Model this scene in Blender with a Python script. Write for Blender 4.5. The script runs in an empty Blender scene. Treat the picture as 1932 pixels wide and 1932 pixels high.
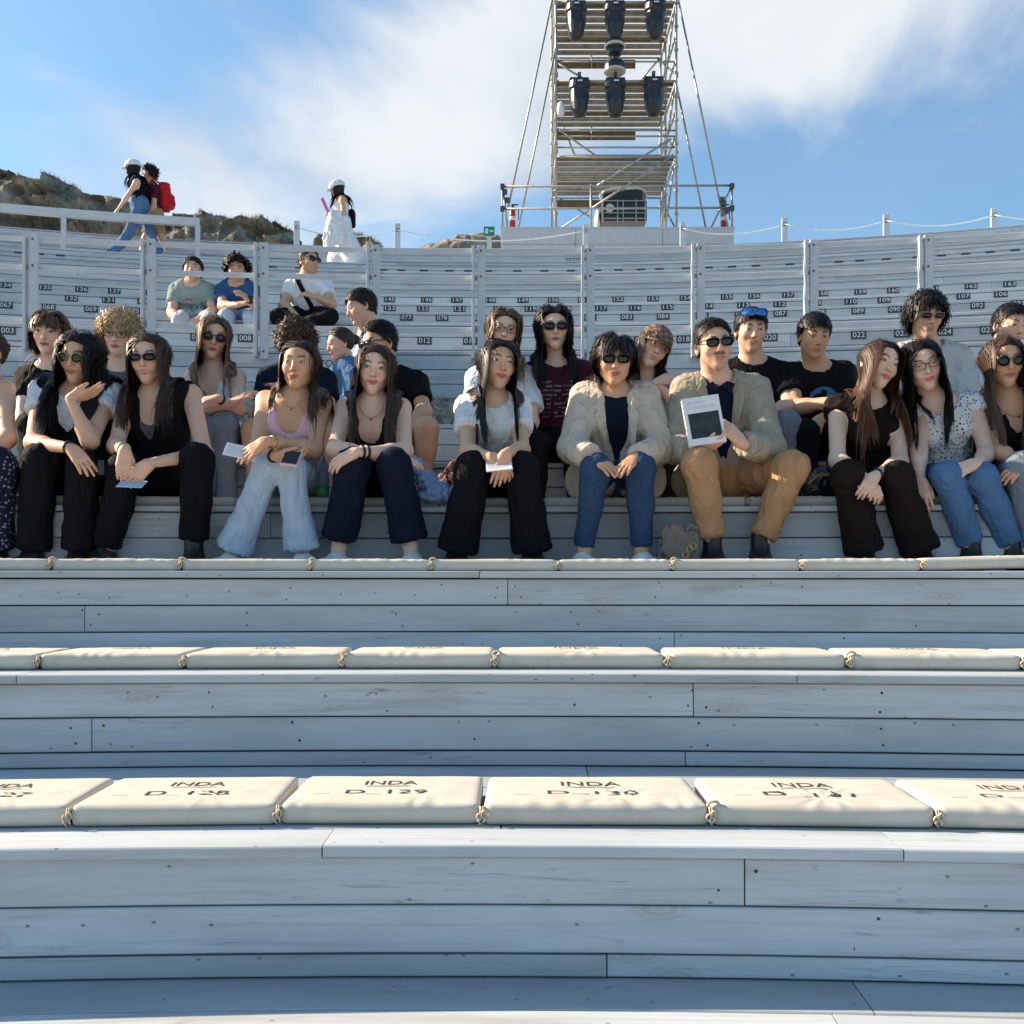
import bpy, bmesh, math, random
import numpy as np
from mathutils import Vector, Matrix
R_ = math.radians
rnd = random.Random(7)
nrg = np.random.default_rng(11)
scene = bpy.context.scene
COL = scene.collection

# ------------------------------------------------------------------ camera
EZ = 1.62                      # eye height over the lowest ground
F = 1932.0                     # focal length in picture units (picture = 1932 wide)
HZ = 1110.0                    # horizon row in picture units
cam_d = bpy.data.cameras.new("camera")
cam = bpy.data.objects.new("camera", cam_d)
COL.objects.link(cam)
cam.location = (0, 0, EZ)
cam.rotation_euler = (R_(90), 0, 0)
cam_d.sensor_width = 36
cam_d.lens = 36.0
cam_d.shift_y = (HZ - 966) / 1932
cam_d.clip_start = 0.05
cam_d.clip_end = 5000
scene.camera = cam

# ------------------------------------------------------------------ sun + sky
SUN_AZ = R_(-75)               # from +Y towards -X (sun stands left and a little behind the rows)
SUN_EL = R_(29)
sd = Vector((math.sin(SUN_AZ) * math.cos(SUN_EL), math.cos(SUN_AZ) * math.cos(SUN_EL), math.sin(SUN_EL)))
sun_d = bpy.data.lights.new("sun", 'SUN')
sun_d.energy = 3.3
sun_d.angle = R_(0.6)
sun_d.color = (1.0, 0.80, 0.58)
sun = bpy.data.objects.new("sun", sun_d)
COL.objects.link(sun)
sun.rotation_euler = sd.to_track_quat('Z', 'Y').to_euler()

world = bpy.data.worlds.new("World")
scene.world = world
world.use_nodes = True
wn = world.node_tree.nodes
wl = world.node_tree.links
wn.clear()


def N(nt, typ, **kw):
    n = nt.nodes.new(typ)
    for k, v in kw.items():
        if k == 'ins':
            for a, b in v.items():
                n.inputs[a].default_value = b
        else:
            setattr(n, k, v)
    return n


def math_node(nt, op, a, b=None, c=None, clamp=False):
    n = nt.nodes.new('ShaderNodeMath')
    n.operation = op
    n.use_clamp = clamp
    for i, v in enumerate((a, b, c)):
        if v is None:
            continue
        if isinstance(v, (int, float)):
            n.inputs[i].default_value = v
        else:
            nt.links.new(v, n.inputs[i])
    return n.outputs[0]


def smooth_node(nt, v, lo, hi, t0=0.0, t1=1.0):
    n = nt.nodes.new('ShaderNodeMapRange')
    n.interpolation_type = 'SMOOTHSTEP'
    nt.links.new(v, n.inputs[0])
    for i, x in enumerate((lo, hi, t0, t1)):
        n.inputs[i + 1].default_value = x
    return n.outputs[0]


wt = world.node_tree
w_out = N(wt, 'ShaderNodeOutputWorld')
w_bg = N(wt, 'ShaderNodeBackground')
w_bg.inputs['Strength'].default_value = 0.058
sky = N(wt, 'ShaderNodeTexSky')
sky.sky_type = 'NISHITA'
sky.sun_disc = False
sky.sun_elevation = SUN_EL
sky.sun_rotation = SUN_AZ
sky.air_density = 1.0
sky.dust_density = 0.9
sky.ozone_density = 2.0
tc = N(wt, 'ShaderNodeTexCoord')
sep = N(wt, 'ShaderNodeSeparateXYZ')
wl.new(tc.outputs['Generated'], sep.inputs[0])
dx, dy, dz = sep.outputs
# high cloud layer: direction met with a flat layer overhead
den = math_node(wt, 'ADD', math_node(wt, 'MAXIMUM', dz, 0.0), 0.16)
cu = math_node(wt, 'DIVIDE', dx, den)
cv = math_node(wt, 'DIVIDE', dy, den)
comb = N(wt, 'ShaderNodeCombineXYZ')
wl.new(cu, comb.inputs[0]); wl.new(cv, comb.inputs[1])
mp = N(wt, 'ShaderNodeMapping')
mp.inputs['Rotation'].default_value = (0, 0, R_(-38))
mp.inputs['Scale'].default_value = (1.0, 0.8, 1.0)
mp.inputs['Location'].default_value = (5.35, 0.6, 0)
wl.new(comb.outputs[0], mp.inputs[0])
nz = N(wt, 'ShaderNodeTexNoise', ins={'Scale': 1.5, 'Detail': 10.0, 'Roughness': 0.58, 'Distortion': 0.5})
wl.new(mp.outputs[0], nz.inputs['Vector'])
nz2 = N(wt, 'ShaderNodeTexNoise', ins={'Scale': 0.42, 'Detail': 3.0, 'Roughness': 0.5, 'Distortion': 0.2})
wl.new(mp.outputs[0], nz2.inputs['Vector'])
# one large bank of cloud stands in the sky behind the tower
ba = math_node(wt, 'SUBTRACT', cu, 0.06)
bb = math_node(wt, 'SUBTRACT', cv, 1.46)
# rotate so that the bank is a diagonal streak
b1 = math_node(wt, 'SUBTRACT', math_node(wt, 'MULTIPLY', ba, 0.79), math_node(wt, 'MULTIPLY', bb, 0.62))
b2 = math_node(wt, 'ADD', math_node(wt, 'MULTIPLY', bb, 0.79), math_node(wt, 'MULTIPLY', ba, 0.62))
r2 = math_node(wt, 'ADD', math_node(wt, 'POWER', math_node(wt, 'DIVIDE', b1, 0.60), 2.0),
               math_node(wt, 'POWER', math_node(wt, 'DIVIDE', b2, 0.30), 2.0))
bank = math_node(wt, 'POWER', 2.718, math_node(wt, 'MULTIPLY', r2, -0.8))
tot = math_node(wt, 'ADD', math_node(wt, 'MULTIPLY', nz.outputs[0], 1.02),
                math_node(wt, 'ADD', math_node(wt, 'MULTIPLY', nz2.outputs[0], 0.30),
                          math_node(wt, 'MULTIPLY', bank, 0.50)))
cl = smooth_node(wt, tot, 0.77, 1.03)
cl = math_node(wt, 'ADD', math_node(wt, 'MULTIPLY', cl, 0.84), 0.10)
nz3 = N(wt, 'ShaderNodeTexNoise', ins={'Scale': 2.2, 'Detail': 4.0, 'Roughness': 0.5})
wl.new(mp.outputs[0], nz3.inputs['Vector'])
shade = smooth_node(wt, nz3.outputs[0], 0.28, 0.60)
ccol = N(wt, 'ShaderNodeMix', data_type='RGBA')
wl.new(shade, ccol.inputs[0])
ccol.inputs[6].default_value = (2.9, 3.35, 3.95, 1)
ccol.inputs[7].default_value = (4.55, 4.7, 4.8, 1)
cmix = N(wt, 'ShaderNodeMix', data_type='RGBA')
wl.new(cl, cmix.inputs[0])
stint = N(wt, 'ShaderNodeMix', data_type='RGBA', blend_type='MULTIPLY')
stint.inputs[0].default_value = 1.0
stint.inputs[7].default_value = (0.72, 1.0, 1.06, 1)
wl.new(sky.outputs[0], stint.inputs[6])
wl.new(stint.outputs[2], cmix.inputs[6])
wl.new(ccol.outputs[2], cmix.inputs[7])
wl.new(cmix.outputs[2], w_bg.inputs['Color'])
wl.new(w_bg.outputs[0], w_out.inputs[0])

vs = scene.view_settings
vs.view_transform = 'Standard'
vs.look = 'None'
vs.exposure = 1.78
vs.gamma = 1.0
vs.use_curve_mapping = False
scene.render.engine = 'CYCLES'
scene.cycles.use_denoising = True
scene.cycles.max_bounces = 6
scene.cycles.transparent_max_bounces = 8

# ------------------------------------------------------------------ helpers
def W(px, py, d):
    """picture position + distance along the view -> point"""
    return np.array(((px - 966.0) / F * d, d, EZ + (HZ - py) / F * d))


def tag(o, label=None, cat=None, group=None, kind=None):
    if label: o['label'] = label
    if cat: o['category'] = cat
    if group: o['group'] = group
    if kind: o['kind'] = kind
    return o


def link(name, me, parent=None, mats=()):
    o = bpy.data.objects.new(name, me)
    COL.objects.link(o)
    if parent is not None:
        o.parent = parent
    if me is not None:
        for m in mats:
            me.materials.append(m)
    return o


def empty(name, loc=(0, 0, 0), rz=0.0):
    o = bpy.data.objects.new(name, None)
    COL.objects.link(o)
    o.location = loc
    o.rotation_euler = (0, 0, rz)
    o.empty_display_size = 0.1
    return o


def mesh_np(name, V, faces, smooth=True, col=None, uv=None, midx=None):
    """faces: list of (n,3|4) arrays"""
    me = bpy.data.meshes.new(name)
    V = np.asarray(V, dtype=np.float32)
    fs = [np.asarray(f, dtype=np.int32) for f in faces if len(f)]
    nl = sum(f.size for f in fs)
    npoly = sum(len(f) for f in fs)
    me.vertices.add(len(V))
    me.vertices.foreach_set('co', V.ravel())
    me.loops.add(nl)
    loops = np.concatenate([f.ravel() for f in fs])
    me.loops.foreach_set('vertex_index', loops)
    me.polygons.add(npoly)
    tot = np.concatenate([np.full(len(f), f.shape[1], dtype=np.int32) for f in fs])
    st = np.concatenate(([0], np.cumsum(tot)[:-1])).astype(np.int32)
    me.polygons.foreach_set('loop_start', st)
    me.polygons.foreach_set('loop_total', tot)
    me.polygons.foreach_set('use_smooth', np.full(npoly, smooth, dtype=bool))
    if midx is not None:
        me.polygons.foreach_set('material_index', np.asarray(midx, dtype=np.int32))
    if col is not None:
        a = me.color_attributes.new('Col', 'FLOAT_COLOR', 'POINT')
        c = np.ones((len(V), 4), dtype=np.float32)
        c[:, :3] = col
        a.data.foreach_set('color', c.ravel())
    if uv is not None:
        u = me.uv_layers.new(name='UVMap')
        u.data.foreach_set('uv', np.asarray(uv, dtype=np.float32)[loops].ravel())
    me.update(calc_edges=True)
    me.validate()
    return me


class MB:
    """collects boxes, tubes and loops into one mesh"""
    def __init__(s):
        s.V = []; s.F = []; s.M = []; s.n = 0

    def add(s, V, Fs, m=0):
        V = np.asarray(V, float)
        for f in Fs:
            s.F.append([i + s.n for i in f]); s.M.append(m)
        s.V.append(V); s.n += len(V)

    def box(s, c, size, rot=None, m=0):
        h = np.array(size) / 2
        V = np.array([[x, y, z] for x in (-1, 1) for y in (-1, 1) for z in (-1, 1)]) * h
        if rot is not None:
            V = V @ np.array(rot).T
        V = V + np.array(c)
        s.add(V, [(0, 1, 3, 2), (4, 6, 7, 5), (0, 4, 5, 1), (2, 3, 7, 6), (0, 2, 6, 4), (1, 5, 7, 3)], m)

    def tube(s, pts, r, n=8, m=0, caps=True, close=False):
        pts = np.asarray(pts, float)
        k = len(pts)
        rr = np.full(k, r) if np.isscalar(r) else np.asarray(r, float)
        if close:
            T = np.roll(pts, -1, 0) - np.roll(pts, 1, 0)
        else:
            T = np.gradient(pts, axis=0)
        T /= np.linalg.norm(T, axis=1)[:, None] + 1e-9
        ref = np.array((0, 0, 1.0)) if abs(T[0][2]) < 0.9 else np.array((1.0, 0, 0))
        u = np.cross(T[0], ref); u /= np.linalg.norm(u)
        V = []
        a = np.linspace(0, 2 * math.pi, n, endpoint=False)
        for i in range(k):
            u = u - T[i] * np.dot(u, T[i]); u /= np.linalg.norm(u) + 1e-9
            v = np.cross(T[i], u)
            V.append(pts[i] + rr[i] * (np.cos(a)[:, None] * u + np.sin(a)[:, None] * v))
        V = np.concatenate(V)
        Fs = []
        for i in range(k if close else k - 1):
            j = (i + 1) % k
            for q in range(n):
                p = (q + 1) % n
                Fs.append((i * n + q, i * n + p, j * n + p, j * n + q))
        if caps and not close:
            Fs.append(tuple(range(n - 1, -1, -1)))
            Fs.append(tuple(range((k - 1) * n, k * n)))
        s.add(V, Fs, m)

    def prism(s, poly, a, b, frame=None, m=0):
        """poly: 2-D outline; extruded from a to b along the third axis of frame (o,u,v,w)"""
        o, u, v, w = frame if frame else (np.zeros(3), np.array((1., 0, 0)), np.array((0, 1., 0)), np.array((0, 0, 1.)))
        poly = np.asarray(poly, float); n = len(poly)
        A = o + poly[:, :1] * u + poly[:, 1:] * v
        V = np.concatenate((A + a * w, A + b * w))
        Fs = [tuple(range(n - 1, -1, -1)), tuple(range(n, 2 * n))]
        Fs += [(i, (i + 1) % n, n + (i + 1) % n, n + i) for i in range(n)]
        s.add(V, Fs, m)

    def lathe(s, prof, o=(0, 0, 0), axis=(0, 0, 1), n=16, m=0):
        o = np.array(o, float); w = np.array(axis, float); w /= np.linalg.norm(w)
        ref = np.array((1.0, 0, 0)) if abs(w[0]) < 0.9 else np.array((0, 1.0, 0))
        u = np.cross(w, ref); u /= np.linalg.norm(u); v = np.cross(w, u)
        a = np.linspace(0, 2 * math.pi, n, endpoint=False)
        V = [o + w * z + r * (np.cos(a)[:, None] * u + np.sin(a)[:, None] * v) for r, z in prof]
        k = len(prof)
        Fs = [(i * n + q, i * n + (q + 1) % n, (i + 1) * n + (q + 1) % n, (i + 1) * n + q) for i in range(k - 1) for q in range(n)]
        Fs.append(tuple(range(n - 1, -1, -1))); Fs.append(tuple(range((k - 1) * n, k * n)))
        s.add(np.concatenate(V), Fs, m)

    def build(s, name, mats, parent=None, smooth=False, bevel=0.0):
        me = bpy.data.meshes.new(name)
        V = np.concatenate(s.V)
        me.from_pydata(V.tolist(), [], s.F)
        me.polygons.foreach_set('material_index', np.array(s.M, dtype=np.int32))
        me.polygons.foreach_set('use_smooth', np.full(len(s.F), smooth, dtype=bool))
        me.update()
        if not isinstance(mats, (list, tuple)):
            mats = [mats]
        o = link(name, me, parent, mats)
        if bevel:
            md = o.modifiers.new('bevel', 'BEVEL'); md.width = bevel; md.segments = 2; md.limit_method = 'ANGLE'
        return o


# ---- vectorised value noise
def _hash(i, j, k, s):
    h = (i * 374761393 + j * 668265263 + k * 2147483647 + s * 974634777) & 0xFFFFFFFF
    h = ((h ^ (h >> 13)) * 1274126177) & 0xFFFFFFFF
    return ((h ^ (h >> 16)) & 0xFFFF) / 65535.0


def vnoise(P, seed=0):
    P = np.asarray(P, float)
    i = np.floor(P).astype(np.int64); f = P - i
    f = f * f * (3 - 2 * f)
    r = 0
    for a in (0, 1):
        wa = f[:, 0] if a else 1 - f[:, 0]
        for b in (0, 1):
            wb = f[:, 1] if b else 1 - f[:, 1]
            for c in (0, 1):
                wc = f[:, 2] if c else 1 - f[:, 2]
                r = r + wa * wb * wc * _hash(i[:, 0] + a, i[:, 1] + b, i[:, 2] + c, seed)
    return r * 2 - 1


def fbm(P, seed=0, o=3):
    r = 0; a = 1.0
    for q in range(o):
        r = r + a * vnoise(P * 2 ** q, seed + q * 17); a *= 0.5
    return r


# ------------------------------------------------------------------ materials
MATS = {}


def new_mat(name):
    m = bpy.data.materials.new(name)
    m.use_nodes = True
    nt = m.node_tree
    nt.nodes.clear()
    out = nt.nodes.new('ShaderNodeOutputMaterial')
    b = nt.nodes.new('ShaderNodeBsdfPrincipled')
    nt.links.new(b.outputs[0], out.inputs[0])
    return m, nt, b


def ramp(nt, fac, stops):
    n = nt.nodes.new('ShaderNodeValToRGB')
    cr = n.color_ramp
    while len(cr.elements) < len(stops):
        cr.elements.new(0.5)
    for e, (p, c) in zip(cr.elements, stops):
        e.position = p
        e.color = (*c, 1) if len(c) == 3 else c
    nt.links.new(fac, n.inputs[0])
    return n.outputs[0]


def mixc(nt, fac, a, b, mode='MIX'):
    n = nt.nodes.new('ShaderNodeMix')
    n.data_type = 'RGBA'; n.blend_type = mode
    for i, v in ((0, fac), (6, a), (7, b)):
        if hasattr(v, 'is_linked'):
            nt.links.new(v, n.inputs[i])
        elif isinstance(v, (int, float)):
            n.inputs[i].default_value = v
        else:
            n.inputs[i].default_value = (*v, 1)
    return n.outputs[2]


def bump(nt, b, h, strength=0.3, dist=0.01):
    n = nt.nodes.new('ShaderNodeBump')
    n.inputs['Strength'].default_value = strength
    n.inputs['Distance'].default_value = dist
    nt.links.new(h, n.inputs['Height'])
    nt.links.new(n.outputs[0], b.inputs['Normal'])


def simple(name, c, rough=0.6, metal=0.0, var=0.12, scale=30.0, spec=0.4, bmp=0.15):
    if name in MATS:
        return MATS[name]
    m, nt, b = new_mat(name)
    t = N(nt, 'ShaderNodeTexCoord')
    nz = N(nt, 'ShaderNodeTexNoise', ins={'Scale': scale, 'Detail': 4.0, 'Roughness': 0.6})
    nt.links.new(t.outputs['Object'], nz.inputs['Vector'])
    lo = tuple(max(0, x * (1 - var)) for x in c); hi = tuple(min(1, x * (1 + var)) for x in c)
    nt.links.new(ramp(nt, nz.outputs[0], [(0.3, lo), (0.7, hi)]), b.inputs['Base Color'])
    b.inputs['Roughness'].default_value = rough
    b.inputs['Metallic'].default_value = metal
    b.inputs['Specular IOR Level'].default_value = spec
    if bmp:
        bump(nt, b, nz.outputs[0], bmp, 0.004)
    MATS[name] = m
    return m


def plank_mat(name, base=(0.462, 0.507, 0.542), dirt=1.2):
    m, nt, b = new_mat(name)
    L = nt.links.new
    uvn = N(nt, 'ShaderNodeUVMap'); uvn.uv_map = 'UVMap'
    oi = N(nt, 'ShaderNodeObjectInfo')
    off = N(nt, 'ShaderNodeVectorMath', operation='ADD')
    sc = N(nt, 'ShaderNodeVectorMath', operation='SCALE'); sc.inputs['Scale'].default_value = 37.0
    cx = N(nt, 'ShaderNodeCombineXYZ')
    L(oi.outputs['Random'], cx.inputs[0]); L(oi.outputs['Random'], cx.inputs[1])
    L(cx.outputs[0], sc.inputs[0])
    L(uvn.outputs[0], off.inputs[0]); L(sc.outputs[0], off.inputs[1])
    def mapped(s):
        q = N(nt, 'ShaderNodeMapping'); q.inputs['Scale'].default_value = s
        L(off.outputs[0], q.inputs[0]); return q.outputs[0]
    grain = N(nt, 'ShaderNodeTexNoise', ins={'Scale': 1.0, 'Detail': 6.0, 'Roughness': 0.65, 'Distortion': 0.4})
    L(mapped((2.0, 75.0, 1)), grain.inputs['Vector'])
    big = N(nt, 'ShaderNodeTexNoise', ins={'Scale': 1.0, 'Detail': 5.0, 'Roughness': 0.6})
    L(mapped((1.3, 5.0, 1)), big.inputs['Vector'])
    blot = N(nt, 'ShaderNodeTexNoise', ins={'Scale': 1.0, 'Detail': 7.0, 'Roughness': 0.72, 'Distortion': 0.6})
    L(mapped((5.0, 22.0, 1)), blot.inputs['Vector'])
    col = ramp(nt, big.outputs[0], [(0.30, tuple(x * 0.80 for x in base)), (0.55, base), (0.8, tuple(min(1, x * 1.09) for x in base))])
    tone = smooth_node(nt, oi.outputs['Random'], 0, 1, 0.82, 1.08)
    tn = N(nt, 'ShaderNodeCombineXYZ')
    L(tone, tn.inputs[0]); L(tone, tn.inputs[1]); L(tone, tn.inputs[2])
    col = mixc(nt, 1.0, col, tn.outputs[0], 'MULTIPLY')
    g = smooth_node(nt, grain.outputs[0], 0.28, 0.54, 0.55, 0.0)
    col = mixc(nt, g, col, tuple(x * 0.72 for x in base))
    st = N(nt, 'ShaderNodeTexNoise', ins={'Scale': 1.0, 'Detail': 8.0, 'Roughness': 0.7, 'Distortion': 0.5})
    L(mapped((0.9, 7.0, 1)), st.inputs['Vector'])
    col = mixc(nt, smooth_node(nt, st.outputs[0], 0.50, 0.72, 0.0, 0.55 * dirt), col, (0.30, 0.305, 0.295))
    # worn paint: bare grey wood showing in thin streaks
    wn_ = smooth_node(nt, blot.outputs[0], 0.60, 0.70, 0.0, 0.62 * dirt)
    wmask = math_node(nt, 'MULTIPLY', wn_, smooth_node(nt, big.outputs[0], 0.45, 0.62))
    col = mixc(nt, wmask, col, (0.23, 0.225, 0.21))
    # cracks along the grain
    cr = N(nt, 'ShaderNodeTexNoise', ins={'Scale': 1.0, 'Detail': 3.0, 'Roughness': 0.55, 'Distortion': 0.8})
    L(mapped((1.0, 30.0, 1)), cr.inputs['Vector'])
    cd = math_node(nt, 'ABSOLUTE', math_node(nt, 'SUBTRACT', cr.outputs[0], 0.5))
    ck = smooth_node(nt, cd, 0.0, 0.007, 1.0, 0.0)
    cm = N(nt, 'ShaderNodeTexNoise', ins={'Scale': 1.0, 'Detail': 2.0})
    L(mapped((1.1, 9.0, 1)), cm.inputs['Vector'])
    ck = math_node(nt, 'MULTIPLY', ck, smooth_node(nt, cm.outputs[0], 0.51, 0.60))
    col = mixc(nt, math_node(nt, 'MULTIPLY', ck, 0.34 * dirt), col, (0.10, 0.095, 0.085))
    # knots
    vo = N(nt, 'ShaderNodeTexVoronoi', ins={'Scale': 1.0, 'Randomness': 1.0}); vo.voronoi_dimensions = '2D'
    L(mapped((2.3, 6.5, 1)), vo.inputs['Vector'])
    kd = math_node(nt, 'ADD', vo.outputs['Distance'], math_node(nt, 'MULTIPLY', math_node(nt, 'SUBTRACT', blot.outputs[0], 0.5), 0.10))
    sepc = N(nt, 'ShaderNodeSeparateColor'); L(vo.outputs['Color'], sepc.inputs[0])
    pick = smooth_node(nt, sepc.outputs[0], 0.50, 0.56)
    ring = math_node(nt, 'MULTIPLY', smooth_node(nt, kd, 0.06, 0.20, 1.0, 0.0),
                     math_node(nt, 'ADD', 0.5, math_node(nt, 'MULTIPLY', math_node(nt, 'SINE', math_node(nt, 'MULTIPLY', kd, 110.0)), 0.3)))
    col = mixc(nt, math_node(nt, 'MULTIPLY', math_node(nt, 'MULTIPLY', ring, pick), 0.62), col, (0.30, 0.28, 0.25))
    # specks
    v2 = N(nt, 'ShaderNodeTexVoronoi', ins={'Scale': 1.0, 'Randomness': 1.0}); v2.voronoi_dimensions = '2D'
    L(mapped((9.0, 14.0, 1)), v2.inputs['Vector'])
    s2 = N(nt, 'ShaderNodeSeparateColor'); L(v2.outputs['Color'], s2.inputs[0])
    sp = math_node(nt, 'MULTIPLY', smooth_node(nt, v2.outputs['Distance'], 0.02, 0.06, 1.0, 0.0), smooth_node(nt, s2.outputs[1], 0.72, 0.75))
    col = mixc(nt, math_node(nt, 'MULTIPLY', sp, 0.75), col, (0.08, 0.075, 0.07))
    L(col, b.inputs['Base Color'])
    b.inputs['Roughness'].default_value = 0.62
    b.inputs['Specular IOR Level'].default_value = 0.35
    h = math_node(nt, 'SUBTRACT', grain.outputs[0], math_node(nt, 'MULTIPLY', ck, 2.0))
    bump(nt, b, h, 0.35, 0.002)
    MATS[name] = m
    return m


M_plank = plank_mat('white_painted_wood')
M_nail = simple('nail_steel', (0.045, 0.04, 0.038), 0.6, 0.3)
M_core = simple('dark_timber_frame', (0.05, 0.048, 0.045), 0.9)

# ------------------------------------------------------------------ implicit shapes -> one continuous mesh
def cone(a, b, ra, rb, k=0.02, cut=None, sq=None, op=1):
    return dict(t='cone', a=np.array(a, float), b=np.array(b, float), ra=ra, rb=rb, k=k, cut=cut, sq=sq, op=op)


def ell(c, r, k=0.02, fr=None, cut=None, op=1):
    """fr: 3x3 with rows = axes"""
    return dict(t='ell', c=np.array(c, float), r=np.array(r, float), k=k, fr=fr, cut=cut, op=op)


def rbox(c, h, rad, k=0.005, fr=None, cut=None, op=1):
    return dict(t='rbox', c=np.array(c, float), r=np.array(h, float), rad=rad, k=k, fr=fr, cut=cut, op=op)


def pdist(p, P):
    if p['t'] == 'cone':
        a, b = p['a'], p['b']
        ab = b - a
        L2 = float(ab @ ab) + 1e-12
        q = P - a
        t = np.clip((q @ ab) / L2, 0, 1)
        o = q - t[:, None] * ab
        if p['sq'] is not None:
            ax, fac = p['sq']
            o = o + np.outer((o @ ax) * (1 / fac - 1), ax)
            d = (np.sqrt((o * o).sum(1)) - (p['ra'] + (p['rb'] - p['ra']) * t)) * min(1.0, fac + 0.15)
        else:
            d = np.sqrt((o * o).sum(1)) - (p['ra'] + (p['rb'] - p['ra']) * t)
    else:
        q = P - p['c']
        if p['fr'] is not None:
            q = q @ p['fr'].T
        if p['t'] == 'ell':
            r = p['r']
            k0 = np.sqrt(((q / r) ** 2).sum(1)); k1 = np.sqrt(((q / (r * r)) ** 2).sum(1)) + 1e-9
            d = k0 * (k0 - 1) / k1
        else:
            w = np.abs(q) - (p['r'] - p['rad'])
            d = np.sqrt((np.maximum(w, 0) ** 2).sum(1)) + np.minimum(w.max(1), 0) - p['rad']
    if p['cut']:
        for c, n in p['cut']:
            d = np.maximum(d, (P - c) @ n)
    return d


def pbox(p):
    if p['t'] == 'cone':
        r = max(p['ra'], p['rb'])
        return np.minimum(p['a'], p['b']) - r, np.maximum(p['a'], p['b']) + r
    r = p['r']
    if p['fr'] is None:
        return p['c'] - r, p['c'] + r
    e = np.sqrt(((p['fr'] * r[:, None]) ** 2).sum(0)) if p['t'] == 'ell' else (np.abs(p['fr']) * r[:, None]).sum(0)
    return p['c'] - e, p['c'] + e


def smin(a, b, k):
    h = np.clip(0.5 + 0.5 * (a - b) / k, 0, 1)
    return a * (1 - h) + b * h - k * h * (1 - h)


def field(prims, P):
    D = np.full(len(P), 1.0)
    for p in prims:
        d = pdist(p, P)
        if p['op'] > 0:
            D = smin(D, d, p['k'])
        else:
            D = -smin(-D, d, p['k'])
    return D


def inflate(prims, e):
    out = []
    for p in prims:
        q = dict(p)
        if p['op'] < 0:
            out.append(q); continue
        if p['t'] == 'cone':
            q['ra'] = p['ra'] + e; q['rb'] = p['rb'] + e
        else:
            q['r'] = p['r'] + e
        out.append(q)
    return out


_C8 = [(x, y, z) for x in (0, 1) for y in (0, 1) for z in (0, 1)]
_E12 = [(a, b) for i, a in enumerate(_C8) for b in _C8[i + 1:] if sum(abs(p - q) for p, q in zip(a, b)) == 1]


def sdf_mesh(prims, vox):
    lo = np.full(3, 1e9); hi = np.full(3, -1e9)
    for p in prims:
        if p['op'] > 0:
            l, h = pbox(p); lo = np.minimum(lo, l); hi = np.maximum(hi, h)
    lo -= 3 * vox; hi += 3 * vox
    n = np.ceil((hi - lo) / vox).astype(int) + 1
    D = np.full(n, 1.0, dtype=np.float32)
    for p in prims:
        l, h = pbox(p)
        m = p['k'] + 2.5 * vox
        i0 = np.clip(np.floor((l - m - lo) / vox).astype(int), 0, n - 1)
        i1 = np.clip(np.ceil((h + m - lo) / vox).astype(int) + 1, 1, n)
        if np.any(i1 <= i0):
            continue
        ax = [lo[q] + vox * np.arange(i0[q], i1[q]) for q in range(3)]
        G = np.stack(np.meshgrid(*ax, indexing='ij'), -1).reshape(-1, 3)
        sl = tuple(slice(i0[q], i1[q]) for q in range(3))
        d = pdist(p, G).reshape(i1 - i0)
        if p['op'] > 0:
            D[sl] = smin(D[sl], d, p['k'])
        else:
            D[sl] = -smin(-D[sl], d, p['k'])
    S = D < 0
    c = [S[x:n[0] - 1 + x, y:n[1] - 1 + y, z:n[2] - 1 + z] for x, y, z in _C8]
    an = c[0].copy(); al = c[0].copy()
    for q in c[1:]:
        an |= q; al &= q
    act = an & ~al
    I = np.argwhere(act)
    if not len(I):
        return np.zeros((0, 3)), np.zeros((0, 4), int)
    idx = np.full(act.shape, -1, dtype=np.int64)
    idx[act] = np.arange(len(I))
    vals = {cc: D[I[:, 0] + cc[0], I[:, 1] + cc[1], I[:, 2] + cc[2]].astype(float) for cc in _C8}
    acc = np.zeros((len(I), 3)); cnt = np.zeros(len(I))
    for a, b in _E12:
        va, vb = vals[a], vals[b]
        m = (va < 0) != (vb < 0)
        t = np.where(m, va / np.where(m, va - vb, 1), 0)
        pt = np.array(a) + t[:, None] * (np.array(b) - np.array(a))
        acc += pt * m[:, None]; cnt += m
    V = lo + vox * (I + acc / cnt[:, None])
    Fs = []
    for axx in range(3):
        o1, o2 = (axx + 1) % 3, (axx + 2) % 3
        s0 = [slice(0, n[q]) for q in range(3)]; s1 = list(s0)
        s0[axx] = slice(0, n[axx] - 1); s1[axx] = slice(1, n[axx])
        A = S[tuple(s0)]; B = S[tuple(s1)]
        E = np.argwhere(A != B)
        E = E[(E[:, o1] > 0) & (E[:, o2] > 0) & (E[:, o1] < n[o1] - 1) & (E[:, o2] < n[o2] - 1)]
        if not len(E):
            continue
        inside = A[tuple(E.T)]
        q = []
        for da, db in ((1, 1), (0, 1), (0, 0), (1, 0)):
            e = E.copy(); e[:, o1] -= da; e[:, o2] -= db
            q.append(idx[tuple(e.T)])
        q = np.stack(q, 1)
        q[~inside] = q[~inside][:, ::-1]
        Fs.append(q)
    return V, np.concatenate(Fs)


def vnormals(V, Fq):
    n = np.cross(V[Fq[:, 2]] - V[Fq[:, 0]], V[Fq[:, 3]] - V[Fq[:, 1]])
    out = np.zeros_like(V)
    for i in range(4):
        np.add.at(out, Fq[:, i], n)
    return out / (np.linalg.norm(out, axis=1)[:, None] + 1e-12)


def relax(V, Fq, it=1, lam=0.5):
    for _ in range(it):
        s = np.zeros_like(V); c = np.zeros(len(V))
        for i in range(4):
            j = (i + 1) % 4
            np.add.at(s, Fq[:, i], V[Fq[:, j]]); np.add.at(c, Fq[:, i], 1)
            np.add.at(s, Fq[:, j], V[Fq[:, i]]); np.add.at(c, Fq[:, j], 1)
        V = V + lam * (s / np.maximum(c, 1)[:, None] - V)
    return V


# ---- lettering
_glyph = {}


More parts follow.
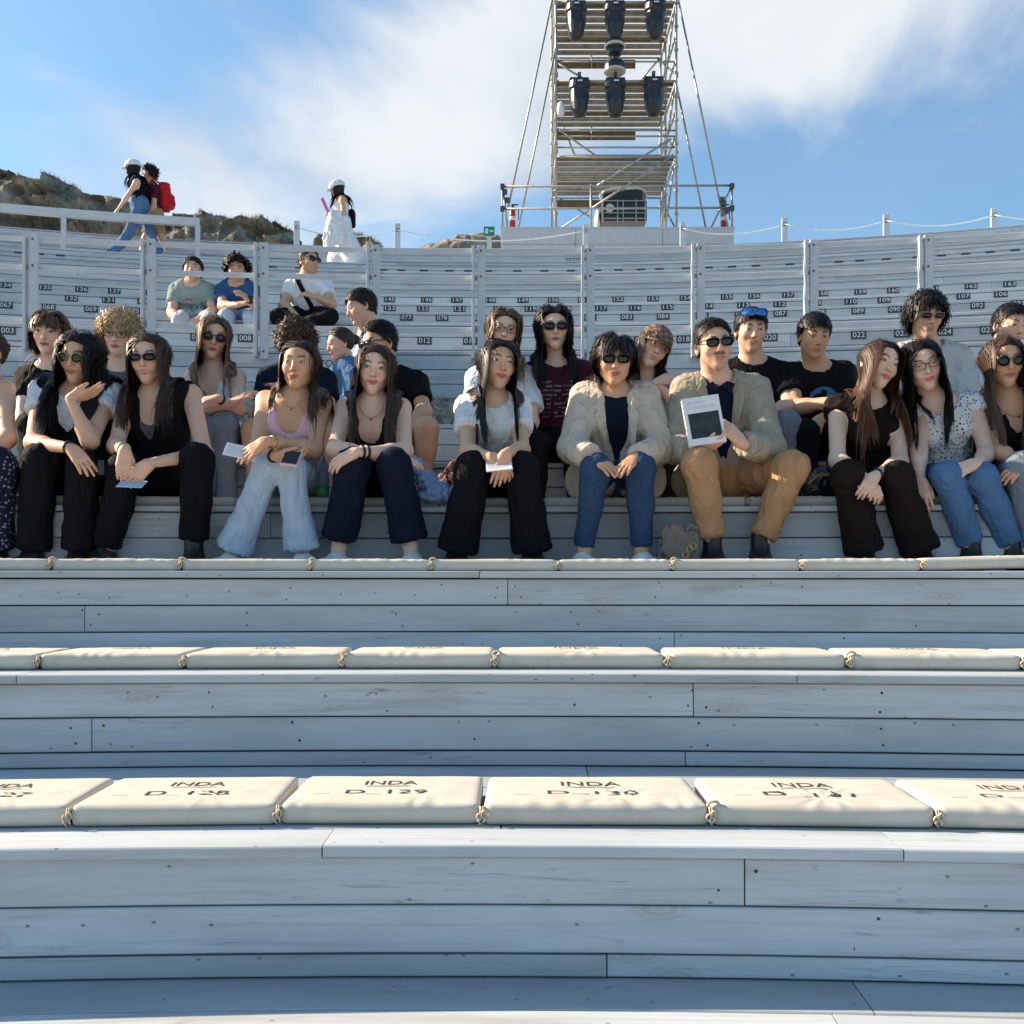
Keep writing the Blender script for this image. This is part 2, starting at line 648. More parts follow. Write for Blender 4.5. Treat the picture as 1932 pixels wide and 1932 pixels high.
def text_mesh(s, size=1.0):
    """flat triangulated lettering: verts (x right, y up, centred), faces"""
    if s not in _glyph:
        cu_ = bpy.data.curves.new('t', 'FONT')
        cu_.body = s; cu_.align_x = 'CENTER'; cu_.align_y = 'CENTER'; cu_.size = 1.0; cu_.resolution_u = 3
        ob = bpy.data.objects.new('t', cu_)
        COL.objects.link(ob)
        dg = bpy.context.evaluated_depsgraph_get()
        me = bpy.data.meshes.new_from_object(ob.evaluated_get(dg))
        V = np.array([v.co[:] for v in me.vertices]); Fs = [tuple(p.vertices) for p in me.polygons]
        bpy.data.objects.remove(ob); bpy.data.curves.remove(cu_); bpy.data.meshes.remove(me)
        _glyph[s] = (V, Fs)
    V, Fs = _glyph[s]
    return V * size, Fs

# ------------------------------------------------------------------ the theatre: curved timber tiers
CX, CY = -0.15, -13.0


def AP(R, th, z):
    return np.array((CX + R * math.sin(th), CY + R * math.cos(th), EZ + z))


def ray_arc(px, R):
    """where the sight line through picture column px meets the circle R: (theta, distance)"""
    s = (px - 966) / F
    a = s * s + 1; b = -2 * (s * CX + CY); c = CX * CX + CY * CY - R * R
    t = (-b + math.sqrt(b * b - 4 * a * c)) / (2 * a)
    return math.atan2(s * t - CX, t - CY), t


def arc_box(R0, R1, z0, z1, t0, t1, ch=0.003, seg=0.3, nails=None):
    Rm = 0.5 * (R0 + R1)
    n = max(2, int(math.ceil(Rm * abs(t1 - t0) / seg)) + 1)
    ch = min(ch, (R1 - R0) * .3, (z1 - z0) * .3)
    prof = [(R1 - ch, z0), (R0 + ch, z0), (R0, z0 + ch), (R0, z1 - ch), (R0 + ch, z1), (R1 - ch, z1), (R1, z1 - ch), (R1, z0 + ch), (R1 - ch, z0)]
    pr = np.array(prof)
    per = np.concatenate(([0], np.cumsum(np.linalg.norm(np.diff(pr, axis=0), axis=1))))
    th = np.linspace(t0, t1, n)
    V = np.zeros((n, 9, 3)); UV = np.zeros((n, 9, 2))
    for j, (r, z) in enumerate(prof):
        V[:, j, 0] = CX + r * np.sin(th); V[:, j, 1] = CY + r * np.cos(th); V[:, j, 2] = EZ + z
        UV[:, j, 0] = th * Rm; UV[:, j, 1] = per[j]
    V = V.reshape(-1, 3); UV = UV.reshape(-1, 2)
    q = []
    for i in range(n - 1):
        for j in range(8):
            q.append((i * 9 + j, i * 9 + j + 1, (i + 1) * 9 + j + 1, (i + 1) * 9 + j))
    caps = []
    for base, rev in ((0, 1), ((n - 1) * 9, 0)):
        f = [base + j for j in range(8)]
        f = f[::-1] if not rev else f
        caps += [(f[0], f[1], f[2], f[3]), (f[0], f[3], f[4], f[7]), (f[4], f[5], f[6], f[7])]
    q = np.array(q); caps = np.array(caps)
    mi = np.zeros(len(q) + len(caps), int)
    fs = [q, caps]
    if nails:
        VV = [V]; UU = [UV]; off = len(V); tri = []
        for (tn, zn, rr) in nails:
            c = AP(R0 - 0.0006, tn, zn)
            u = np.array((math.cos(tn), -math.sin(tn), 0.)); w = np.array((0, 0, 1.))
            ring = [c + rr * (math.cos(k * math.pi / 4) * u + math.sin(k * math.pi / 4) * w) for k in range(8)]
            VV.append(np.array(ring)); UU.append(np.zeros((8, 2)))
            tri += [(off, off + 1, off + 2, off + 3), (off, off + 3, off + 4, off + 7), (off + 4, off + 5, off + 6, off + 7)]
            off += 8
        V = np.concatenate(VV); UV = np.concatenate(UU)
        fs.append(np.array(tri)[:, ::-1]); mi = np.concatenate((mi, np.ones(len(tri), int)))
    return V, fs, UV, mi


def plank(name, parent, R0, R1, z0, z1, t0, t1, nails=None, mats=None):
    V, fs, UV, mi = arc_box(R0, R1, z0, z1, t0, t1, nails=nails)
    return link(name, mesh_np(name, V, fs, smooth=False, uv=UV, midx=mi), parent, mats or (M_plank, M_nail))


def split_arc(R, half, joints=None, rngx=None, length=3.4):
    """joint angles of one course of boards"""
    js = [-half / R, half / R]
    if joints:
        js += [ray_arc(px, R)[0] for px in joints]
        mid = sorted(js)
        out = []
        for a, b in zip(mid[:-1], mid[1:]):
            k = max(1, int(round((b - a) * R / 4.2)))
            out += [a + (b - a) * i / k for i in range(k)]
        return out + [mid[-1]]
    t = -half / R - rnd.random() * 1.5 / R
    out = [-half / R]
    while t < half / R:
        t += (length + rnd.uniform(-0.5, 0.5)) / R
        if -half / R + 0.3 / R < t < half / R - 0.3 / R:
            out.append(t)
    return out + [half / R]


def nail_list(R, t0, t1, z0, z1, near):
    if not near:
        return None
    out = []
    t = t0 + 0.03 / R
    h = z1 - z0
    ends = [t0 + 0.03 / R, t1 - 0.03 / R]
    while t < t1 - 0.1 / R:
        t += rnd.uniform(0.5, 0.68) / R
        if t < t1 - 0.1 / R:
            ends.append(t)
    for t in ends:
        for f in (0.25, 0.75):
            if rnd.random() < 0.8 and h > 0.05:
                out.append((t + rnd.uniform(-0.03, 0.03) / R, z0 + h * (f + rnd.uniform(-0.1, 0.1)), rnd.uniform(0.0028, 0.0042)))
    return out or None


GAP = 0.0045
# name: distance of the front edge at the middle, seat level (relative to the eye), joints of nosing and face courses
TIERS = [('Y', 0.32, -1.10, None), ('Z', 1.21, -0.80, None),
         ('A', 2.10, -0.521, [[612, 1697], [1405], [], [1145]]),
         ('B', 2.99, -0.246, [[38, 1500], [1308], [173], [1293]]),
         ('C', 3.88, 0.064, [[905], [958], [160], [1272]]),
         ('D', 4.77, 0.378, [[], [510], [1240], [128]]),
         ('E', 5.66, 0.69, None), ('F', 6.55, 1.05, None), ('G', 7.44, 1.72, None),
         ('H', 8.30, 2.06, None), ('I', 9.12, 2.36, None), ('J', 9.95, 2.68, None), ('K', 10.8, 3.0, None), ('L', 11.6, 3.32, None),
         ('M', 12.45, 3.65, None), ('N', 13.3, 3.97, None), ('O', 14.1, 4.29, None), ('P', 14.95, 4.61, None),
         ('Q', 15.8, 4.93, None), ('R', 16.6, 5.25, None), ('S', 17.6, 5.62, None), ('T', 18.4, 6.10, None)]
TZ = {t[0]: t[2] for t in TIERS}
TY = {t[0]: t[1] for t in TIERS}
TR = {t[0]: t[1] - CY for t in TIERS}


def build_tier(i):
    nm, y, z, js = TIERS[i]
    R = y - CY
    half = 0.60 * y + 1.4
    zp = TIERS[i - 1][2] if i else z - 0.3
    Rn = (TIERS[i + 1][1] - CY) if i + 1 < len(TIERS) else R + 1.4
    near = y < 5
    # recessed dark frame behind the boards
    V, fs, UV, mi = arc_box(R + 0.026, Rn + 0.02, zp - 0.06, z - 0.03, -half / R, half / R, seg=0.8)
    core = link('seating_tier', mesh_np('seating_tier', V, fs, smooth=False, uv=UV), None, (M_core,))
    core['kind'] = 'structure'
    # tread boards, nosing first
    nb = 6 if y < 4 else (2 if y < 8 else 1)
    wd = (Rn - R + 0.03) / nb
    for b in range(nb):
        r0 = R - (0.028 if y < 6 else 0.004) + b * wd; r1 = r0 + wd - GAP * (nb > 1)
        if b == nb - 1: r1 = Rn + 0.012
        jl = split_arc(R, half, js[0] if js and b == 0 else None, length=3.6 if y < 9 else 5.0)
        for a, c in zip(jl[:-1], jl[1:]):
            dz = rnd.uniform(-0.0012, 0.0012)
            plank('plank', core, r0, r1, z - 0.025 + dz, z + dz, a + GAP / 3 / R, c - GAP / 3 / R)
    # face courses
    top = z - 0.0275
    h = 0.1005 if y < 4.5 else (0.118 if y < 5 else 0.105)
    k = 1
    stone = (nm == 'G')
    bottom = 1.38 if stone else zp + 0.002
    while top > bottom + 0.012:
        zb = max(top - h, bottom)
        jl = split_arc(R, half, js[k] if js and k < len(js) and js[k] is not None else None, length=3.4 if y < 9 else 4.6)
        for a, c in zip(jl[:-1], jl[1:]):
            dr = rnd.uniform(-0.0015, 0.0015)
            plank('plank', core, R + dr, R + 0.022, zb + GAP * 0.5 + rnd.uniform(-.0007, .0007), top - GAP * 0.5, a + GAP / 3 / R, c - GAP / 3 / R,
                  nails=nail_list(R, a, c, zb, top, near))
        top = zb; k += 1
    return core


tier_obj = {}
for i in range(len(TIERS)):
    tier_obj[TIERS[i][0]] = build_tier(i)

# ground of the orchestra and the terrace on top
M_ground = simple('pale_ground', (0.36, 0.32, 0.26), 0.9, 0, 0.3, 1.2)
gm = MB(); gm.add([(-900, -900, 0), (900, -900, 0), (900, 900, 0), (-900, 900, 0)], [(0, 1, 2, 3)])
tag(gm.build('ground', M_ground), kind='structure')
V, fs, UV, mi = arc_box(TR['T'] + 1.38, TR['T'] + 60, 4.5, TZ['T'] - 0.004, -1.2, 1.2, seg=2.0)
tag(link('terrace', mesh_np('terrace', V, fs, smooth=False, uv=UV), None, (M_ground,)), kind='structure')

# rough stone course under the fence walk
m, nt, b_ = new_mat('old_limestone')
t_ = N(nt, 'ShaderNodeTexCoord')
vz = N(nt, 'ShaderNodeTexVoronoi', ins={'Scale': 38.0, 'Randomness': 1.0})
nzz = N(nt, 'ShaderNodeTexNoise', ins={'Scale': 24.0, 'Detail': 8.0, 'Roughness': 0.75})
nt.links.new(t_.outputs['Object'], vz.inputs['Vector']); nt.links.new(t_.outputs['Object'], nzz.inputs['Vector'])
cc_ = ramp(nt, nzz.outputs[0], [(0.36, (0.05, 0.045, 0.035)), (0.46, (0.30, 0.27, 0.21)), (0.6, (0.52, 0.48, 0.40))])
nt.links.new(cc_, b_.inputs['Base Color'])
b_.inputs['Roughness'].default_value = 0.95
bump(nt, b_, nzz.outputs[0], 0.9, 0.03)
M_stone = m
Rg = TR['G']
V, fs, UV, mi = arc_box(Rg + 0.005, Rg + 0.10, TZ['F'] - 0.02, 1.385, -(0.6 * 7.44 + 1.4) / Rg, (0.6 * 7.44 + 1.4) / Rg, seg=0.25)
tag(link('stone_wall', mesh_np('stone_wall', V, fs, smooth=False, uv=UV), None, (M_stone,)), 'rough speckled limestone course under the white timber wall', 'stone wall')

# ------------------------------------------------------------------ fence on the walk
M_paint = simple('white_paint', (0.50, 0.525, 0.55), 0.5, 0, 0.08, 9.0)
M_bolt = simple('bolt_steel', (0.10, 0.10, 0.11), 0.4, 0.7)
fence = empty('wooden_fence', AP(Rg, 0, 1.6))
fence_off = np.array(AP(Rg, 0, 1.6))


def fpart(mb, name, mat, parent, off, **kw):
    mb.V = [v - off for v in mb.V]
    return mb.build(name, mat, parent, **kw)


posts_px = [-150, 62, 283, 495, 705, 903, 1108, 1315, 1527, 1742, 1950, 2110]
ths = [ray_arc(p, Rg)[0] for p in posts_px]
for th in ths:
    e_t = np.array((math.cos(th), -math.sin(th), 0)); e_r = np.array((math.sin(th), math.cos(th), 0)); e_z = np.array((0, 0, 1.))
    rot = np.stack((e_t, e_r, e_z), 1)
    mb = MB(); mb.box(AP(Rg - 0.05, th, 2.055) + e_t * 0.022, (0.056, 0.04, 0.83), rot)
    for zz in (1.69, 2.245, 2.43):
        mb.lathe([(0.009, -0.004), (0.009, 0.003), (0.004, 0.005)], AP(Rg - 0.071, th, zz) + e_t * 0.018, -e_r, 8, m=1)
    p_ = fpart(mb, 'post', [M_paint, M_bolt], fence, fence_off, bevel=0.004)
    mb = MB(); mb.box(AP(Rg - 0.052, th, 2.06) - e_t * 0.036, (0.020, 0.07, 0.81), rot)
    fpart(mb, 'post_flange', [M_paint], fence, fence_off, bevel=0.003)
for a, c in zip(ths[:-1], ths[1:]):
    for zz, hh in ((2.445, 0.034), (2.245, 0.034), (1.87, 0.04)):
        V, fs, UV, mi = arc_box(Rg - 0.028, Rg - 0.006, zz - hh / 2, zz + hh / 2, a, c, seg=0.4)
        link('rail', mesh_np('rail', V - fence_off, fs, smooth=False, uv=UV), fence, (M_paint,))
tag(fence, 'low white timber fence with paired posts and three rails along the walkway', 'fence')

# ------------------------------------------------------------------ seat number plates
M_plate = simple('plate_dark', (0.030, 0.038, 0.055), 0.45, 0, 0.1)
M_pwhite = simple('plate_white', (0.62, 0.64, 0.66), 0.5, 0, 0.05)


def interp_pts(known):
    ks = sorted(known)
    out = {}
    for a, b in zip(ks[:-1], ks[1:]):
        for n in range(a, b + 1):
            out[n] = known[a] + (known[b] - known[a]) * (n - a) / (b - a)
    return out


PLATES = {'H': (interp_pts({3: 15, 8: 463, 12: 801, 13: 887, 18: 1290, 20: 1453, 22: 1620, 26: 1945}), 2.003, 0.115, 0.062),
          'J': (interp_pts({67: 11, 68: 92, 69: 172, 70: 252, 77: 767, 78: 834, 79: 905, 83: 1183, 84: 1251, 87: 1472, 89: 1619, 90: 1688, 92: 1844, 93: 1922}), 2.625, 0.122, 0.062),
          'K': (interp_pts({132: 135, 131: 205, 123: 735, 122: 798, 121: 867, 120: 942, 119: 1001, 118: 1067, 117: 1134, 116: 1198, 115: 1259, 114: 1334, 112: 1471, 110: 1605, 109: 1668, 107: 1817, 106: 1888}), 2.945, 0.125, 0.062),
          'L': (interp_pts({134: 10, 135: 85, 136: 154, 137: 216, 145: 735, 146: 805, 147: 862, 148: 925, 149: 987, 150: 1044, 151: 1101, 152: 1166, 153: 1232, 154: 1293, 155: 1371, 156: 1423, 157: 1487, 158: 1551, 159: 1623, 160: 1685, 162: 1832, 163: 1905}), 3.262, 0.128, 0.062)}
plate_me = {}


def plate(R, th, z, w, h, s=None):
    loc = AP(R - 0.004, th, z)
    key = (round(w, 3), round(h, 3))
    if key not in plate_me:
        mb = MB(); mb.box((0, 0, 0), (w, 0.006, h))
        o = mb.build('number_plate', M_plate); plate_me[key] = o.data
        bpy.data.objects.remove(o)
    o = link('number_plate', plate_me[key])
    o.location = loc; o.rotation_euler = (0, 0, -th)
    if s:
        tv, tf = text_mesh(s)
        ext = tv.max(0) - tv.min(0)
        sc = np.array((w * 0.80 / ext[0], h * 0.66 / ext[1]))
        vv = np.stack((tv[:, 0] * sc[0], np.full(len(tv), -0.0036), tv[:, 1] * sc[1]), 1)
        me = bpy.data.meshes.new('numerals'); me.from_pydata(vv.tolist(), [], tf)
        link('numerals', me, o, (M_pwhite,))
    return o


for row, (pts, z, w, h) in PLATES.items():
    R = TR[row]
    for n, px in sorted(pts.items()):
        th, t = ray_arc(px, R)
        s = '%03d' % n
        tag(plate(R, th, z, w, h, s), 'small dark seat plate with white numerals %s on the %s' % (s, {'H': 'first riser behind the fence', 'J': 'third riser behind the fence', 'K': 'fourth riser behind the fence', 'L': 'fifth riser behind the fence'}[row]), 'number plate', 'seat number plates on the risers')
for px in (62, 139, 215, 712, 789, 866, 990, 1110, 1205, 1268, 1330, 1440, 1560, 1655, 1735, 1862):
    th, t = ray_arc(px, TR['I'])
    tag(plate(TR['I'], th, 2.290, 0.125, 0.022), 'thin dark seat tag low on the riser behind the fence', 'seat tag', 'thin tags low on a riser')
for px in (36, 75, 114, 514, 565, 723, 757, 799, 848, 883, 921, 976, 1027, 1077, 1127, 1167, 1209, 1244, 1294, 1337, 1381, 1426, 1490, 1535, 1582, 1622, 1672, 1730, 1776, 1822, 1868, 1915):
    th, t = ray_arc(px, TR['Q'])
    tag(plate(TR['Q'], th, 4.895, 0.125, 0.024), 'small dark seat tag high up below the top walkway', 'seat tag', 'small tags below the top walkway')

M_ink = simple('stencil_ink', (0.06, 0.065, 0.075), 0.8, 0, 0.2)


def wall_text(s, px, R, z, hgt, name, parent):
    th, t = ray_arc(px, R)
    tv, tf = text_mesh(s)
    sc = hgt / (tv[:, 1].max() - tv[:, 1].min())
    v = np.zeros((len(tv), 3))
    for i, q in enumerate(tv):
        v[i] = AP(R - 0.003, th + q[0] * sc / R, z + q[1] * sc)
    me = bpy.data.meshes.new(name); me.from_pydata(v.tolist(), [], tf)
    return link(name, me, parent, (M_ink,))


wall_text('SETTORE', 611, Rg, 1.625, 0.05, 'lettering', tier_obj['G'])
wall_text('SETTORE', 1091, TR['T'], 5.885, 0.075, 'lettering', tier_obj['T'])

# ------------------------------------------------------------------ canvas cushions
def canvas_mat():
    m, nt, b = new_mat('cream_canvas')
    t = N(nt, 'ShaderNodeTexCoord')
    nz = N(nt, 'ShaderNodeTexNoise', ins={'Scale': 9.0, 'Detail': 5.0, 'Roughness': 0.6})
    nt.links.new(t.outputs['Object'], nz.inputs['Vector'])
    wv = N(nt, 'ShaderNodeTexNoise', ins={'Scale': 420.0, 'Detail': 1.0})
    nt.links.new(t.outputs['Object'], wv.inputs['Vector'])
    c = ramp(nt, nz.outputs[0], [(0.3, (0.49, 0.455, 0.39)), (0.6, (0.57, 0.535, 0.465))])
    nt.links.new(c, b.inputs['Base Color'])
    b.inputs['Roughness'].default_value = 0.9
    b.inputs['Specular IOR Level'].default_value = 0.15
    bump(nt, b, wv.outputs[0], 0.12, 0.002)
    return m


M_canvas = canvas_mat()
M_rope = simple('cotton_cord', (0.55, 0.46, 0.33), 0.9, 0, 0.25, 80)
M_print = simple('cushion_ink', (0.035, 0.035, 0.04), 0.8, 0, 0.3)
CW, CD, CH = 0.474, 0.335, 0.047


def cushion_mesh(seed, crease=0.0):
    pr = [rbox((0, CD / 2, CH / 2), (CW / 2 - 0.002, CD / 2, CH / 2), 0.008)]
    V, q = sdf_mesh(pr, 0.0085)
    V = relax(V, q, 1, 0.3)
    n = vnormals(V, q)
    up = np.clip(n[:, 2], 0, 1)
    u = V[:, 0] / CW * 2; v = (V[:, 1] / CD) * 2 - 1
    bulge = (1 - u ** 2).clip(0) ** 0.5 * (1 - v ** 2).clip(0) ** 0.5
    V[:, 2] += up * (0.004 * bulge + 0.0009 * vnoise(V * np.array((14, 9, 1)) + seed * 7.7, seed))
    V[:, 1] -= (n[:, 1] < -0.3) * 0.006 * (1 - u ** 2) * (1 - (V[:, 2] / CH * 2 - 1) ** 2).clip(0)
    if crease:
        rr = np.hypot(V[:, 0] - 0.03 * seed % 0.1, (V[:, 1] - 0.09) * 1.5)
        an = np.arctan2(V[:, 1] - 0.09, V[:, 0] - 0.03 * seed % 0.1)
        V[:, 2] += up * crease * (np.sin(an * 11 + seed) + 0.6 * np.sin(an * 19 + 2 * seed)) * np.exp(-(rr / 0.13) ** 2) * np.clip(rr / 0.03, 0, 1)
        V[:, 2] -= up * crease * 1.2 * np.exp(-(rr / 0.05) ** 2)
    V[:, 2] += up * 0.0018 * np.sin(V[:, 0] * 90 + 9 * vnoise(V * 8, seed + 3)) * np.clip(1 - V[:, 1] / 0.09, 0, 1) * (vnoise(V * np.array((9, 1, 1)), seed + 9) > 0.1)
    return V, q


cush_var = [cushion_mesh(s, cr) for s, cr in ((1, 0.0008), (2, 0.0014), (3, 0.0006), (4, 0.0034), (5, 0.0020), (6, 0.0010))]
cush_me = [None] * len(cush_var)


def make_tie(kind):
    mb = MB()
    for s in (-1, 1):
        x = 0.005 * s
        mb.tube([(x, 0.035, CH * .55), (x, 0.012, CH * .95), (x * .7, 0.0, CH * .98), (x * .6, -0.007, CH * 0.7), (x * .5, -0.010, CH * 0.5)], 0.0034, 6)
    # knot with a loop and two tails on the front
    rnd2 = random.Random(kind)
    for s in (-1, 1):
        a = np.linspace(0, 2 * math.pi, 9)
        mb.tube([(s * 0.007 + 0.007 * math.cos(q), -0.011 - 0.003 * math.sin(q), CH * (0.50 + 0.20 * s * 0.5) + 0.011 * math.sin(q)) for q in a], 0.0034, 6)
    mb.tube([(-0.002, -0.012, CH * 0.45), (-0.008 + rnd2.uniform(-.004, .004), -0.013, CH * 0.2), (-0.004 + rnd2.uniform(-.006, .006), -0.012, -0.002)], 0.0034, 6)
    mb.tube([(0.003, -0.012, CH * 0.45), (0.009, -0.014, CH * 0.25), (0.006 + rnd2.uniform(-.006, .006), -0.012, 0.003)], 0.0034, 6)
    if kind == 2:
        a = np.linspace(0, math.pi, 9)
        mb.tube([(0.01 + 0.018 * math.cos(q), 0.012, CH + 0.016 * math.sin(q)) for q in a], 0.0055, 6)
    V = np.concatenate(mb.V)
    me = bpy.data.meshes.new('tie'); me.from_pydata(V.tolist(), [], mb.F)
    me.polygons.foreach_set('use_smooth', np.full(len(mb.F), True)); me.materials.append(M_rope)
    return me


tie_me = [make_tie(k) for k in range(4)]


def cush_text(o, var, lines):
    V, q = cush_var[var]
    mb = MB()
    for s, xo, yo, hgt, wide in lines:
        if s.startswith('|'):
            # fine hatching printed under the initials
            for k in range(22):
                x = -0.055 + k * 0.005
                tv = np.array([(x, -.006), (x + .0022, -.006), (x + .0022 + .001, .006), (x + .001, .006)]); tf = [(0, 1, 2, 3)]
                mb.add(np.stack((tv[:, 0] + xo, tv[:, 1] + yo, np.zeros(4)), 1), tf)
            continue
        if s == '_':
            tv = np.array([(-.02, -.0012), (.02, -.0012), (.02, .0012), (-.02, .0012)]); tf = [(0, 1, 2, 3)]
            mb.add(np.stack((tv[:, 0] + xo, tv[:, 1] + yo, np.zeros(4)), 1), tf); continue
        tv, tf = text_mesh(s)
        e = tv.max(0) - tv.min(0)
        vv = np.stack((tv[:, 0] * wide / e[0] + xo, tv[:, 1] * hgt / e[1] + yo, np.zeros(len(tv))), 1)
        mb.add(vv, tf)
    bm = bmesh.new()
    bv = [bm.verts.new(p) for p in np.concatenate(mb.V)]
    for f_ in mb.F:
        try: bm.faces.new([bv[i] for i in f_])
        except ValueError: pass
    bmesh.ops.triangulate(bm, faces=bm.faces[:])
    for _ in range(2):
        lng = [e for e in bm.edges if e.calc_length() > 0.007]
        if lng: bmesh.ops.subdivide_edges(bm, edges=lng, cuts=1)
    bm.verts.index_update()
    P = np.array([v.co[:] for v in bm.verts]); mb.F = [[v.index for v in f_.verts] for f_ in bm.faces]; mb.M = [0] * len(mb.F)
    bm.free()
    top = V[V[:, 2] > CH * 0.8]
    for i in range(len(P)):
        d = (top[:, 0] - P[i, 0]) ** 2 + (top[:, 1] - P[i, 1]) ** 2
        k = np.argpartition(d, 4)[:4]
        P[i, 2] = np.average(top[k, 2], weights=1 / (d[k] + 1e-6)) + 0.0013
    mb.V = [P]
    return mb.build('lettering', M_print, o)


def cushion_row(row, setback, bounds, labels, texts=None, lift=None):
    R = TR[row] + setback
    z = TZ[row] + 0.001
    edges = [ray_arc(px, R)[0] for px in bounds]
    for i, (a, c) in enumerate(zip(edges[:-1], edges[1:])):
        th = 0.5 * (a + c)
        var = (i * 3 + ord(row)) % 6
        if texts and texts.get(i) and 'v' in texts[i]:
            var = texts[i]['v']
        if cush_me[var] is None:
            cush_me[var] = mesh_np('seat_cushion', cush_var[var][0], [cush_var[var][1]])
            cush_me[var].materials.append(M_canvas)
        o = link('seat_cushion', cush_me[var])
        o.location = AP(R + rnd.uniform(-0.004, 0.004), th, z)
        o.rotation_euler = (0, 0, -th + rnd.uniform(-0.012, 0.012))
        w = (c - a) * R
        sx = (w - 0.005) / CW
        o.scale = (min(max(sx, 0.9), 1.12), 1, 1)
        if lift and i in lift:
            o.rotation_euler = (0, lift[i][0], -th); o.location.z += lift[i][1]
        tag(o, labels(i), 'cushion', 'cream canvas cushions along the seat rows')
        t = link('tie', tie_me[rnd.randrange(4)], o)
        t.location = (-CW / 2 - 0.001, -0.001, 0.008); t.scale = (.72, .8, .72)
        if texts and texts.get(i):
            cush_text(o, var, texts[i]['l'])


tA = {}
for i, n in enumerate((126, 127, 128, 129, 130, 131, 132, 133)):
    tA[i] = {'v': {128: 1, 129: 2, 130: 4, 131: 3, 127: 1, 132: 4}.get(n, 0),
             'l': [('INDA', 0.0, 0.215, 0.048, 0.135), ('|', 0.0, 0.176, .01, .1), ('D_%d' % n, 0.0, 0.112, 0.046, 0.20), ('_', -0.155, 0.095, 0, 0)]}
cushion_row('A', 0.145, [-650, -265, 128, 522, 908, 1340, 1768, 2190, 2600], lambda i: 'cream canvas cushion printed D_%d on the lowest cushioned row' % (126 + i), tA)
tB = {i: {'l': [('INDA', 0.0, 0.215, 0.048, 0.135), ('|', 0.0, 0.176, .01, .1)]} for i in range(10)}
cushion_row('B', 0.13, [-520, -225, 70, 345, 645, 932, 1255, 1602, 1930, 2260], lambda i: 'cream canvas cushion with faint print and knotted cords on the second cushioned row', tB)
cushion_row('C', 0.10, [-160, 92, 338, 585, 812, 1052, 1268, 1512, 1740, 1990, 2200], lambda i: 'cream canvas cushion in front of the feet of the sitter ' + ['in the spotted skirt', 'with the wide smile', 'in pale flared jeans', 'in navy trousers', 'in the white tee', 'in the beige blazer', 'holding the book', 'in the brown top', 'in the dotted top', 'in grey jeans'][i],
            None, {8: (R_(-1.2), 0.008), 9: (R_(-3.5), 0.03)})
cushion_row('D', 0.035, [-140, 55, 250, 445, 640, 832, 1025, 1217, 1410, 1602, 1795, 1990], lambda i: 'cream canvas cushion under the sitter ' + ['in the spotted skirt', 'resting chin on hand', 'with the wide smile', 'in the pink top', 'in navy trousers', 'in the white tee', 'in the beige blazer', 'holding the book', 'with the black bag beside', 'in the brown top', 'in the dotted top'][i])

# ------------------------------------------------------------------ top of the theatre: posts, ropes, rail, exit sign
Rp = 19.5 - CY
tops = {}
for px, py in ((560, 418), (750, 423), (1105, 424), (1288, 420), (1480, 412), (1672, 405), (1875, 394), (2080, 380)):
    th, t = ray_arc(px, Rp)
    ztop = (HZ - py) / F * t
    base = AP(Rp, th, TZ['T'])
    o = empty('rope_post', base, -th)
    mb = MB(); hh = ztop - TZ['T']
    mb.box((0, 0, hh / 2 - 0.05), (0.105, 0.105, hh + 0.1)); mb.build('post', M_paint, o, bevel=0.008)
    mb = MB(); mb.tube([(0.03 * math.cos(a), -0.06, hh - 0.13 + 0.03 * math.sin(a)) for a in np.linspace(0, 2 * math.pi, 10, endpoint=False)], 0.005, 5, close=True)
    mb.build('ring', M_bolt, o)
    tops[px] = AP(Rp - 0.06, th, ztop - 0.13)
    side = {560: 'nearest the woman in the white dress', 750: 'between the white dress and the exit sign', 1105: 'before the tower platform near the exit sign',
            1288: 'before the tower platform below the projector', 1480: 'first beyond the scaffold base', 1672: 'second beyond the scaffold base', 1875: 'third beyond the scaffold base', 2080: 'fourth beyond the scaffold base'}[px]
    tag(o, 'square white timber post %s' % side, 'post', 'white posts along the top edge')
ks = sorted(tops)
M_wrope = simple('white_rope', (0.72, 0.73, 0.74), 0.8)
for a, c in ((560, 750), (750, 1105), (1288, 1480), (1480, 1672), (1672, 1875), (1875, 2080)):
    A, B = tops[a], tops[c]
    mb = MB()
    s = np.linspace(0, 1, 15)
    pts = A + (B - A) * s[:, None]; pts[:, 2] -= 0.16 * 4 * s * (1 - s) * (np.linalg.norm(B - A) / 2.2) ** 0.5
    mb.tube(pts, 0.011, 6)
    tag(mb.build('rope', M_wrope, None, smooth=True), {560: 'slack white rope behind the woman in white', 750: 'slack white rope above the green exit sign', 1288: 'slack white rope starting at the scaffold base',
        1480: 'slack white rope between first and second post beyond the scaffold', 1672: 'slack white rope between second and third post beyond the scaffold', 1875: 'slack white rope past the third post beyond the scaffold'}[a], 'rope', 'ropes along the top edge')

# handrail behind the upper walkway
Rr = 17.45 - CY
hr = empty('handrail', AP(Rr, ray_arc(375, Rr)[0], 5.6))
ho = AP(Rr, ray_arc(375, Rr)[0], 5.6)
thA = ray_arc(-140, Rr)[0]; thB = ray_arc(376, Rr)[0]
V, fs, UV, mi = arc_box(Rr - 0.04, Rr + 0.05, 6.02, 6.15, thA, thB, seg=0.6)
link('rail', mesh_np('rail', V - ho, fs, smooth=False, uv=UV), hr, (M_paint,))
for px in (-120, 120, 373):
    th = ray_arc(px, Rr)[0]
    mb = MB(); rot = np.stack((np.array((math.cos(th), -math.sin(th), 0)), np.array((math.sin(th), math.cos(th), 0)), np.array((0, 0, 1.))), 1)
    mb.box(AP(Rr + 0.005, th, 5.66), (0.075, 0.07, 0.75), rot); fpart(mb, 'post', M_paint, hr, ho)
tag(hr, 'thick white timber handrail behind the walkers at the rock', 'handrail')

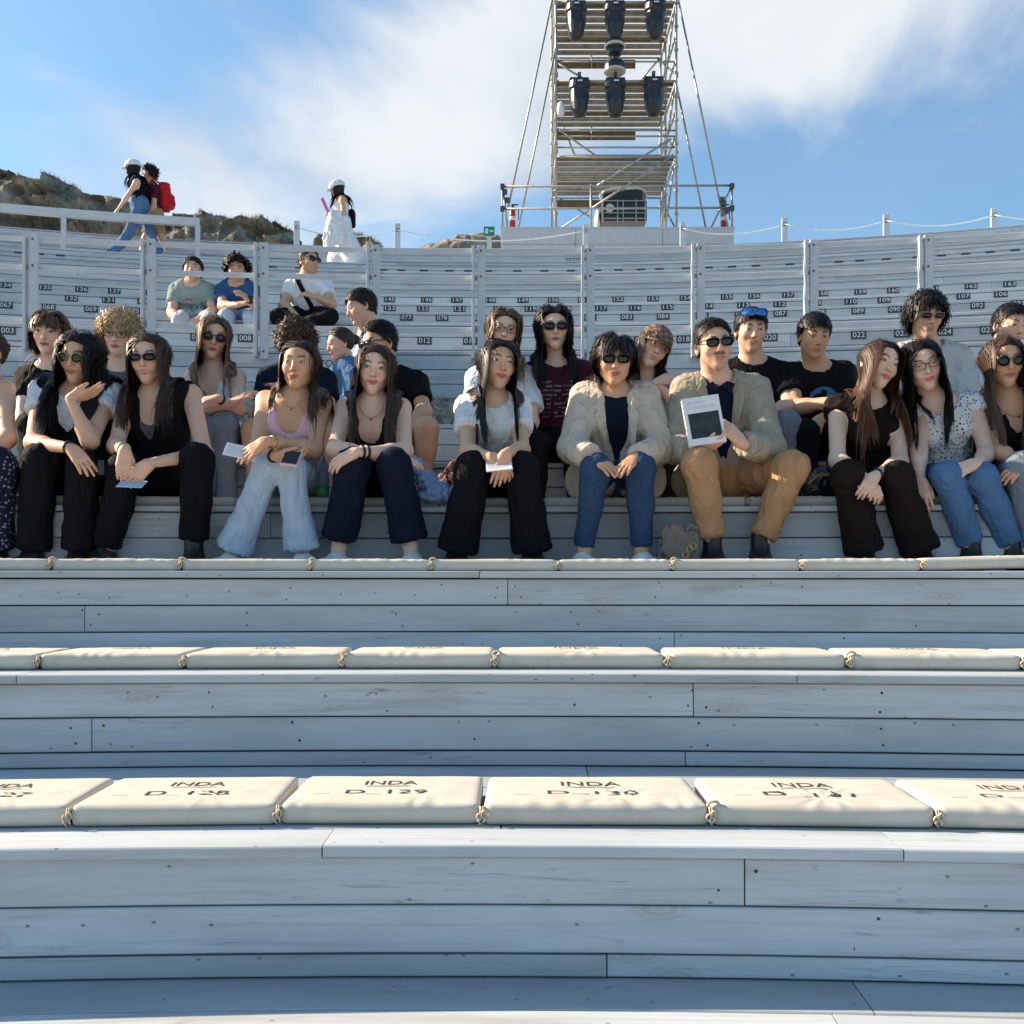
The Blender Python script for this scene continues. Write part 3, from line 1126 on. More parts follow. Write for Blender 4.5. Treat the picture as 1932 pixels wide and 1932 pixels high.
# exit sign
th, t = ray_arc(923, Rp - 0.35)
zc = (HZ - 437) / F * t
sg = empty('exit_sign', AP(Rp - 0.35, th, TZ['T']), -th)
mb = MB(); mb.box((0, 0, (zc - TZ['T']) / 2), (0.09, 0.03, zc - TZ['T'])); mb.build('post', M_paint, sg)
M_green = simple('sign_green', (0.0, 0.20, 0.12), 0.5, 0, 0.05)
mb = MB(); mb.box((0, -0.022, zc - TZ['T']), (0.20, 0.012, 0.17)); brd = mb.build('board', M_green, sg)
mb = MB()
fr_ = (np.array((0, -0.030, zc - TZ['T'])), np.array((1., 0, 0)), np.array((0, 0, 1.)), np.array((0, -1., 0)))
for poly in ([(-.075, -.05), (-.02, -.05), (-.02, .05), (-.075, .05)], [(.0, .0), (.03, .035), (.03, .014), (.08, .014), (.08, -.014), (.03, -.014), (.03, -.035)]):
    mb.prism(poly, 0, 0.003, fr_)
mb.build('pictogram', M_pwhite, brd)
tag(sg, 'small green emergency exit sign on a white post', 'sign')

# ------------------------------------------------------------------ limestone rocks behind the top
def rock_mat():
    m, nt, b = new_mat('weathered_rock')
    t = N(nt, 'ShaderNodeTexCoord'); L = nt.links.new
    nz = N(nt, 'ShaderNodeTexNoise', ins={'Scale': 1.6, 'Detail': 9.0, 'Roughness': 0.7, 'Distortion': 0.3}); L(t.outputs['Object'], nz.inputs['Vector'])
    mpx = N(nt, 'ShaderNodeMapping'); mpx.inputs['Scale'].default_value = (0.5, 0.5, 2.6); L(t.outputs['Object'], mpx.inputs[0])
    n2 = N(nt, 'ShaderNodeTexNoise', ins={'Scale': 1.2, 'Detail': 6.0, 'Roughness': 0.65}); L(mpx.outputs[0], n2.inputs['Vector'])
    c = ramp(nt, nz.outputs[0], [(0.32, (0.06, 0.052, 0.040)), (0.45, (0.17, 0.155, 0.13)), (0.58, (0.32, 0.29, 0.235)), (0.72, (0.50, 0.465, 0.40))])
    c = mixc(nt, smooth_node(nt, n2.outputs[0], 0.45, 0.62, 0.0, 0.75), c, (0.10, 0.092, 0.075))
    geo = N(nt, 'ShaderNodeNewGeometry'); sx = N(nt, 'ShaderNodeSeparateXYZ'); L(geo.outputs['Normal'], sx.inputs[0])
    gr = math_node(nt, 'MULTIPLY', smooth_node(nt, sx.outputs[2], 0.45, 0.85), smooth_node(nt, nz.outputs[0], 0.42, 0.55))
    c = mixc(nt, math_node(nt, 'MULTIPLY', gr, 0.4), c, (0.19, 0.175, 0.10))
    L(c, b.inputs['Base Color']); b.inputs['Roughness'].default_value = 0.95
    bump(nt, b, nz.outputs[0], 0.8, 0.12)
    return m


M_rock = rock_mat()
M_grass = simple('dry_grass', (0.17, 0.17, 0.06), 0.9, 0, 0.5, 60)


def rock(name, ridge, d, thick, zbase, label, seed, amp=0.35, n=220):
    px = np.linspace(ridge[0][0], ridge[-1][0], n)
    py = np.interp(px, [r[0] for r in ridge], [r[1] for r in ridge])
    X = (px - 966) / F * d
    zt = (HZ - py) / F * d
    prof = [(0.0, 0.0), (0.0, 0.14), (0.02, 0.28), (0.05, 0.42), (0.03, 0.56), (0.10, 0.70), (0.16, 0.82), (0.22, 0.92), (0.35, 1.0), (0.6, 1.0), (0.85, 0.95), (1.0, 0.75), (1.05, 0.0)]
    tq = np.linspace(0, len(prof) - 1, 44)
    prof = list(zip(np.interp(tq, range(len(prof)), [a for a, b in prof]), np.interp(tq, range(len(prof)), [b for a, b in prof])))
    V = np.zeros((n, len(prof), 3))
    for j, (q, h) in enumerate(prof):
        V[:, j, 0] = X; V[:, j, 1] = d - 0.35 * thick + q * thick
        V[:, j, 2] = EZ + zbase + (zt - zbase) * h
    V = V.reshape(-1, 3)
    nn = np.stack((fbm(V * 0.9, seed, 4), 0.7 - 1.5 * np.abs(fbm(V * np.array((1.0, 1.0, 1.7)) + 31, seed + 1, 5)), fbm(V * 1.6 + 57, seed + 2, 4)), 1)
    st = np.sin(V[:, 2] * 7 + 2 * nn[:, 0])
    V[:, 1] -= amp * 1.5 * (nn[:, 1] + 0.2 * st); V[:, 0] += amp * 0.3 * nn[:, 0]; V[:, 2] += amp * 0.30 * nn[:, 2]
    k = len(prof)
    q = np.array([(i * k + j, (i + 1) * k + j, (i + 1) * k + j + 1, i * k + j + 1) for i in range(n - 1) for j in range(k - 1)])
    o = link(name, mesh_np(name, V, [q], smooth=True), None, (M_rock,))
    tag(o, label, 'rock')
    return V.reshape(n, k, 3)


V1 = rock('rock_outcrop', [(-260, 300), (-60, 318), (0, 326), (60, 336), (120, 345), (170, 362), (215, 372), (260, 396), (330, 420), (345, 440)], 28, 4, 5.6, 'long dark limestone cliff sloping down behind the handrail and walkers', 3, 0.45)
V2 = rock('rock_outcrop', [(318, 448), (335, 412), (352, 407), (378, 404), (398, 409), (420, 418), (440, 411), (462, 407), (490, 412), (520, 421), (545, 430), (566, 455)], 26, 3, 5.6, 'low double-humped limestone rock between the walkers and the rope posts', 21, 0.3, 110)
V3 = rock('rock_outcrop', [(590, 465), (600, 447), (640, 438), (660, 440), (700, 455), (720, 462)], 25, 2, 5.9, 'small grassy rock half hidden by the white dress', 33, 0.2, 70)
V4 = rock('rock_outcrop', [(795, 468), (815, 458), (850, 456), (862, 444), (880, 439), (905, 440), (935, 442), (960, 455), (975, 470)], 23, 2, 5.8, 'pale limestone rock behind the green exit sign', 44, 0.16, 80)
V5 = rock('rock_outcrop', [(1385, 478), (1392, 467), (1410, 465), (1440, 464), (1455, 472), (1465, 480)], 20.3, 1.0, 5.9, 'small row of pale stones lying right of the scaffold base', 51, 0.08, 60)
V6 = rock('rock_outcrop', [(1850, 460), (1862, 441), (1880, 435), (1900, 430), (1932, 430), (2000, 422), (2090, 425), (2160, 450)], 24, 2, 5.7, 'low pale rock beyond the last rope post', 63, 0.14, 60)
# dry grass along the rock tops
gv = []; gf = []
for VV in (V1, V2, V3, V6):
    n, k, _ = VV.shape
    for c in range(int(n * 7)):
        i = rnd.randrange(n - 1); j = rnd.randrange(int(k * .55), int(k * .78))
        if vnoise(VV[i, j][None] * 0.8, 5)[0] < 0.12: continue
        p = VV[i, j] + (VV[i + 1, j + 1] - VV[i, j]) * rnd.random() - np.array((0, 0, 0.03))
        for b in range(4):
            a = rnd.uniform(0, 6.28); h = rnd.uniform(0.04, 0.16); w = rnd.uniform(0.006, 0.014)
            s = np.array((math.cos(a), math.sin(a), 0)) * w; l = np.array((rnd.uniform(-.1, .1), rnd.uniform(-.1, .1), h))
            b0 = len(gv); gv += [p - s, p + s, p + l]; gf.append((b0, b0 + 1, b0 + 2))
me = bpy.data.meshes.new('dry_grass'); me.from_pydata([tuple(v) for v in gv], [], gf)
tag(link('dry_grass', me, None, (M_grass,)), 'dry grass growing along the top of the rocks', 'grass', kind='stuff')

# ------------------------------------------------------------------ scaffold light tower
M_galv = simple('galvanised_steel', (0.33, 0.34, 0.32), 0.45, 0.6, 0.2, 12)
M_deck = simple('scaffold_deck', (0.27, 0.258, 0.215), 0.75, 0.1, 0.3, 5)
M_ply = simple('brown_plywood', (0.16, 0.118, 0.075), 0.8, 0, 0.3, 4)
M_lamp = simple('lamp_black', (0.012, 0.014, 0.022), 0.35, 0.0, 0.15, 20, 0.5)
M_lens = simple('lamp_glass', (0.45, 0.43, 0.36), 0.15, 0.0, 0.05, 20, 0.7)
M_red = simple('extinguisher_red', (0.45, 0.015, 0.02), 0.35)
TD, TB = 21.8, 24.1
xl, xr = (1049 - 966) / F * TD, (1276 - 966) / F * TD
zbase = (HZ - 433) / F * 21.3
box_w0, box_w1 = (945 - 966) / F * 21.2, (1385 - 966) / F * 21.2
base = empty('tower_platform', ((box_w0 + box_w1) / 2, 21.2, EZ + TZ['T']))
bo = np.array(base.location)
mb = MB(); mb.box(((box_w0 + box_w1) / 2, 21.2 + 2.2, EZ + (TZ['T'] + zbase) / 2 - 0.02), (box_w1 - box_w0 - 0.06, 4.3, zbase - TZ['T'] - 0.02)); fpart(mb, 'core', M_core, base, bo)
zz = zbase
hgt = [0.34, 0.33, 0.34, 0.33, 0.3]
jx = [box_w0, box_w0 + 1.55, box_w0 + 3.35, box_w1]
for h in hgt:
    if zz - h < TZ['T'] - 0.02: h = zz - TZ['T']
    if h < 0.05: break
    for a, c in zip(jx[:-1], jx[1:]):
        mb = MB(); mb.box(((a + c) / 2, 21.215 + rnd.uniform(-.004, .004), EZ + zz - h / 2), (c - a - 0.008, 0.03, h - 0.008)); fpart(mb, 'panel', M_paint, base, bo, bevel=0.003)
    zz -= h
for xs in (box_w0 + 0.015, box_w1 - 0.015):
    mb = MB(); mb.box((xs, 23.4, EZ + (TZ['T'] + zbase) / 2), (0.03, 4.3, zbase - TZ['T'] - 0.01)); fpart(mb, 'side_panel', M_paint, base, bo)
mb = MB(); mb.box(((box_w0 + box_w1) / 2, 23.37, EZ + zbase + 0.002), (box_w1 - box_w0 + 0.02, 4.36, 0.03)); fpart(mb, 'top_deck', M_paint, base, bo)
tag(base, 'white panelled platform box carrying the scaffold tower', 'platform')

tower = empty('scaffold_tower', ((xl + xr) / 2, TD, EZ + zbase))
to = np.array(tower.location)


def T(px, py, d):
    return W(px, py, d)


def tb(name, pts, r=0.024, mat=None, parent=None):
    mb = MB(); mb.tube(pts, r, 8); return fpart(mb, name, mat or M_galv, parent or tower, to, smooth=True)


ztop = 14.6
for x, y in ((xl, TD), (xr, TD), (xl, TB), (xr, TB), (xr, (TD + TB) / 2 + 0.4)):
    leg = tb('leg', [(x, y, EZ + zbase), (x, y, EZ + ztop)], 0.026)
    mb = MB()
    for zc in np.arange(zbase + 0.5, ztop, 0.5):
        mb.lathe([(0.045, -0.02), (0.05, 0.0), (0.045, 0.02)], (x, y, EZ + zc), (0, 0, 1), 8)
    mb.lathe([(0.07, 0.0), (0.07, 0.02), (0.04, 0.03), (0.04, 0.12)], (x, y, EZ + zbase + 0.016), (0, 0, 1), 8)
    fpart(mb, 'coupler', M_galv, leg, to)
deck_z = [(HZ - 296) / F * TD, (HZ - 153) / F * TD, (HZ - 4) / F * TD]
for z in deck_z:
    for y in (TD, TB):
        tb('ledger', [(xl, y, EZ + z), (xr, y, EZ + z)])
        if y == TB:
            tb('ledger', [(xl, y, EZ + z + 0.5), (xr, y, EZ + z + 0.5)])
            tb('ledger', [(xl, y, EZ + z + 1.0), (xr, y, EZ + z + 1.0)])
    for x in (xl, xr):
        tb('transom', [(x, TD, EZ + z - 0.03), (x, TB, EZ + z - 0.03)])
        tb('transom', [(x, TD, EZ + z + 0.5), (x, TB, EZ + z + 0.5)])
        tb('transom', [(x, TD, EZ + z + 1.0), (x, TB, EZ + z + 1.0)])
    n = 8
    dep = (TB - TD - 0.1) / n
    for k in range(n):
        mb = MB(); mb.box(((xl + xr) / 2, TD + 0.08 + (k + 0.5) * dep, EZ + z + 0.045), (xr - xl - 0.06, dep - 0.10, 0.032))
        # stiffening lips under each board
        mb.box(((xl + xr) / 2, TD + 0.08 + (k + 0.5) * dep, EZ + z + 0.022), (xr - xl - 0.062, 0.03, 0.02))
        fpart(mb, 'deck_board', M_deck if k % 5 else M_ply, tower, to)
    mb = MB(); mb.box(((xl + xr) / 2 - 0.25, TB - 0.05, EZ + z - 0.17), (xr - xl - 0.7, 0.03, 0.2)); fpart(mb, 'toe_board', M_ply, tower, to)
    tb('hanger', [((xl + xr) / 2 - 0.35, TB - 0.08, EZ + z + 0.02), ((xl + xr) / 2 - 0.35, TB - 0.08, EZ + z - 0.27)], 0.015)
for py in (115, 245, 256, 277):
    tb('ledger', [(xl, TD + 0.03, EZ + (HZ - py) / F * TD), (xr, TD + 0.03, EZ + (HZ - py) / F * TD)], 0.02)
for a, c in (((1050, 118, TD), (1100, 148, TD)), ((1052, 243, TD), (1122, 292, TD)), ((1266, 262, TD - .03), (1124, 352, TD - .06)), ((1270, 292, TD - .03), (1112, 396, TD - .06)),
             ((1056, 375, TB), (1118, 412, TB)), ((1058, 431, TB), (1180, 352, TB)), ((1245, 110, TB), (1210, 150, TB)), ((1115, 352, TD - .3), (1115, 433, TD - .3)),
             ((1063, 240, TB), (1084, 292, TB)), ((1246, 431, TB), (1256, 355, TD))):
    tb('brace', [T(*a), T(*c)], 0.022)
for z0, z1 in ((zbase, deck_z[0]), (deck_z[0], deck_z[1]), (deck_z[1], deck_z[2]), (deck_z[2], ztop)):
    tb('brace', [(xr + .03, TD, EZ + z0 + 0.1), (xr + .03, TB, EZ + z1 - 0.1)], 0.021)
    tb('brace', [(xr - .03, TB, EZ + z0 + 0.1), (xr - .03, TD, EZ + z1 - 0.1)], 0.021)
    tb('brace', [(xl + .03, TD, EZ + z0 + 0.1), (xl + .03, TB, EZ + z1 - 0.1)], 0.021)
# raking stays
for a, c in (((1047, -25, TD), (958, 396, 21.4)), ((1047, 98, TD), (978, 432, 21.9)), ((1276, -20, TD), (1363, 405, 21.4)), ((1276, 158, TD), (1332, 432, 21.9))):
    tb('stay', [T(*a), T(*c)], 0.021)
# guard rail of the platform
for py in (352, 394):
    tb('guard_rail', [T(946, py, 21.4), T(1383, py - 2, 21.4)], 0.024)
for px in (948, 1115, 1250, 1381):
    tb('guard_post', [T(px, 348, 21.42), T(px, 433, 21.42)], 0.022)
for a, c in (((949, 358, 21.44), (958, 432, 21.6)), ((1378, 356, 21.44), (1340, 432, 21.8)), ((1362, 380, 21.4), (1374, 432, 21.5))):
    tb('brace', [T(*a), T(*c)], 0.022)
mb = MB()
for px, py in ((948, 352), (948, 394), (953, 362), (957, 378), (1381, 351), (1381, 393), (1362, 377), (1366, 384), (1372, 398)):
    p = T(px, py, 21.38); mb.box(p, (0.09, 0.08, 0.10))
fpart(mb, 'clamp', M_bolt, tower, to)
tag(tower, 'tall galvanised scaffold tower with three plank decks and raking stays', 'scaffold')


def fixture(px, py0, d, label, tilt=0.0):
    top = T(px, py0, d)
    o = empty('stage_light', top)
    L = 0.76
    mb = MB()
    mb.lathe([(0.12, 0.0), (0.225, -0.03), (0.235, -0.16), (0.20, -0.20), (0.19, -0.45), (0.165, -0.62), (0.12, -L + 0.03), (0.03, -L)], (0, 0, -0.03), (0.0, tilt, 1), 18)
    hb = mb.build('housing', M_lamp, o, smooth=False)
    mb = MB()
    for k in range(6):
        a = k * math.pi / 3
        mb.box((0.2 * math.cos(a), 0.2 * math.sin(a), -0.32), (0.012, 0.012, 0.24))
    mb.build('cooling_fin', M_lamp, hb)
    mb = MB(); mb.box((0, 0, 0.02), (0.40, 0.10, 0.06)); mb.box((-0.2, 0, -0.09), (0.03, 0.08, 0.2)); mb.box((0.2, 0, -0.09), (0.03, 0.08, 0.2)); mb.build('yoke', M_lamp, o, bevel=0.004)
    mb = MB(); mb.tube([(0, 0, 0.03), (0, 0, 0.12)], 0.02, 8); mb.box((0, 0, 0.12), (0.07, 0.08, 0.09)); mb.build('clamp', M_bolt, o)
    mb = MB(); mb.box((0.0, -0.236, -0.11), (0.1, 0.01, 0.03)); mb.build('maker_plate', M_pwhite, o)
    tag(o, label, 'stage light', 'stage lights hung on the tower')


for px, py, lb in ((1087, 7, 'top deck, beside the unbraced tower leg'), (1160, 7, 'middle of three under the top deck'), (1236, 5, 'top deck, beside the cross-braced leg'),
                   (1093, 152, 'second deck, beside the small white floodlight'), (1161, 152, 'middle of three under the second deck'), (1233, 150, 'second deck, beside the cross-braced leg')):
    fixture(px, py, TD - 0.12, 'black stage light, ' + lb)
# moving head between the decks
p = T(1160, 92, TD - 0.1)
mh = empty('moving_head_light', p)
mb = MB(); mb.lathe([(0.16, 0.17), (0.20, 0.13), (0.21, 0.03), (0.17, -0.02)], (0, 0, 0), (0, 0, 1), 18); mb.build('base', M_lamp, mh, smooth=True)
mb = MB(); mb.lathe([(0.212, 0.02), (0.222, 0.03), (0.222, 0.07), (0.208, 0.085)], (0, 0, 0), (0, 0, 1), 18); mb.build('collar', M_lens, mh, smooth=True)
mb = MB(); mb.lathe([(0.155, 0.03), (0.15, -0.12), (0.07, -0.18), (0.06, -0.22), (0.10, -0.25), (0.20, -0.30), (0.23, -0.38), (0.23, -0.46)], (0, 0, 0), (0, 0, 1), 18); hd = mb.build('head', M_lamp, mh, smooth=False)
mb = MB(); mb.lathe([(0.2295, -0.455), (0.231, -0.50), (0.20, -0.515)], (0, 0, 0), (0, 0, 1), 18); mb.build('lens', M_lens, hd)
mb = MB(); mb.tube([(0, 0, 0.15), (0, 0, 0.32)], 0.02, 8); mb.build('clamp', M_bolt, mh)
tag(mh, 'single moving stage light with white collar hanging mid-air under the top deck', 'stage light')
# white junction box on the leg
p = T(1058, 205, TD - 0.08)
mb = MB(); mb.lathe([(0.02, 0.15), (0.07, 0.11), (0.09, 0.0), (0.08, -0.12), (0.03, -0.15)], p, (0, 0, 1), 10)
tag(mb.build('floodlight', M_pwhite, None, smooth=True), 'small white floodlight clamped on the left tower leg', 'floodlight')
# projector under a rain cover
pj = empty('projector', T(1170, 432, 22.6))
mb = MB(); mb.box((0.05, 0, 0.26), (0.98, 0.8, 0.44)); bd = mb.build('body', M_lamp, pj, bevel=0.02)
mb = MB()
for x in (-0.42, -0.10, 0.02, 0.30, 0.50): mb.box((x, -0.43, 0.24), (0.025, 0.03, 0.48))
for z in (0.08, 0.2, 0.46): mb.box((0.04, -0.425, z), (0.96, 0.025, 0.022))
mb.build('frame', M_galv, pj)
mb = MB(); mb.box((-0.18, 0, 0.58), (0.45, 0.6, 0.2)); mb.box((0.25, 0, 0.62), (0.42, 0.6, 0.26)); mb.build('upper_unit', M_lamp, pj, bevel=0.02)
mb = MB(); mb.lathe([(0.09, 0), (0.09, 0.06), (0.07, 0.065)], (-0.27, -0.4, 0.3), (0, -1, 0), 14); mb.build('lens', M_lens, pj)
pr = [ell((0.05, 0, 0.74), (0.52, 0.42, 0.12), 0.08), ell((0.32, 0, 0.66), (0.25, 0.42, 0.24), 0.08), ell((-0.50, 0, 0.20), (0.07, 0.30, 0.22), 0.03), rbox((0.02, -0.38, 0.45), (0.50, 0.3, 0.30), 0.05, 0.05, op=-1)]
V, q = sdf_mesh(pr, 0.035)
V += 0.02 * np.stack((vnoise(V * 9, 1), vnoise(V * 9, 2), vnoise(V * 9, 3)), 1)
link('rain_cover', mesh_np('rain_cover', V, [q]), pj, (simple('tarpaulin', (0.62, 0.60, 0.52), 0.5, 0, 0.15, 6),))
tag(pj, 'black projector rack under a pale rain cover inside the tower foot', 'projector')
for px, lb in ((967, 'red fire extinguisher at the left end of the scaffold platform'), (1365, 'red and white fire extinguisher at the right end of the scaffold platform')):
    o = empty('fire_extinguisher', T(px, 432, 21.6))
    mb = MB(); mb.lathe([(0.04, 0.0), (0.062, 0.01), (0.062, 0.36), (0.045, 0.42), (0.025, 0.44)], (0, 0, 0), (0, 0, 1), 12); mb.build('cylinder', M_red, o, smooth=True)
    mb = MB(); mb.lathe([(0.0632, 0.17), (0.0632, 0.25)], (0, 0, 0), (0, 0, 1), 12); mb.build('paper_label', M_pwhite, o, smooth=True)
    mb = MB(); mb.box((0, 0, 0.47), (0.05, 0.05, 0.07)); mb.box((0.05, 0, 0.51), (0.14, 0.03, 0.02)); mb.tube([(0.03, 0, 0.46), (0.12, 0, 0.42), (0.13, 0, 0.2)], 0.012, 6); mb.build('valve', M_lamp, o)
    tag(o, lb, 'fire extinguisher')

# ------------------------------------------------------------------ people
def attr_mat(name, rough, spec, var=0.06, scale=60, sss=0.0, sheen=0.0, bmp=0.1):
    m, nt, b = new_mat(name)
    a = N(nt, 'ShaderNodeAttribute'); a.attribute_name = 'Col'
    t = N(nt, 'ShaderNodeTexCoord')
    nz = N(nt, 'ShaderNodeTexNoise', ins={'Scale': scale, 'Detail': 4.0, 'Roughness': 0.6})
    nt.links.new(t.outputs['Object'], nz.inputs['Vector'])
    f = smooth_node(nt, nz.outputs[0], 0.3, 0.7, 1 - var, 1 + var)
    c = N(nt, 'ShaderNodeVectorMath', operation='SCALE')
    nt.links.new(a.outputs['Color'], c.inputs[0]); nt.links.new(f, c.inputs['Scale'])
    nt.links.new(c.outputs[0], b.inputs['Base Color'])
    b.inputs['Roughness'].default_value = rough
    b.inputs['Specular IOR Level'].default_value = spec
    if sss:
        b.inputs['Subsurface Weight'].default_value = sss
        b.inputs['Subsurface Radius'].default_value = (0.010, 0.004, 0.002)
        b.inputs['Subsurface Scale'].default_value = 1.0
    if bmp:
        bump(nt, b, nz.outputs[0], bmp, 0.002)
    return m


M_skin = attr_mat('skin', 0.5, 0.35, 0.05, 45, sss=0.12)
M_hair = attr_mat('hair', 0.50, 0.28, 0.12, 25, bmp=0)


def cloth_mat(name, c, kind='plain', rough=0.85, c2=None):
    if name in MATS:
        return MATS[name]
    m, nt, b = new_mat(name)
    L = nt.links.new
    t = N(nt, 'ShaderNodeTexCoord')
    nz = N(nt, 'ShaderNodeTexNoise', ins={'Scale': 14.0, 'Detail': 5.0, 'Roughness': 0.6}); L(t.outputs['Object'], nz.inputs['Vector'])
    fine = N(nt, 'ShaderNodeTexNoise', ins={'Scale': 350.0, 'Detail': 2.0}); L(t.outputs['Object'], fine.inputs['Vector'])
    v = 0.10
    col = ramp(nt, nz.outputs[0], [(0.3, tuple(x * (1 - v) for x in c)), (0.7, tuple(min(1, x * (1 + v)) for x in c))])
    if kind == 'denim':
        col = mixc(nt, smooth_node(nt, fine.outputs[0], 0.4, 0.65, 0.0, 0.22), col, tuple(min(1, x * 1.7 + 0.03) for x in c))
    elif kind in ('dots', 'leopard'):
        vo = N(nt, 'ShaderNodeTexVoronoi', ins={'Scale': 62.0 if kind == 'dots' else 55.0, 'Randomness': 0.75}); L(t.outputs['Object'], vo.inputs['Vector'])
        col = mixc(nt, smooth_node(nt, vo.outputs['Distance'], 0.25, 0.34, 1.0, 0.0), col, c2)
    elif kind == 'plaid':
        sx = N(nt, 'ShaderNodeSeparateXYZ'); L(t.outputs['Object'], sx.inputs[0])
        for o_, k_ in ((0, 190.0), (2, 210.0)):
            s_ = math_node(nt, 'SINE', math_node(nt, 'MULTIPLY', sx.outputs[o_], k_))
            col = mixc(nt, smooth_node(nt, s_, 0.1, 0.4, 0.0, 0.45), col, c2)
    elif kind == 'print':
        vo = N(nt, 'ShaderNodeTexNoise', ins={'Scale': 34.0, 'Detail': 3.0, 'Roughness': 0.6, 'Distortion': 1.2}); L(t.outputs['Object'], vo.inputs['Vector'])
        col = mixc(nt, smooth_node(nt, vo.outputs[0], 0.50, 0.56), col, c2)
    L(col, b.inputs['Base Color'])
    b.inputs['Roughness'].default_value = rough
    b.inputs['Specular IOR Level'].default_value = 0.12
    if 'Sheen Weight' in b.inputs:
        b.inputs['Sheen Weight'].default_value = 0.0
    mpf = N(nt, 'ShaderNodeMapping'); mpf.inputs['Scale'].default_value = (1.0, 1.0, 0.45); mpf.inputs['Rotation'].default_value = (0.3, 0.5, 0.2); L(t.outputs['Object'], mpf.inputs[0])
    fold = N(nt, 'ShaderNodeTexNoise', ins={'Scale': 15.0, 'Detail': 3.0, 'Roughness': 0.45, 'Distortion': 1.6}); L(mpf.outputs[0], fold.inputs['Vector'])
    rid = math_node(nt, 'SUBTRACT', 1.0, math_node(nt, 'ABSOLUTE', math_node(nt, 'MULTIPLY', math_node(nt, 'SUBTRACT', fold.outputs[0], 0.5), 4.0)))
    h = math_node(nt, 'ADD', math_node(nt, 'MULTIPLY', rid, 1.0), math_node(nt, 'MULTIPLY', fine.outputs[0], 0.05))
    bump(nt, b, h, 0.55, 0.013)
    MATS[name] = m
    return m


BLACK = cloth_mat('black_cotton', (0.0065, 0.0065, 0.0085))
NAVY = cloth_mat('navy_cotton', (0.007, 0.010, 0.024))
WHITE = cloth_mat('white_cotton', (0.72, 0.73, 0.76))
PINK = cloth_mat('pink_cotton', (0.70, 0.42, 0.53))
BEIGE = cloth_mat('beige_linen', (0.54, 0.455, 0.375))
TAUPE = cloth_mat('taupe_wool', (0.35, 0.305, 0.235))
TAN = cloth_mat('tan_chino', (0.42, 0.235, 0.122))
DARKBROWN = cloth_mat('dark_brown_cotton', (0.014, 0.009, 0.008))
JEAN = cloth_mat('blue_denim', (0.028, 0.060, 0.125), 'denim')
LJEAN = cloth_mat('washed_denim', (0.38, 0.46, 0.57), 'denim')
MJEAN = cloth_mat('mid_denim', (0.075, 0.155, 0.29), 'denim')
GJEAN = cloth_mat('grey_denim', (0.17, 0.20, 0.24), 'denim')
MAROON = cloth_mat('maroon_cotton', (0.055, 0.012, 0.022))
MAROONP = cloth_mat('maroon_print', (0.045, 0.012, 0.02), 'print', c2=(0.20, 0.17, 0.19))
GREY = cloth_mat('grey_cotton', (0.11, 0.105, 0.11))
LGREY = cloth_mat('pale_grey_cotton', (0.47, 0.48, 0.49))
SAGE = cloth_mat('sage_cotton', (0.27, 0.33, 0.31))
BLUE = cloth_mat('blue_cotton', (0.035, 0.10, 0.23))
LBLUE = cloth_mat('light_blue_cotton', (0.42, 0.52, 0.68))
DOTS = cloth_mat('dotted_cotton', (0.70, 0.70, 0.72), 'dots', c2=(0.05, 0.06, 0.13))
LEOP = cloth_mat('spotted_skirt', (0.015, 0.017, 0.035), 'leopard', c2=(0.26, 0.27, 0.36))
PLAID = cloth_mat('plaid_cap', (0.26, 0.17, 0.12), 'plaid', c2=(0.055, 0.04, 0.045))
M_shoe_w = simple('white_shoe', (0.66, 0.67, 0.68), 0.5)
M_shoe_b = simple('black_shoe', (0.015, 0.014, 0.014), 0.4)
M_lensd = simple('dark_lens', (0.006, 0.006, 0.008), 0.08, 0, 0.05, 10, 0.6, 0)
M_lensg = simple('green_lens', (0.012, 0.022, 0.012), 0.10, 0, 0.05, 10, 0.6, 0)
M_lensb = simple('brown_lens', (0.030, 0.010, 0.012), 0.10, 0, 0.05, 10, 0.6, 0)
M_lensm = simple('blue_mirror_lens', (0.06, 0.20, 0.50), 0.10, 0.6, 0.1, 10, 0.6, 0)
M_fdark = simple('dark_frame', (0.012, 0.010, 0.010), 0.3)
M_fgold = simple('gold_frame', (0.42, 0.30, 0.14), 0.3, 0.8)
M_fbrown = simple('tortoise_frame', (0.05, 0.025, 0.015), 0.3)
M_band = simple('wrist_band', (0.012, 0.012, 0.014), 0.5)
mg, ntg, bg_ = new_mat('clear_glass')
bg_.inputs['Transmission Weight'].default_value = 1.0; bg_.inputs['Roughness'].default_value = 0.02; bg_.inputs['IOR'].default_value = 1.08
bg_.inputs['Base Color'].default_value = (0.97, 0.97, 0.97, 1)
M_clear = mg

SKIN = {'light': (0.68, 0.415, 0.295), 'fair': (0.73, 0.48, 0.365), 'tan': (0.59, 0.335, 0.205), 'olive': (0.63, 0.38, 0.25)}
HAIRC = {'black': (0.010, 0.008, 0.008), 'dark': (0.020, 0.013, 0.010), 'brown': (0.052, 0.030, 0.019), 'mid': (0.10, 0.058, 0.032),
         'light': (0.22, 0.14, 0.080), 'blond': (0.48, 0.34, 0.18), 'auburn': (0.13, 0.055, 0.024)}


def nrm(v):
    v = np.asarray(v, float)
    return v / (np.linalg.norm(v) + 1e-12)


def head_frame(yaw, pitch, roll):
    y, p, r = R_(yaw), R_(pitch), R_(roll)
    f = np.array((math.sin(y), -math.cos(y), 0)); x = np.array((math.cos(y), math.sin(y), 0)); u = np.array((0, 0, 1.))
    f2 = f * math.cos(p) + u * math.sin(p); u2 = u * math.cos(p) - f * math.sin(p)
    u3 = u2 * math.cos(r) + x * math.sin(r); x3 = x * math.cos(r) - u2 * math.sin(r)
    return np.stack((x3, f2, u3))          # rows: right, forward, up


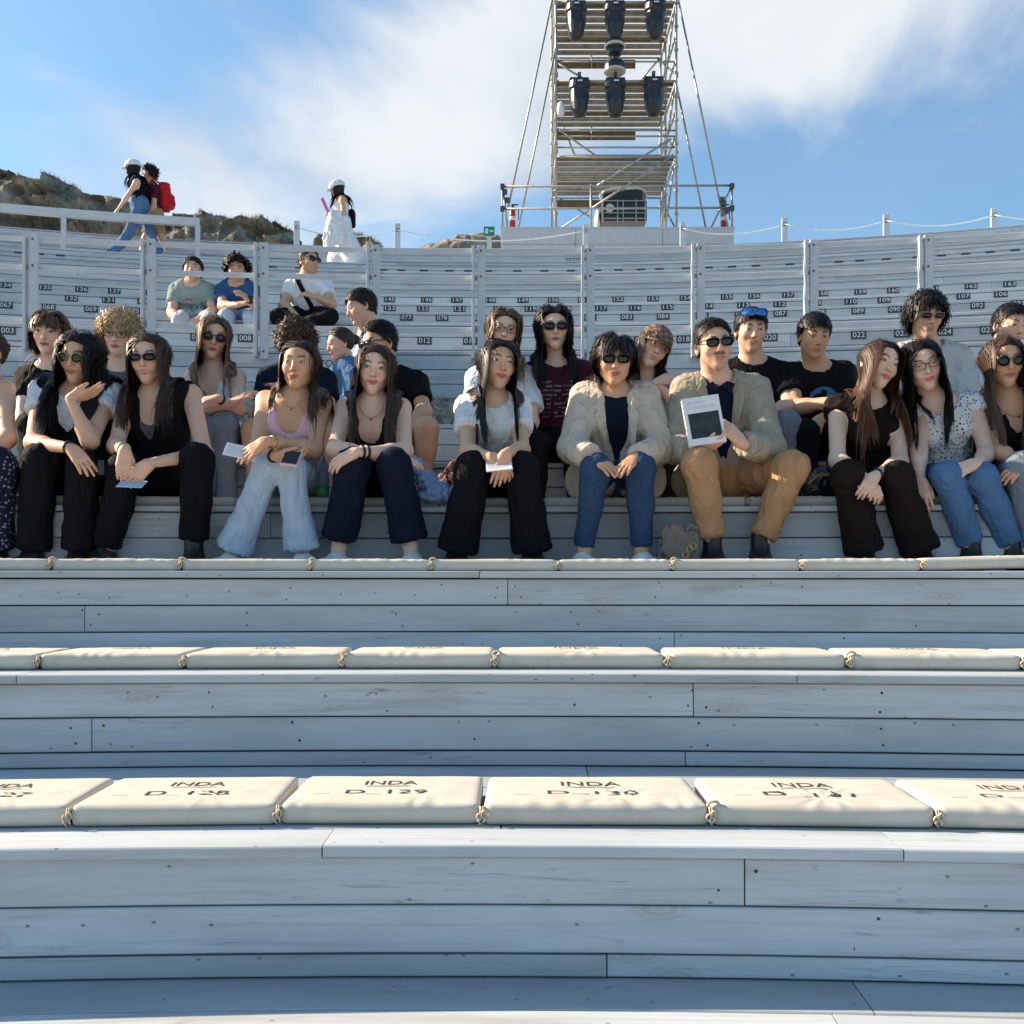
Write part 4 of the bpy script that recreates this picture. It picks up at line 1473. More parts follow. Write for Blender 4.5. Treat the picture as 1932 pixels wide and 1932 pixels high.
def head_prims(sex, smile=0.0, jaw=1.0, nose=1.0, rs=None):
    m = sex == 'm'
    p = [ell((0, -.016, .030), (.0755, .094, .084), .02),
         ell((0, .024, -.022), (.0615 * jaw, .062, .079), .03),
         cone((0, .018, -.050), (0, .056, -.086), .046 * jaw, .019 * jaw, .03),
         cone((-.044 * jaw, .0, -.052), (0.0, .056, -.090), .016, .014, .03),
         cone((.044 * jaw, .0, -.052), (0.0, .056, -.090), .016, .014, .03),
         ell((.041, .050, -.020), (.021, .024, .021), .02), ell((-.041, .050, -.020), (.021, .024, .021), .02),
         cone((-.030, .073, .026), (.030, .073, .026), .012 if m else .0095, .012 if m else .0095, .016),
         ell((.0315, .094, .008), (.0175, .019, .0125), .012, op=-1), ell((-.0315, .094, .008), (.0175, .019, .0125), .012, op=-1),
         ell((.0315, .0735, .008), (.0125, .0125, .0115), .004), ell((-.0315, .0735, .008), (.0125, .0125, .0115), .004),
         cone((0, .079, .016), (0, .1005 * (0.97 + .03 * nose), -.024), .0070, .0092 * nose, .012),
         ell((0, .0965, -.026), (.0105 * nose, .011, .0090), .006),
         ell((.0108, .087, -.029), (.0068, .009, .0068), .006), ell((-.0108, .087, -.029), (.0068, .009, .0068), .006),
         ell((0, .068, -.056), (.027, .019, .020), .014),
         cone((-.019, .079, -.0535 + .004 * smile), (0, .0875, -.0515), .0040, .0058, .006), cone((.019, .079, -.0535 + .004 * smile), (0, .0875, -.0515), .0040, .0058, .006),
         cone((-.015, .079, -.0625 + .003 * smile), (.015, .079, -.0625 + .003 * smile), .0052, .0052, .006), ell((0, .0845, -.0635), (.012, .006, .0062), .006),
         cone((-.023 - .004 * smile, .083, -.0575 + .005 * smile), (0, .095, -.0575 - .002 * smile), .0014, .0016, .004, op=-1), cone((.023 + .004 * smile, .083, -.0575 + .005 * smile), (0, .095, -.0575 - .002 * smile), .0014, .0016, .004, op=-1),
         ell((0, .069, -.088), (.015 * jaw, .013, .012), .012), ell((0, .086, -.0745), (.014, .007, .005), .008, op=-1),
         ell((.0785, -.010, -.006), (.009, .019, .031), .008), ell((-.0785, -.010, -.006), (.009, .019, .031), .008),
         ell((.086, -.004, -.004), (.007, .011, .017), .006, op=-1), ell((-.086, -.004, -.004), (.007, .011, .017), .006, op=-1)]
    if smile > 0.3:
        p += [ell((.034, .062, -.036), (.016, .014, .014), .014), ell((-.034, .062, -.036), (.016, .014, .014), .014)]
    return p


def hairline(y, style):
    h = np.interp(y, [-.12, -.06, -.025, .0, .025, .05, .068, .085], [-.078, -.066, -.035, -.002, .028, .062, .082, .092])
    return h


def paint_face(V, sk, hc, sex, sp):
    """colours that belong to the face: lips, brows, eyes, teeth, shaved beard; plus painted shade in nostrils and lid creases"""
    n = len(V)
    c = np.tile(np.array(sk), (n, 1))
    x, y, z = V.T
    ax = np.abs(x)
    def mixin(w, col):
        nonlocal c
        c = c * (1 - w[:, None]) + np.array(col) * w[:, None]
    front = np.clip((y - .045) / .02, 0, 1)
    # warm cheeks and nose
    w = np.exp(-((ax - .036) / .02) ** 2 - ((z + .026) / .02) ** 2) * front * 0.35
    mixin(w, np.array(sk) * np.array((1.02, .70, .66)))
    w = np.exp(-(x / .013) ** 2 - ((z + .026) / .012) ** 2) * front * 0.3
    mixin(w, np.array(sk) * np.array((1.0, .72, .68)))
    if sex == 'm' and sp.get('stubble', 0.35):
        w = np.clip((-.030 - z) / .02, 0, 1) * np.clip((y + .01) / .03, 0, 1) * sp.get('stubble', 0.35)
        w *= 1 - np.exp(-((ax - .034) / .014) ** 2 - ((z + .03) / .018) ** 2)
        mixin(w, np.array(sk) * 0.42)
    if sp.get('moustache'):
        w = np.exp(-((z + .0435 - 0.10 * ax) / .0055) ** 2) * np.clip((.029 - ax) / .006, 0, 1) * front
        mixin(np.clip(w * 1.2, 0, .85), np.array(hc) * 0.9 + .005)
    sm = sp.get('smile', 0.0)
    zc = -.0575 - .002 * sm + (.007 * sm) * (ax / .022) ** 2
    lip = np.clip(1 - np.abs(z - zc) / (.0155 * (1 - (ax / .0265) ** 2).clip(0.02)), 0, 1) * (ax < .026) * (y > .072)
    lipc = sp.get('lip', (0.44, 0.115, 0.105))
    lipc = np.array(lipc) * (sk[0] / 0.62)
    if sex == 'm': lipc = lipc * 0.45 + np.array(sk) * np.array((.85, .70, .68)) * 0.55
    mixin(np.clip(lip * 2.2, 0, 1) * (0.92 if sex == 'f' else 0.75), lipc)
    if sp.get('teeth'):
        w = np.clip(1 - np.abs(z - zc) / .0036, 0, 1) * (ax < .020) * (y > .072)
        mixin(np.clip(w * 2.5, 0, 1) * 0.9, (0.52, 0.47, 0.43))
    else:
        w = np.clip(1 - np.abs(z - zc) / .0030, 0, 1) * (ax < .023) * (y > .072)
        mixin(w * 0.9, (0.07, 0.02, 0.018))
    w = np.exp(-((ax - .0075) / .0034) ** 2 - ((z + .0335) / .0026) ** 2) * (y > .08)
    mixin(np.clip(w * 1.1, 0, .85), np.array(sk) * 0.16)  # nostrils: their shade painted in as darkened skin
    # brows
    bz = .0285 + .006 * np.sin(np.clip((ax - .012) / .038, 0, 1) * math.pi * 0.75)
    thick = .0050 if sex == 'm' else .0040
    w = np.clip(1.6 - np.abs(z - bz) / thick, 0, 1) * np.clip((ax - .011) / .004, 0, 1) * np.clip((.050 - ax) / .008, 0, 1) * front
    mixin(w * 0.85, np.array(sp.get('brow', hc)) * 1.0 + 0.008)
    # eyes
    ex = (ax - .0315) / .0145
    op_ = sp.get('eye', 0.0052)
    ez = (z - .0075 - .0015 * ex) / (op_ * (1 - ex ** 2).clip(0.01) ** 0.5)
    ine = np.clip((1.15 - np.abs(ez)) / .3, 0, 1) * (np.abs(ex) < 1) * (y > .066)
    mixin(ine, (0.42, 0.38, 0.36))
    gx = sp.get('gaze', 0.0)
    iris = np.clip((1.0 - np.hypot((ax - .0315 - np.sign(x) * gx * .005) / .0066, (z - .0078) / .0062)) / .25, 0, 1) * ine
    mixin(iris, sp.get('iris', (0.035, 0.018, 0.010)))
    lash = np.clip(1 - np.abs(ez - 1.15) / .65, 0, 1) * (np.abs(ex) < 1.1) * (y > .06)
    mixin(lash * 0.9, (0.012, 0.009, 0.008))
    # painted shade in the crease above the lid
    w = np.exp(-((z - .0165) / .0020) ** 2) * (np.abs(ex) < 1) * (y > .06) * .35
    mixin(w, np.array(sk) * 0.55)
    return c


def hand_prims(wr, f, back, thumb_side, curl=0.5, spread=0.25, s=1.0, thumb=0.6, curls=None):
    """wr wrist, f finger direction, back = normal of the back of the hand, thumb_side = sign along cross(f, back)"""
    f = nrm(f); back = nrm(back - f * np.dot(f, back)); sd_ = np.cross(f, back) * thumb_side
    P = []
    base = [(.030, .088), (.010, .092), (-.010, .088), (-.028, .080)]
    lens = [(.042, .025, .019), (.046, .029, .021), (.042, .027, .020), (.033, .020, .018)]
    P.append(cone(wr - f * .002, wr + f * .02 * s, .0225 * s, .0235 * s, .012, sq=(back, 0.8)))
    for i, ((bx, by), ln) in enumerate(zip(base, lens)):
        k = wr + (sd_ * bx + f * by) * s
        P.append(cone(wr + (sd_ * bx * 0.45 + f * .01) * s, k, .0165 * s, .0125 * s, .016 * s))
        d = nrm(f + sd_ * bx * spread * 8)
        n_ = back
        cu_ = (curls[i] if curls else curl) 
        a = cu_ * 0.75
        p0 = k
        for j, l in enumerate(ln):
            d2 = nrm(d * math.cos(a) - n_ * math.sin(a)); n2 = nrm(n_ * math.cos(a) + d * math.sin(a))
            p1 = p0 + d2 * l * s
            r0, r1 = (.0094 - .0009 * j) * s, (.0086 - .0010 * j) * s
            P.append(cone(p0, p1, r0, r1, .004))
            p0, d, n_ = p1, d2, n2
            a = cu_ * (1.0 if j == 0 else 0.7)
    # thumb leaves the side of the palm near its base
    t0 = wr + (sd_ * .018 + f * .020) * s
    d1 = nrm(sd_ * 0.75 * thumb + f * 0.75 - back * 0.35)
    t1 = t0 + d1 * .040 * s
    d2 = nrm(sd_ * 0.30 * thumb + f * 0.95 - back * 0.30)
    t2 = t1 + d2 * .032 * s
    d3 = nrm(sd_ * 0.05 * thumb + f - back * 0.35)
    t3 = t2 + d3 * .026 * s
    P += [cone(t0, t1, .0165 * s, .0125 * s, .014), cone(t1, t2, .0115 * s, .0098 * s, .005), cone(t2, t3, .0098 * s, .0078 * s, .004)]
    return P


def strands(fr, c0, hs, sp, obst, hc, nst, rs):
    st = sp['style']; L = sp.get('len', 0.4); vol = sp.get('vol', 0.014)
    # roots on the scalp
    k = np.arange(int(nst * 2.6)) + 0.5
    ph = np.arccos(1 - 2 * k / len(k)); th = math.pi * (1 + 5 ** .5) * k
    D = np.stack((np.cos(th) * np.sin(ph), np.sin(th) * np.sin(ph), np.cos(ph)), 1)
    cc = np.array((0, -.016, .030)); rr = np.array((.0785, .0965, .0865))
    P = cc + D * rr
    keep = P[:, 2] > hairline(P[:, 1], st) + rs.uniform(-.004, .004, len(P))
    P = P[keep]; D = D[keep]
    n = len(P)
    nl = D / rr; nl /= np.linalg.norm(nl, axis=1)[:, None]
    x, y, z = P.T
    part = sp.get('part', 0.0)
    s = np.sign(x - part + rs.normal(0, .002, n))
    u = rs.random(n)
    length = L * (1 - 0.18 * rs.random(n))
    g = np.full(n, sp.get('grav', 0.34))
    lift = 0.0
    if st == 'long':
        d = np.stack((s * (0.85 + 0.0 * x), -0.40 + 0.0 * x, 0.05 + 0 * x), 1)
        d[:, 1] += np.where(y > 0.03, -0.25, 0)
    elif st == 'bob':
        d = np.stack((s * 0.8, -0.25 + 0 * x, 0.0 * x), 1)
        fr_ = (y > .035) & (z > .05) & (np.abs(x) < .06)
        d[fr_] = np.stack((x[fr_] * 6, 0.9 + 0 * x[fr_], -0.2 + 0 * x[fr_]), 1)
        length = np.where(fr_, 0.085 * (1 - .25 * rs.random(n)), length)
    elif st == 'back':
        d = np.stack((-x * 1.0, -1.0 + 0 * x, 0.12 + 0 * x), 1)
        g[:] = 0.04
    elif st == 'short':
        top = np.clip((z - .055) / .04, 0, 1)
        sw = sp.get('sweep', 0.5)
        d = np.stack((sw * top + s * 0.10, 0.55 * top * sp.get('fore', 1.0) - 0.25 * (1 - top), 0.35 * top - 1.0 * (1 - top)), 1)
        lift = sp.get('lift', 0.45) * 0.6 * top
        length = (sp.get('side', 0.018) * (1 - top) + L * top) * (0.75 + 0.5 * rs.random(n))
        g[:] = 0.10
    else:  # curly / tousled mop
        d = nl + rs.normal(0, 0.5, (n, 3)) + np.array((0, 0.15 * sp.get('fore', 1.0), 0.0))
        lift = 0.3 + 0 * z
        g[:] = sp.get('grav', 0.22)
    d = d - nl * (d * nl).sum(1)[:, None]
    d = d + nl * (np.asarray(lift).reshape(-1, 1) if np.ndim(lift) else lift)
    d /= np.linalg.norm(d, axis=1)[:, None] + 1e-9
    hug = sp.get('hug', {'long': .55, 'bob': .35, 'back': .6, 'short': .30}.get(st, 0.0))
    ns = sp.get('steps', 18 if L > 0.22 else (9 if L > 0.1 else 6))
    ds = length / ns * hs
    W_ = c0 + (P * hs) @ fr
    dW = d @ fr
    off = 0.003 + vol * u
    front = (y > sp.get('fr', -0.045))
    fwd = fr[1].copy(); fwd[2] = 0; fwd = nrm(fwd)
    side = fr[0].copy(); side[2] = 0; side = nrm(side)
    bias = sp.get('fwd', 0.25)
    zchin = (c0 - 0.085 * hs * fr[2])[2]
    tfwd = sp.get('_tf', fwd)
    fringe = np.zeros(n, bool)
    gv0 = np.tile(np.array((0, 0, -1.0)), (n, 1)) + np.where(front, -0.05, -0.15)[:, None] * fwd + (s * sp.get('out', 0.03))[:, None] * side
    gv1 = np.tile(np.array((0, 0, -1.0)), (n, 1)) + np.where(front, bias, -0.15)[:, None] * tfwd + (s * sp.get('out', 0.0))[:, None] * side
    curl = sp.get('curl', 0.0); fq = sp.get('freq', 90.0)
    phs = rs.random(n) * 6.28
    pts = [W_.copy()]; nors = [nl @ fr]
    wav = sp.get('wave', 0.10)
    acc = np.zeros(n)
    wv = rs.normal(0, 1, (n, 3)) * wav
    for i in range(ns):
        if i % 3 == 0:
            wv = rs.normal(0, 1, (n, 3)) * wav
        gv = np.where((W_[:, 2] < zchin - 0.02)[:, None], gv1, gv0)
        gg = g[:, None] * min(1.0, 0.35 + i * 0.25)
        dW = dW * (1 - gg) + gv * gg + wv * 0.35
        dW /= np.linalg.norm(dW, axis=1)[:, None] + 1e-9
        W_ = W_ + dW * ds[:, None]
        acc += ds
        for _ in range(2):
            sdv = field(obst, W_)
            e = 0.004
            gr = np.stack([field(obst, W_ + np.eye(3)[q] * e) - sdv for q in range(3)], 1) / e
            gr /= np.linalg.norm(gr, axis=1)[:, None] + 1e-9
            pen = np.clip(off - sdv, 0, 0.05)
            W_ = W_ + gr * pen[:, None]
        # hair clings to what it lies on instead of standing off
        if st in ('long', 'bob'):
            # keep the face free
            Lc = ((W_ - c0) @ fr.T) / hs
            inf = (Lc[:, 1] > 0.02) & (np.abs(Lc[:, 0]) < 0.073) & (Lc[:, 2] < hairline(Lc[:, 1], '') - 0.004) & (Lc[:, 2] > -0.17)
            if st == 'bob': inf &= (length > 0.1)
            tgt = np.sign(Lc[:, 0] + 1e-4) * 0.075
            Lc[:, 0] = np.where(inf, Lc[:, 0] + (tgt - Lc[:, 0]) * 0.8, Lc[:, 0])
            W_ = np.where(inf[:, None], c0 + hs * (Lc @ fr), W_)
        sh_ = field(obst[:2], W_)
        near = (W_[:, 2] > zchin) & (sh_ < 0.09)
        away = np.clip(sdv - off, 0, 0.05) * hug * near
        W_ = W_ - gr * away[:, None]
        hit = (pen > 0)
        up_ = (dW * gr).sum(1)
        dW = np.where(((up_ > 0) & (hug > 0.25) & near)[:, None], dW - gr * (up_ * 0.7)[:, None], dW)
        if st == 'long':
            # what lands on a shoulder slides down in front of it or behind it
            onb = (W_[:, 2] < zchin) & (sdv < off + 0.02) & (gr[:, 2] > 0.25)
            dW = np.where(onb[:, None], dW + np.where(front, 1.0, -1.0)[:, None] * tfwd * 1.2, dW)
            xl = (W_ - c0) @ side
            lim = sp.get('lim', 0.092) + 0.02 * u
            ex_ = np.where((W_[:, 2] < zchin) & (np.abs(xl) > lim), np.abs(xl) - lim, 0)
            W_ = W_ - side * (np.sign(xl) * ex_ * 0.6)[:, None]
            inn = np.where((W_[:, 2] < zchin) & front & (np.abs(xl) < 0.045), 0.045 - np.abs(xl), 0)
            W_ = W_ + side * (s * inn * 0.5)[:, None]
        dn = (dW * gr).sum(1)
        dW = np.where((hit & (dn < 0))[:, None], dW - gr * dn[:, None], dW)
        pts.append(W_.copy()); nors.append(gr)
    X = np.stack(pts, 1); NR = np.stack(nors, 1)
    if ns > 12 and not curl:
        pick_ = np.unique(np.round(np.linspace(0, ns, 11)).astype(int)); X = X[:, pick_]; NR = NR[:, pick_]; ds = ds * ns / (len(pick_) - 1); ns = len(pick_) - 1
    if curl:
        t = np.arange(ns + 1)[None] * ds[:, None]
        T_ = np.gradient(X, axis=1); T_ /= np.linalg.norm(T_, axis=2)[..., None] + 1e-9
        B_ = np.cross(T_, NR)
        amp = curl * np.clip(t / 0.03, 0, 1)
        X = X + (amp * np.cos(t * fq + phs[:, None]))[..., None] * NR * 0.8 + (amp * np.sin(t * fq + phs[:, None]))[..., None] * B_
    T_ = np.gradient(X, axis=1); T_ /= np.linalg.norm(T_, axis=2)[..., None] + 1e-9
    B_ = np.cross(T_, NR); B_ /= np.linalg.norm(B_, axis=2)[..., None] + 1e-9
    w = sp.get('w', 0.0052) * (1.0 if sp.get('_far') else (0.50 if sp.get('_near') else 0.66)) * (0.7 + 0.6 * rs.random(n))[:, None] * np.interp(np.linspace(0, 1, ns + 1), [0, .15, .7, 1], [.75, 1, .9, .22])[None]
    A = X - B_ * w[..., None]; C = X + B_ * w[..., None]
    V = np.stack((A, C), 2)            # n, ns+1, 2, 3
    nv = (ns + 1) * 2
    base = (np.arange(n) * nv)[:, None]
    q = []
    for i in range(ns):
        q.append(np.stack([base[:, 0] + i * 2, base[:, 0] + i * 2 + 1, base[:, 0] + i * 2 + 3, base[:, 0] + i * 2 + 2], 1))
    q = np.concatenate(q)
    tone = (0.72 + 0.62 * rs.random(n) ** 1.5)[:, None, None]
    col = np.array(hc)[None, None] * tone * np.ones((n, ns + 1, 1))
    if 'tip' in sp:
        tt = np.clip((np.linspace(0, 1, ns + 1) - 0.25) / 0.6, 0, 1)[None, :, None] * (rs.random(n) < 0.8)[:, None, None]
        col = col * (1 - tt) + np.array(HAIRC[sp['tip']]) * tone * tt
    col = np.repeat(col[:, :, None, :], 2, axis=2).reshape(-1, 3)
    return V.reshape(-1, 3), q, col


def glasses(fr, c0, hs, kind, root, up=0.0):
    """kind: (lens shape, lens material, frame material); up: pushed up onto the hair"""
    shp, lm, fm = kind
    def LW(p):
        return c0 + hs * (np.asarray(p, float) @ fr)
    yy, zz = (.100, .008)
    pit = 0.0
    if up:
        yy, zz, pit = .079, .098, 0.9
    def loc(x, z, y=0.0):
        # lens plane, wrapped a little round the face
        yy2 = yy - 3.2 * x * x + y
        if pit:
            return (x, yy2 - math.sin(pit) * z, zz + math.cos(pit) * z)
        return (x, yy2, zz + z)
    def outline(s):
        a = np.linspace(0, 2 * math.pi, 20, endpoint=False)
        if shp == 'round':
            return [(s * .0335 + .0240 * math.cos(q), .0225 * math.sin(q) - .003) for q in a]
        if shp == 'oval':
            return [(s * .0335 + .0275 * math.copysign(abs(math.cos(q)) ** .8, math.cos(q)), .0160 * math.copysign(abs(math.sin(q)) ** .8, math.sin(q)) - .001) for q in a]
        if shp == 'shield':
            return [(s * .034 + .034 * math.copysign(abs(math.cos(q)) ** .6, math.cos(q)), .030 * math.copysign(abs(math.sin(q)) ** .7, math.sin(q))) for q in a]
        if shp == 'wayf':
            return [(s * .0335 + (.0270 + .003 * math.sin(q)) * math.copysign(abs(math.cos(q)) ** .55, math.cos(q)), .0190 * math.copysign(abs(math.sin(q)) ** .6, math.sin(q)) - .001) for q in a]
        return [(s * .0335 + .027 * math.cos(q), .023 * math.sin(q) - .002) for q in a]
    g = empty('glasses', LW((0, yy, zz))); go = np.array(g.location)
    g.parent = root; g.matrix_parent_inverse = root.matrix_world.inverted()
    tr = .0020 if lm is not M_clear else .0017
    fmb = MB()
    for s in (-1, 1):
        ol = outline(s)
        mb = MB()
        n = len(ol)
        fr0 = [LW(loc(x, z)) - go for x, z in ol]; bk = [LW(loc(x, z, -.002)) - go for x, z in ol]
        cf = LW(loc(s * .0335, -.002, .0015)) - go
        V = np.array(fr0 + bk + [cf])
        Fs = [(i, (i + 1) % n, 2 * n) for i in range(n)] + [(i, n + i, n + (i + 1) % n, (i + 1) % n) for i in range(n)] + [tuple(range(2 * n - 1, n - 1, -1))]
        mb.add(V, Fs); mb.build('lens', lm, g, smooth=True)
        fmb.tube([LW(loc(x, z, .0006)) - go for x, z in ol], tr * hs, 6, close=True)
        e = loc(s * .062, .010)
        fmb.tube([LW(e) - go, LW((s * .0735, (yy - .03), e[2] + .001)) - go, LW((s * .079, -.005 if not up else .01, (.012 if not up else e[2] - .03))) - go], [.0030 * hs, .0026 * hs, .0022 * hs], 6)
    fmb.tube([LW(loc(-.010, .004)) - go, LW(loc(0, .008, .004)) - go, LW(loc(.010, .004)) - go], .0020 * hs, 6)
    if shp == 'shield':
        fmb.tube([LW(loc(x, .0245)) - go for x in np.linspace(-.066, .066, 9)], .0028 * hs, 6)
    fmb.build('frame', fm, g, smooth=True)
    return g


PEOPLE = {}


def wrinkle(V, q, seed, amp=0.004, sc=(16, 16, 9)):
    n = vnormals(V, q)
    d = fbm(V * np.array(sc), seed, 3)
    d = np.abs(d) * -1.0 + 0.40
    return V + n * (amp * d)[:, None]


def person(key, label, P):
    rs = np.random.default_rng(P.get('seed', abs(hash(key)) % 1000 if False else sum(map(ord, key)) * 7))
    d0 = P['d0']
    far = P.get('far', False)
    male = P.get('sex', 'f') == 'm'
    bs = P.get('bs', 1.0)
    def J(t, dd):
        if t is None: return None
        if len(t) == 3: dd = t[2]
        return W(t[0], t[1], d0 + dd)
    hd = J(P['head'], 0.04)
    _rt = P.get('rot', (0, 0, 0))
    fr = head_frame(_rt[0], _rt[1] - (0 if P.get('far') else 14), _rt[2])
    hs = P.get('hs', 1.03 if male else 1.01)
    sh = [J(t, 0.13) for t in P['sh']]
    shm = (sh[0] + sh[1]) / 2
    hipz = P.get('hipz')
    hx = P.get('hipx')
    if 'hip' in P:
        hip = [J(t, 0.22) for t in P['hip']]
    else:
        hd_ = P.get('hipd', 0.22)
        c = W(hx if hx is not None else (P['sh'][0][0] + P['sh'][1][0]) / 2, 900, d0 + hd_)
        z = EZ + P['seat'] + 0.115
        hip = [np.array((c[0] - 0.085 * bs, c[1], z)), np.array((c[0] + 0.085 * bs, c[1], z))]
    hm = (hip[0] + hip[1]) / 2
    right = nrm(sh[1] - sh[0])
    nk = J(P['neck'], 0.10) if 'neck' in P else shm + np.array((0, 0, 0.035))
    up = nrm(nk - hm)
    right = nrm(right - up * np.dot(right, up))
    fwd = np.cross(right, up)
    tf = np.stack((right, fwd, up))
    hipr = nrm(hip[1] - hip[0]); pf = np.stack((hipr, nrm(np.cross(hipr, np.array((0, 0, 1.)))), np.array((0, 0, 1.))))
    L = np.linalg.norm(nk - hm)
    at = lambda t, r=0.0, f=0.0: hm + up * (L * t) + right * r + fwd * f
    sw = np.linalg.norm(sh[1] - sh[0])
    ws = sw / (0.36 if male else 0.31)
    ws = min(max(ws, 0.9), 1.12) * P.get('wide', 1.0)
    if male:
        torso = [ell(hm + up * .02, np.array((.165, .120, .115)) * ws, .05, pf), ell(at(.36, f=.005), np.array((.145, .108, .15)) * ws, .06, tf),
                 ell(at(.66), np.array((.165, .115, .165)) * ws, .06, tf), ell(at(.84), np.array((.170, .095, .095)) * ws, .06, tf)]
    else:
        torso = [ell(hm + up * .02, np.array((.168, .120, .115)) * ws, .05, pf), ell(at(.38), np.array((.122, .092, .14)) * ws, .06, tf),
                 ell(at(.66), np.array((.136, .098, .155)) * ws, .06, tf), ell(at(.84), np.array((.140, .082, .090)) * ws, .06, tf),
                 ell(at(.67, .068 * ws, .068), (.060, .054, .062), .04, tf), ell(at(.67, -.068 * ws, .068), (.060, .054, .062), .04, tf)]
    sr = .052 if male else .044
    torso += [cone(sh[0], nk - up * .01, sr, .050, .05), cone(sh[1], nk - up * .01, sr, .050, .05)]
    ar = [(.051, .042), (.043, .028)] if male else [(.045, .036), (.037, .0235)]
    asc = P.get('arm', 1.0)
    el = [J(t, -0.05) if t else None for t in P.get('el', (None, None))]
    wr = [J(t, -0.20) if t else None for t in P.get('wr', (None, None))]
    arms = []; upper = [None, None]; lower = [None, None]
    for i in (0, 1):
        if el[i] is None: continue
        upper[i] = cone(sh[i], el[i], ar[0][0] * asc, ar[0][1] * asc, .03)
        arms.append(upper[i])
        if wr[i] is not None:
            mid = el[i] + (wr[i] - el[i]) * .3
            lower[i] = cone(el[i], wr[i], ar[1][0] * asc, ar[1][1], .02)
            arms += [cone(el[i], mid, ar[1][0] * asc, ar[1][0] * 1.03 * asc, .02), lower[i]]
    # neck: from skull base to the pit of the neck
    skull = hd + hs * (np.array((0, -.022, -.045)) @ fr)
    nr = (.060, .066) if male else (.048, .054)
    neck = cone(skull, nk + up * .0 - fwd * 0.008, nr[0] * hs, nr[1] * hs, .03)
    kn = [J(t, -0.20) if t else None for t in P.get('kn', (None, None))]
    an = [J(t, -0.14) if t else None for t in P.get('an', (None, None))]
    tr = P.get('bottom')
    # ---------------- body: one skin mesh
    vox = 0.016 if far else (0.0125 if d0 < 5.2 else 0.0145)
    body_pr = torso + arms + [dict(neck, ra=neck['ra'] - .004, rb=neck['rb'])]
    bare = P.get('bare', ())
    for i in (0, 1):
        if i in bare and kn[i] is not None:
            body_pr += [cone(hip[i], kn[i], .082, .060, .04)]
            if an[i] is not None:
                body_pr += [cone(kn[i], kn[i] + (an[i] - kn[i]) * .3, .056, .058, .03), cone(kn[i], an[i], .054, .036, .03)]
        elif an[i] is not None and kn[i] is not None and P.get('ankle', True):
            body_pr += [cone(hip[i], kn[i], .036, .030, .02), cone(kn[i], an[i], .030, .030, .02)]
            kk = kn[i] if kn[i] is not None else an[i] + np.array((0, 0, .4))
            body_pr += [cone(an[i] + (kk - an[i]) * .25, an[i] - np.array((0, 0, .03)), .036, .036, .01)]
    V, q = sdf_mesh(body_pr, vox)
    V = relax(V, q, 1)
    sk = np.array(SKIN[P.get('skin', 'light')])
    hc = np.array(HAIRC[P['hair'].get('c', 'dark')]) if P.get('hair') else np.array(HAIRC['dark'])
    cols = [np.tile(sk, (len(V), 1))]
    Vs = [V]; Qs = [q]; off = len(V)
    # head
    hp = head_prims('m' if male else 'f', P.get('smile', 0.0), P.get('jaw', 1.0 if male else 0.96), P.get('nose', 1.08 if male else 0.95))
    hv, hq = sdf_mesh(hp, 0.0062 if far else (0.0040 if d0 < 5.2 else 0.0050))
    hcol = paint_face(hv, sk, hc, 'm' if male else 'f', P)
    scalp = np.clip((hv[:, 2] - hairline(hv[:, 1], '') - .000) / .008, 0, 1) * (np.abs(hv[:, 0]) < .084)
    if P.get('hair'):
        scalp_c = hc * 0.8
        hcol = hcol * (1 - scalp[:, None]) + scalp_c * scalp[:, None]
    hw = hd + hs * (hv @ fr)
    if np.linalg.det(fr) < 0: hq = hq[:, ::-1]
    Vs.append(hw); Qs.append(hq + off); cols.append(hcol); off += len(hw)
    # neck joined on at finer resolution
    nv_, nq = sdf_mesh([neck, ell(nk, (.06, .05, .03), .03, tf)], 0.009)
    Vs.append(nv_); Qs.append(nq + off); cols.append(np.tile(sk, (len(nv_), 1))); off += len(nv_)
    hands = P.get('hands', (None, None))
    for i in (0, 1):
        if wr[i] is None or hands[i] is None: continue
        h = hands[i]
        tip = W(h['tip'][0], h['tip'][1], d0 + (h['tip'][2] if len(h['tip']) > 2 else -0.26))
        f = nrm(tip - wr[i])
        bk = np.array(h.get('back', (0, -0.6, 0.8)), float)
        pr = hand_prims(wr[i], f, bk, h.get('th', -1 if i == 0 else 1), h.get('curl', 0.45), h.get('spread', 0.25), (0.99 if male else 0.87) * h.get('s', 1.0), h.get('thumb', 0.6), h.get('curls'))
        v, qq = sdf_mesh(pr, 0.0070 if far else (0.0046 if d0 < 5.2 else 0.0056))
        Vs.append(v); Qs.append(qq + off)
        cv = np.tile(sk * np.array((1.0, .95, .93)), (len(v), 1)); cols.append(cv); off += len(v)
    loc = np.array((hm[0], hm[1], P.get('basez', EZ + P.get('seat', 0.0))))
    V = np.concatenate(Vs); Q = np.concatenate(Qs)
    root = link('person', mesh_np('person', V - loc, [Q], col=np.concatenate(cols)), None, (M_skin,))
    root.location = loc
    tag(root, label, 'person', P.get('group'))
    bpy.context.view_layer.update()

    def child(name, V, q, mat, col=None):
        return link(name, mesh_np(name, V - loc, [q], col=col), root, (mat,))

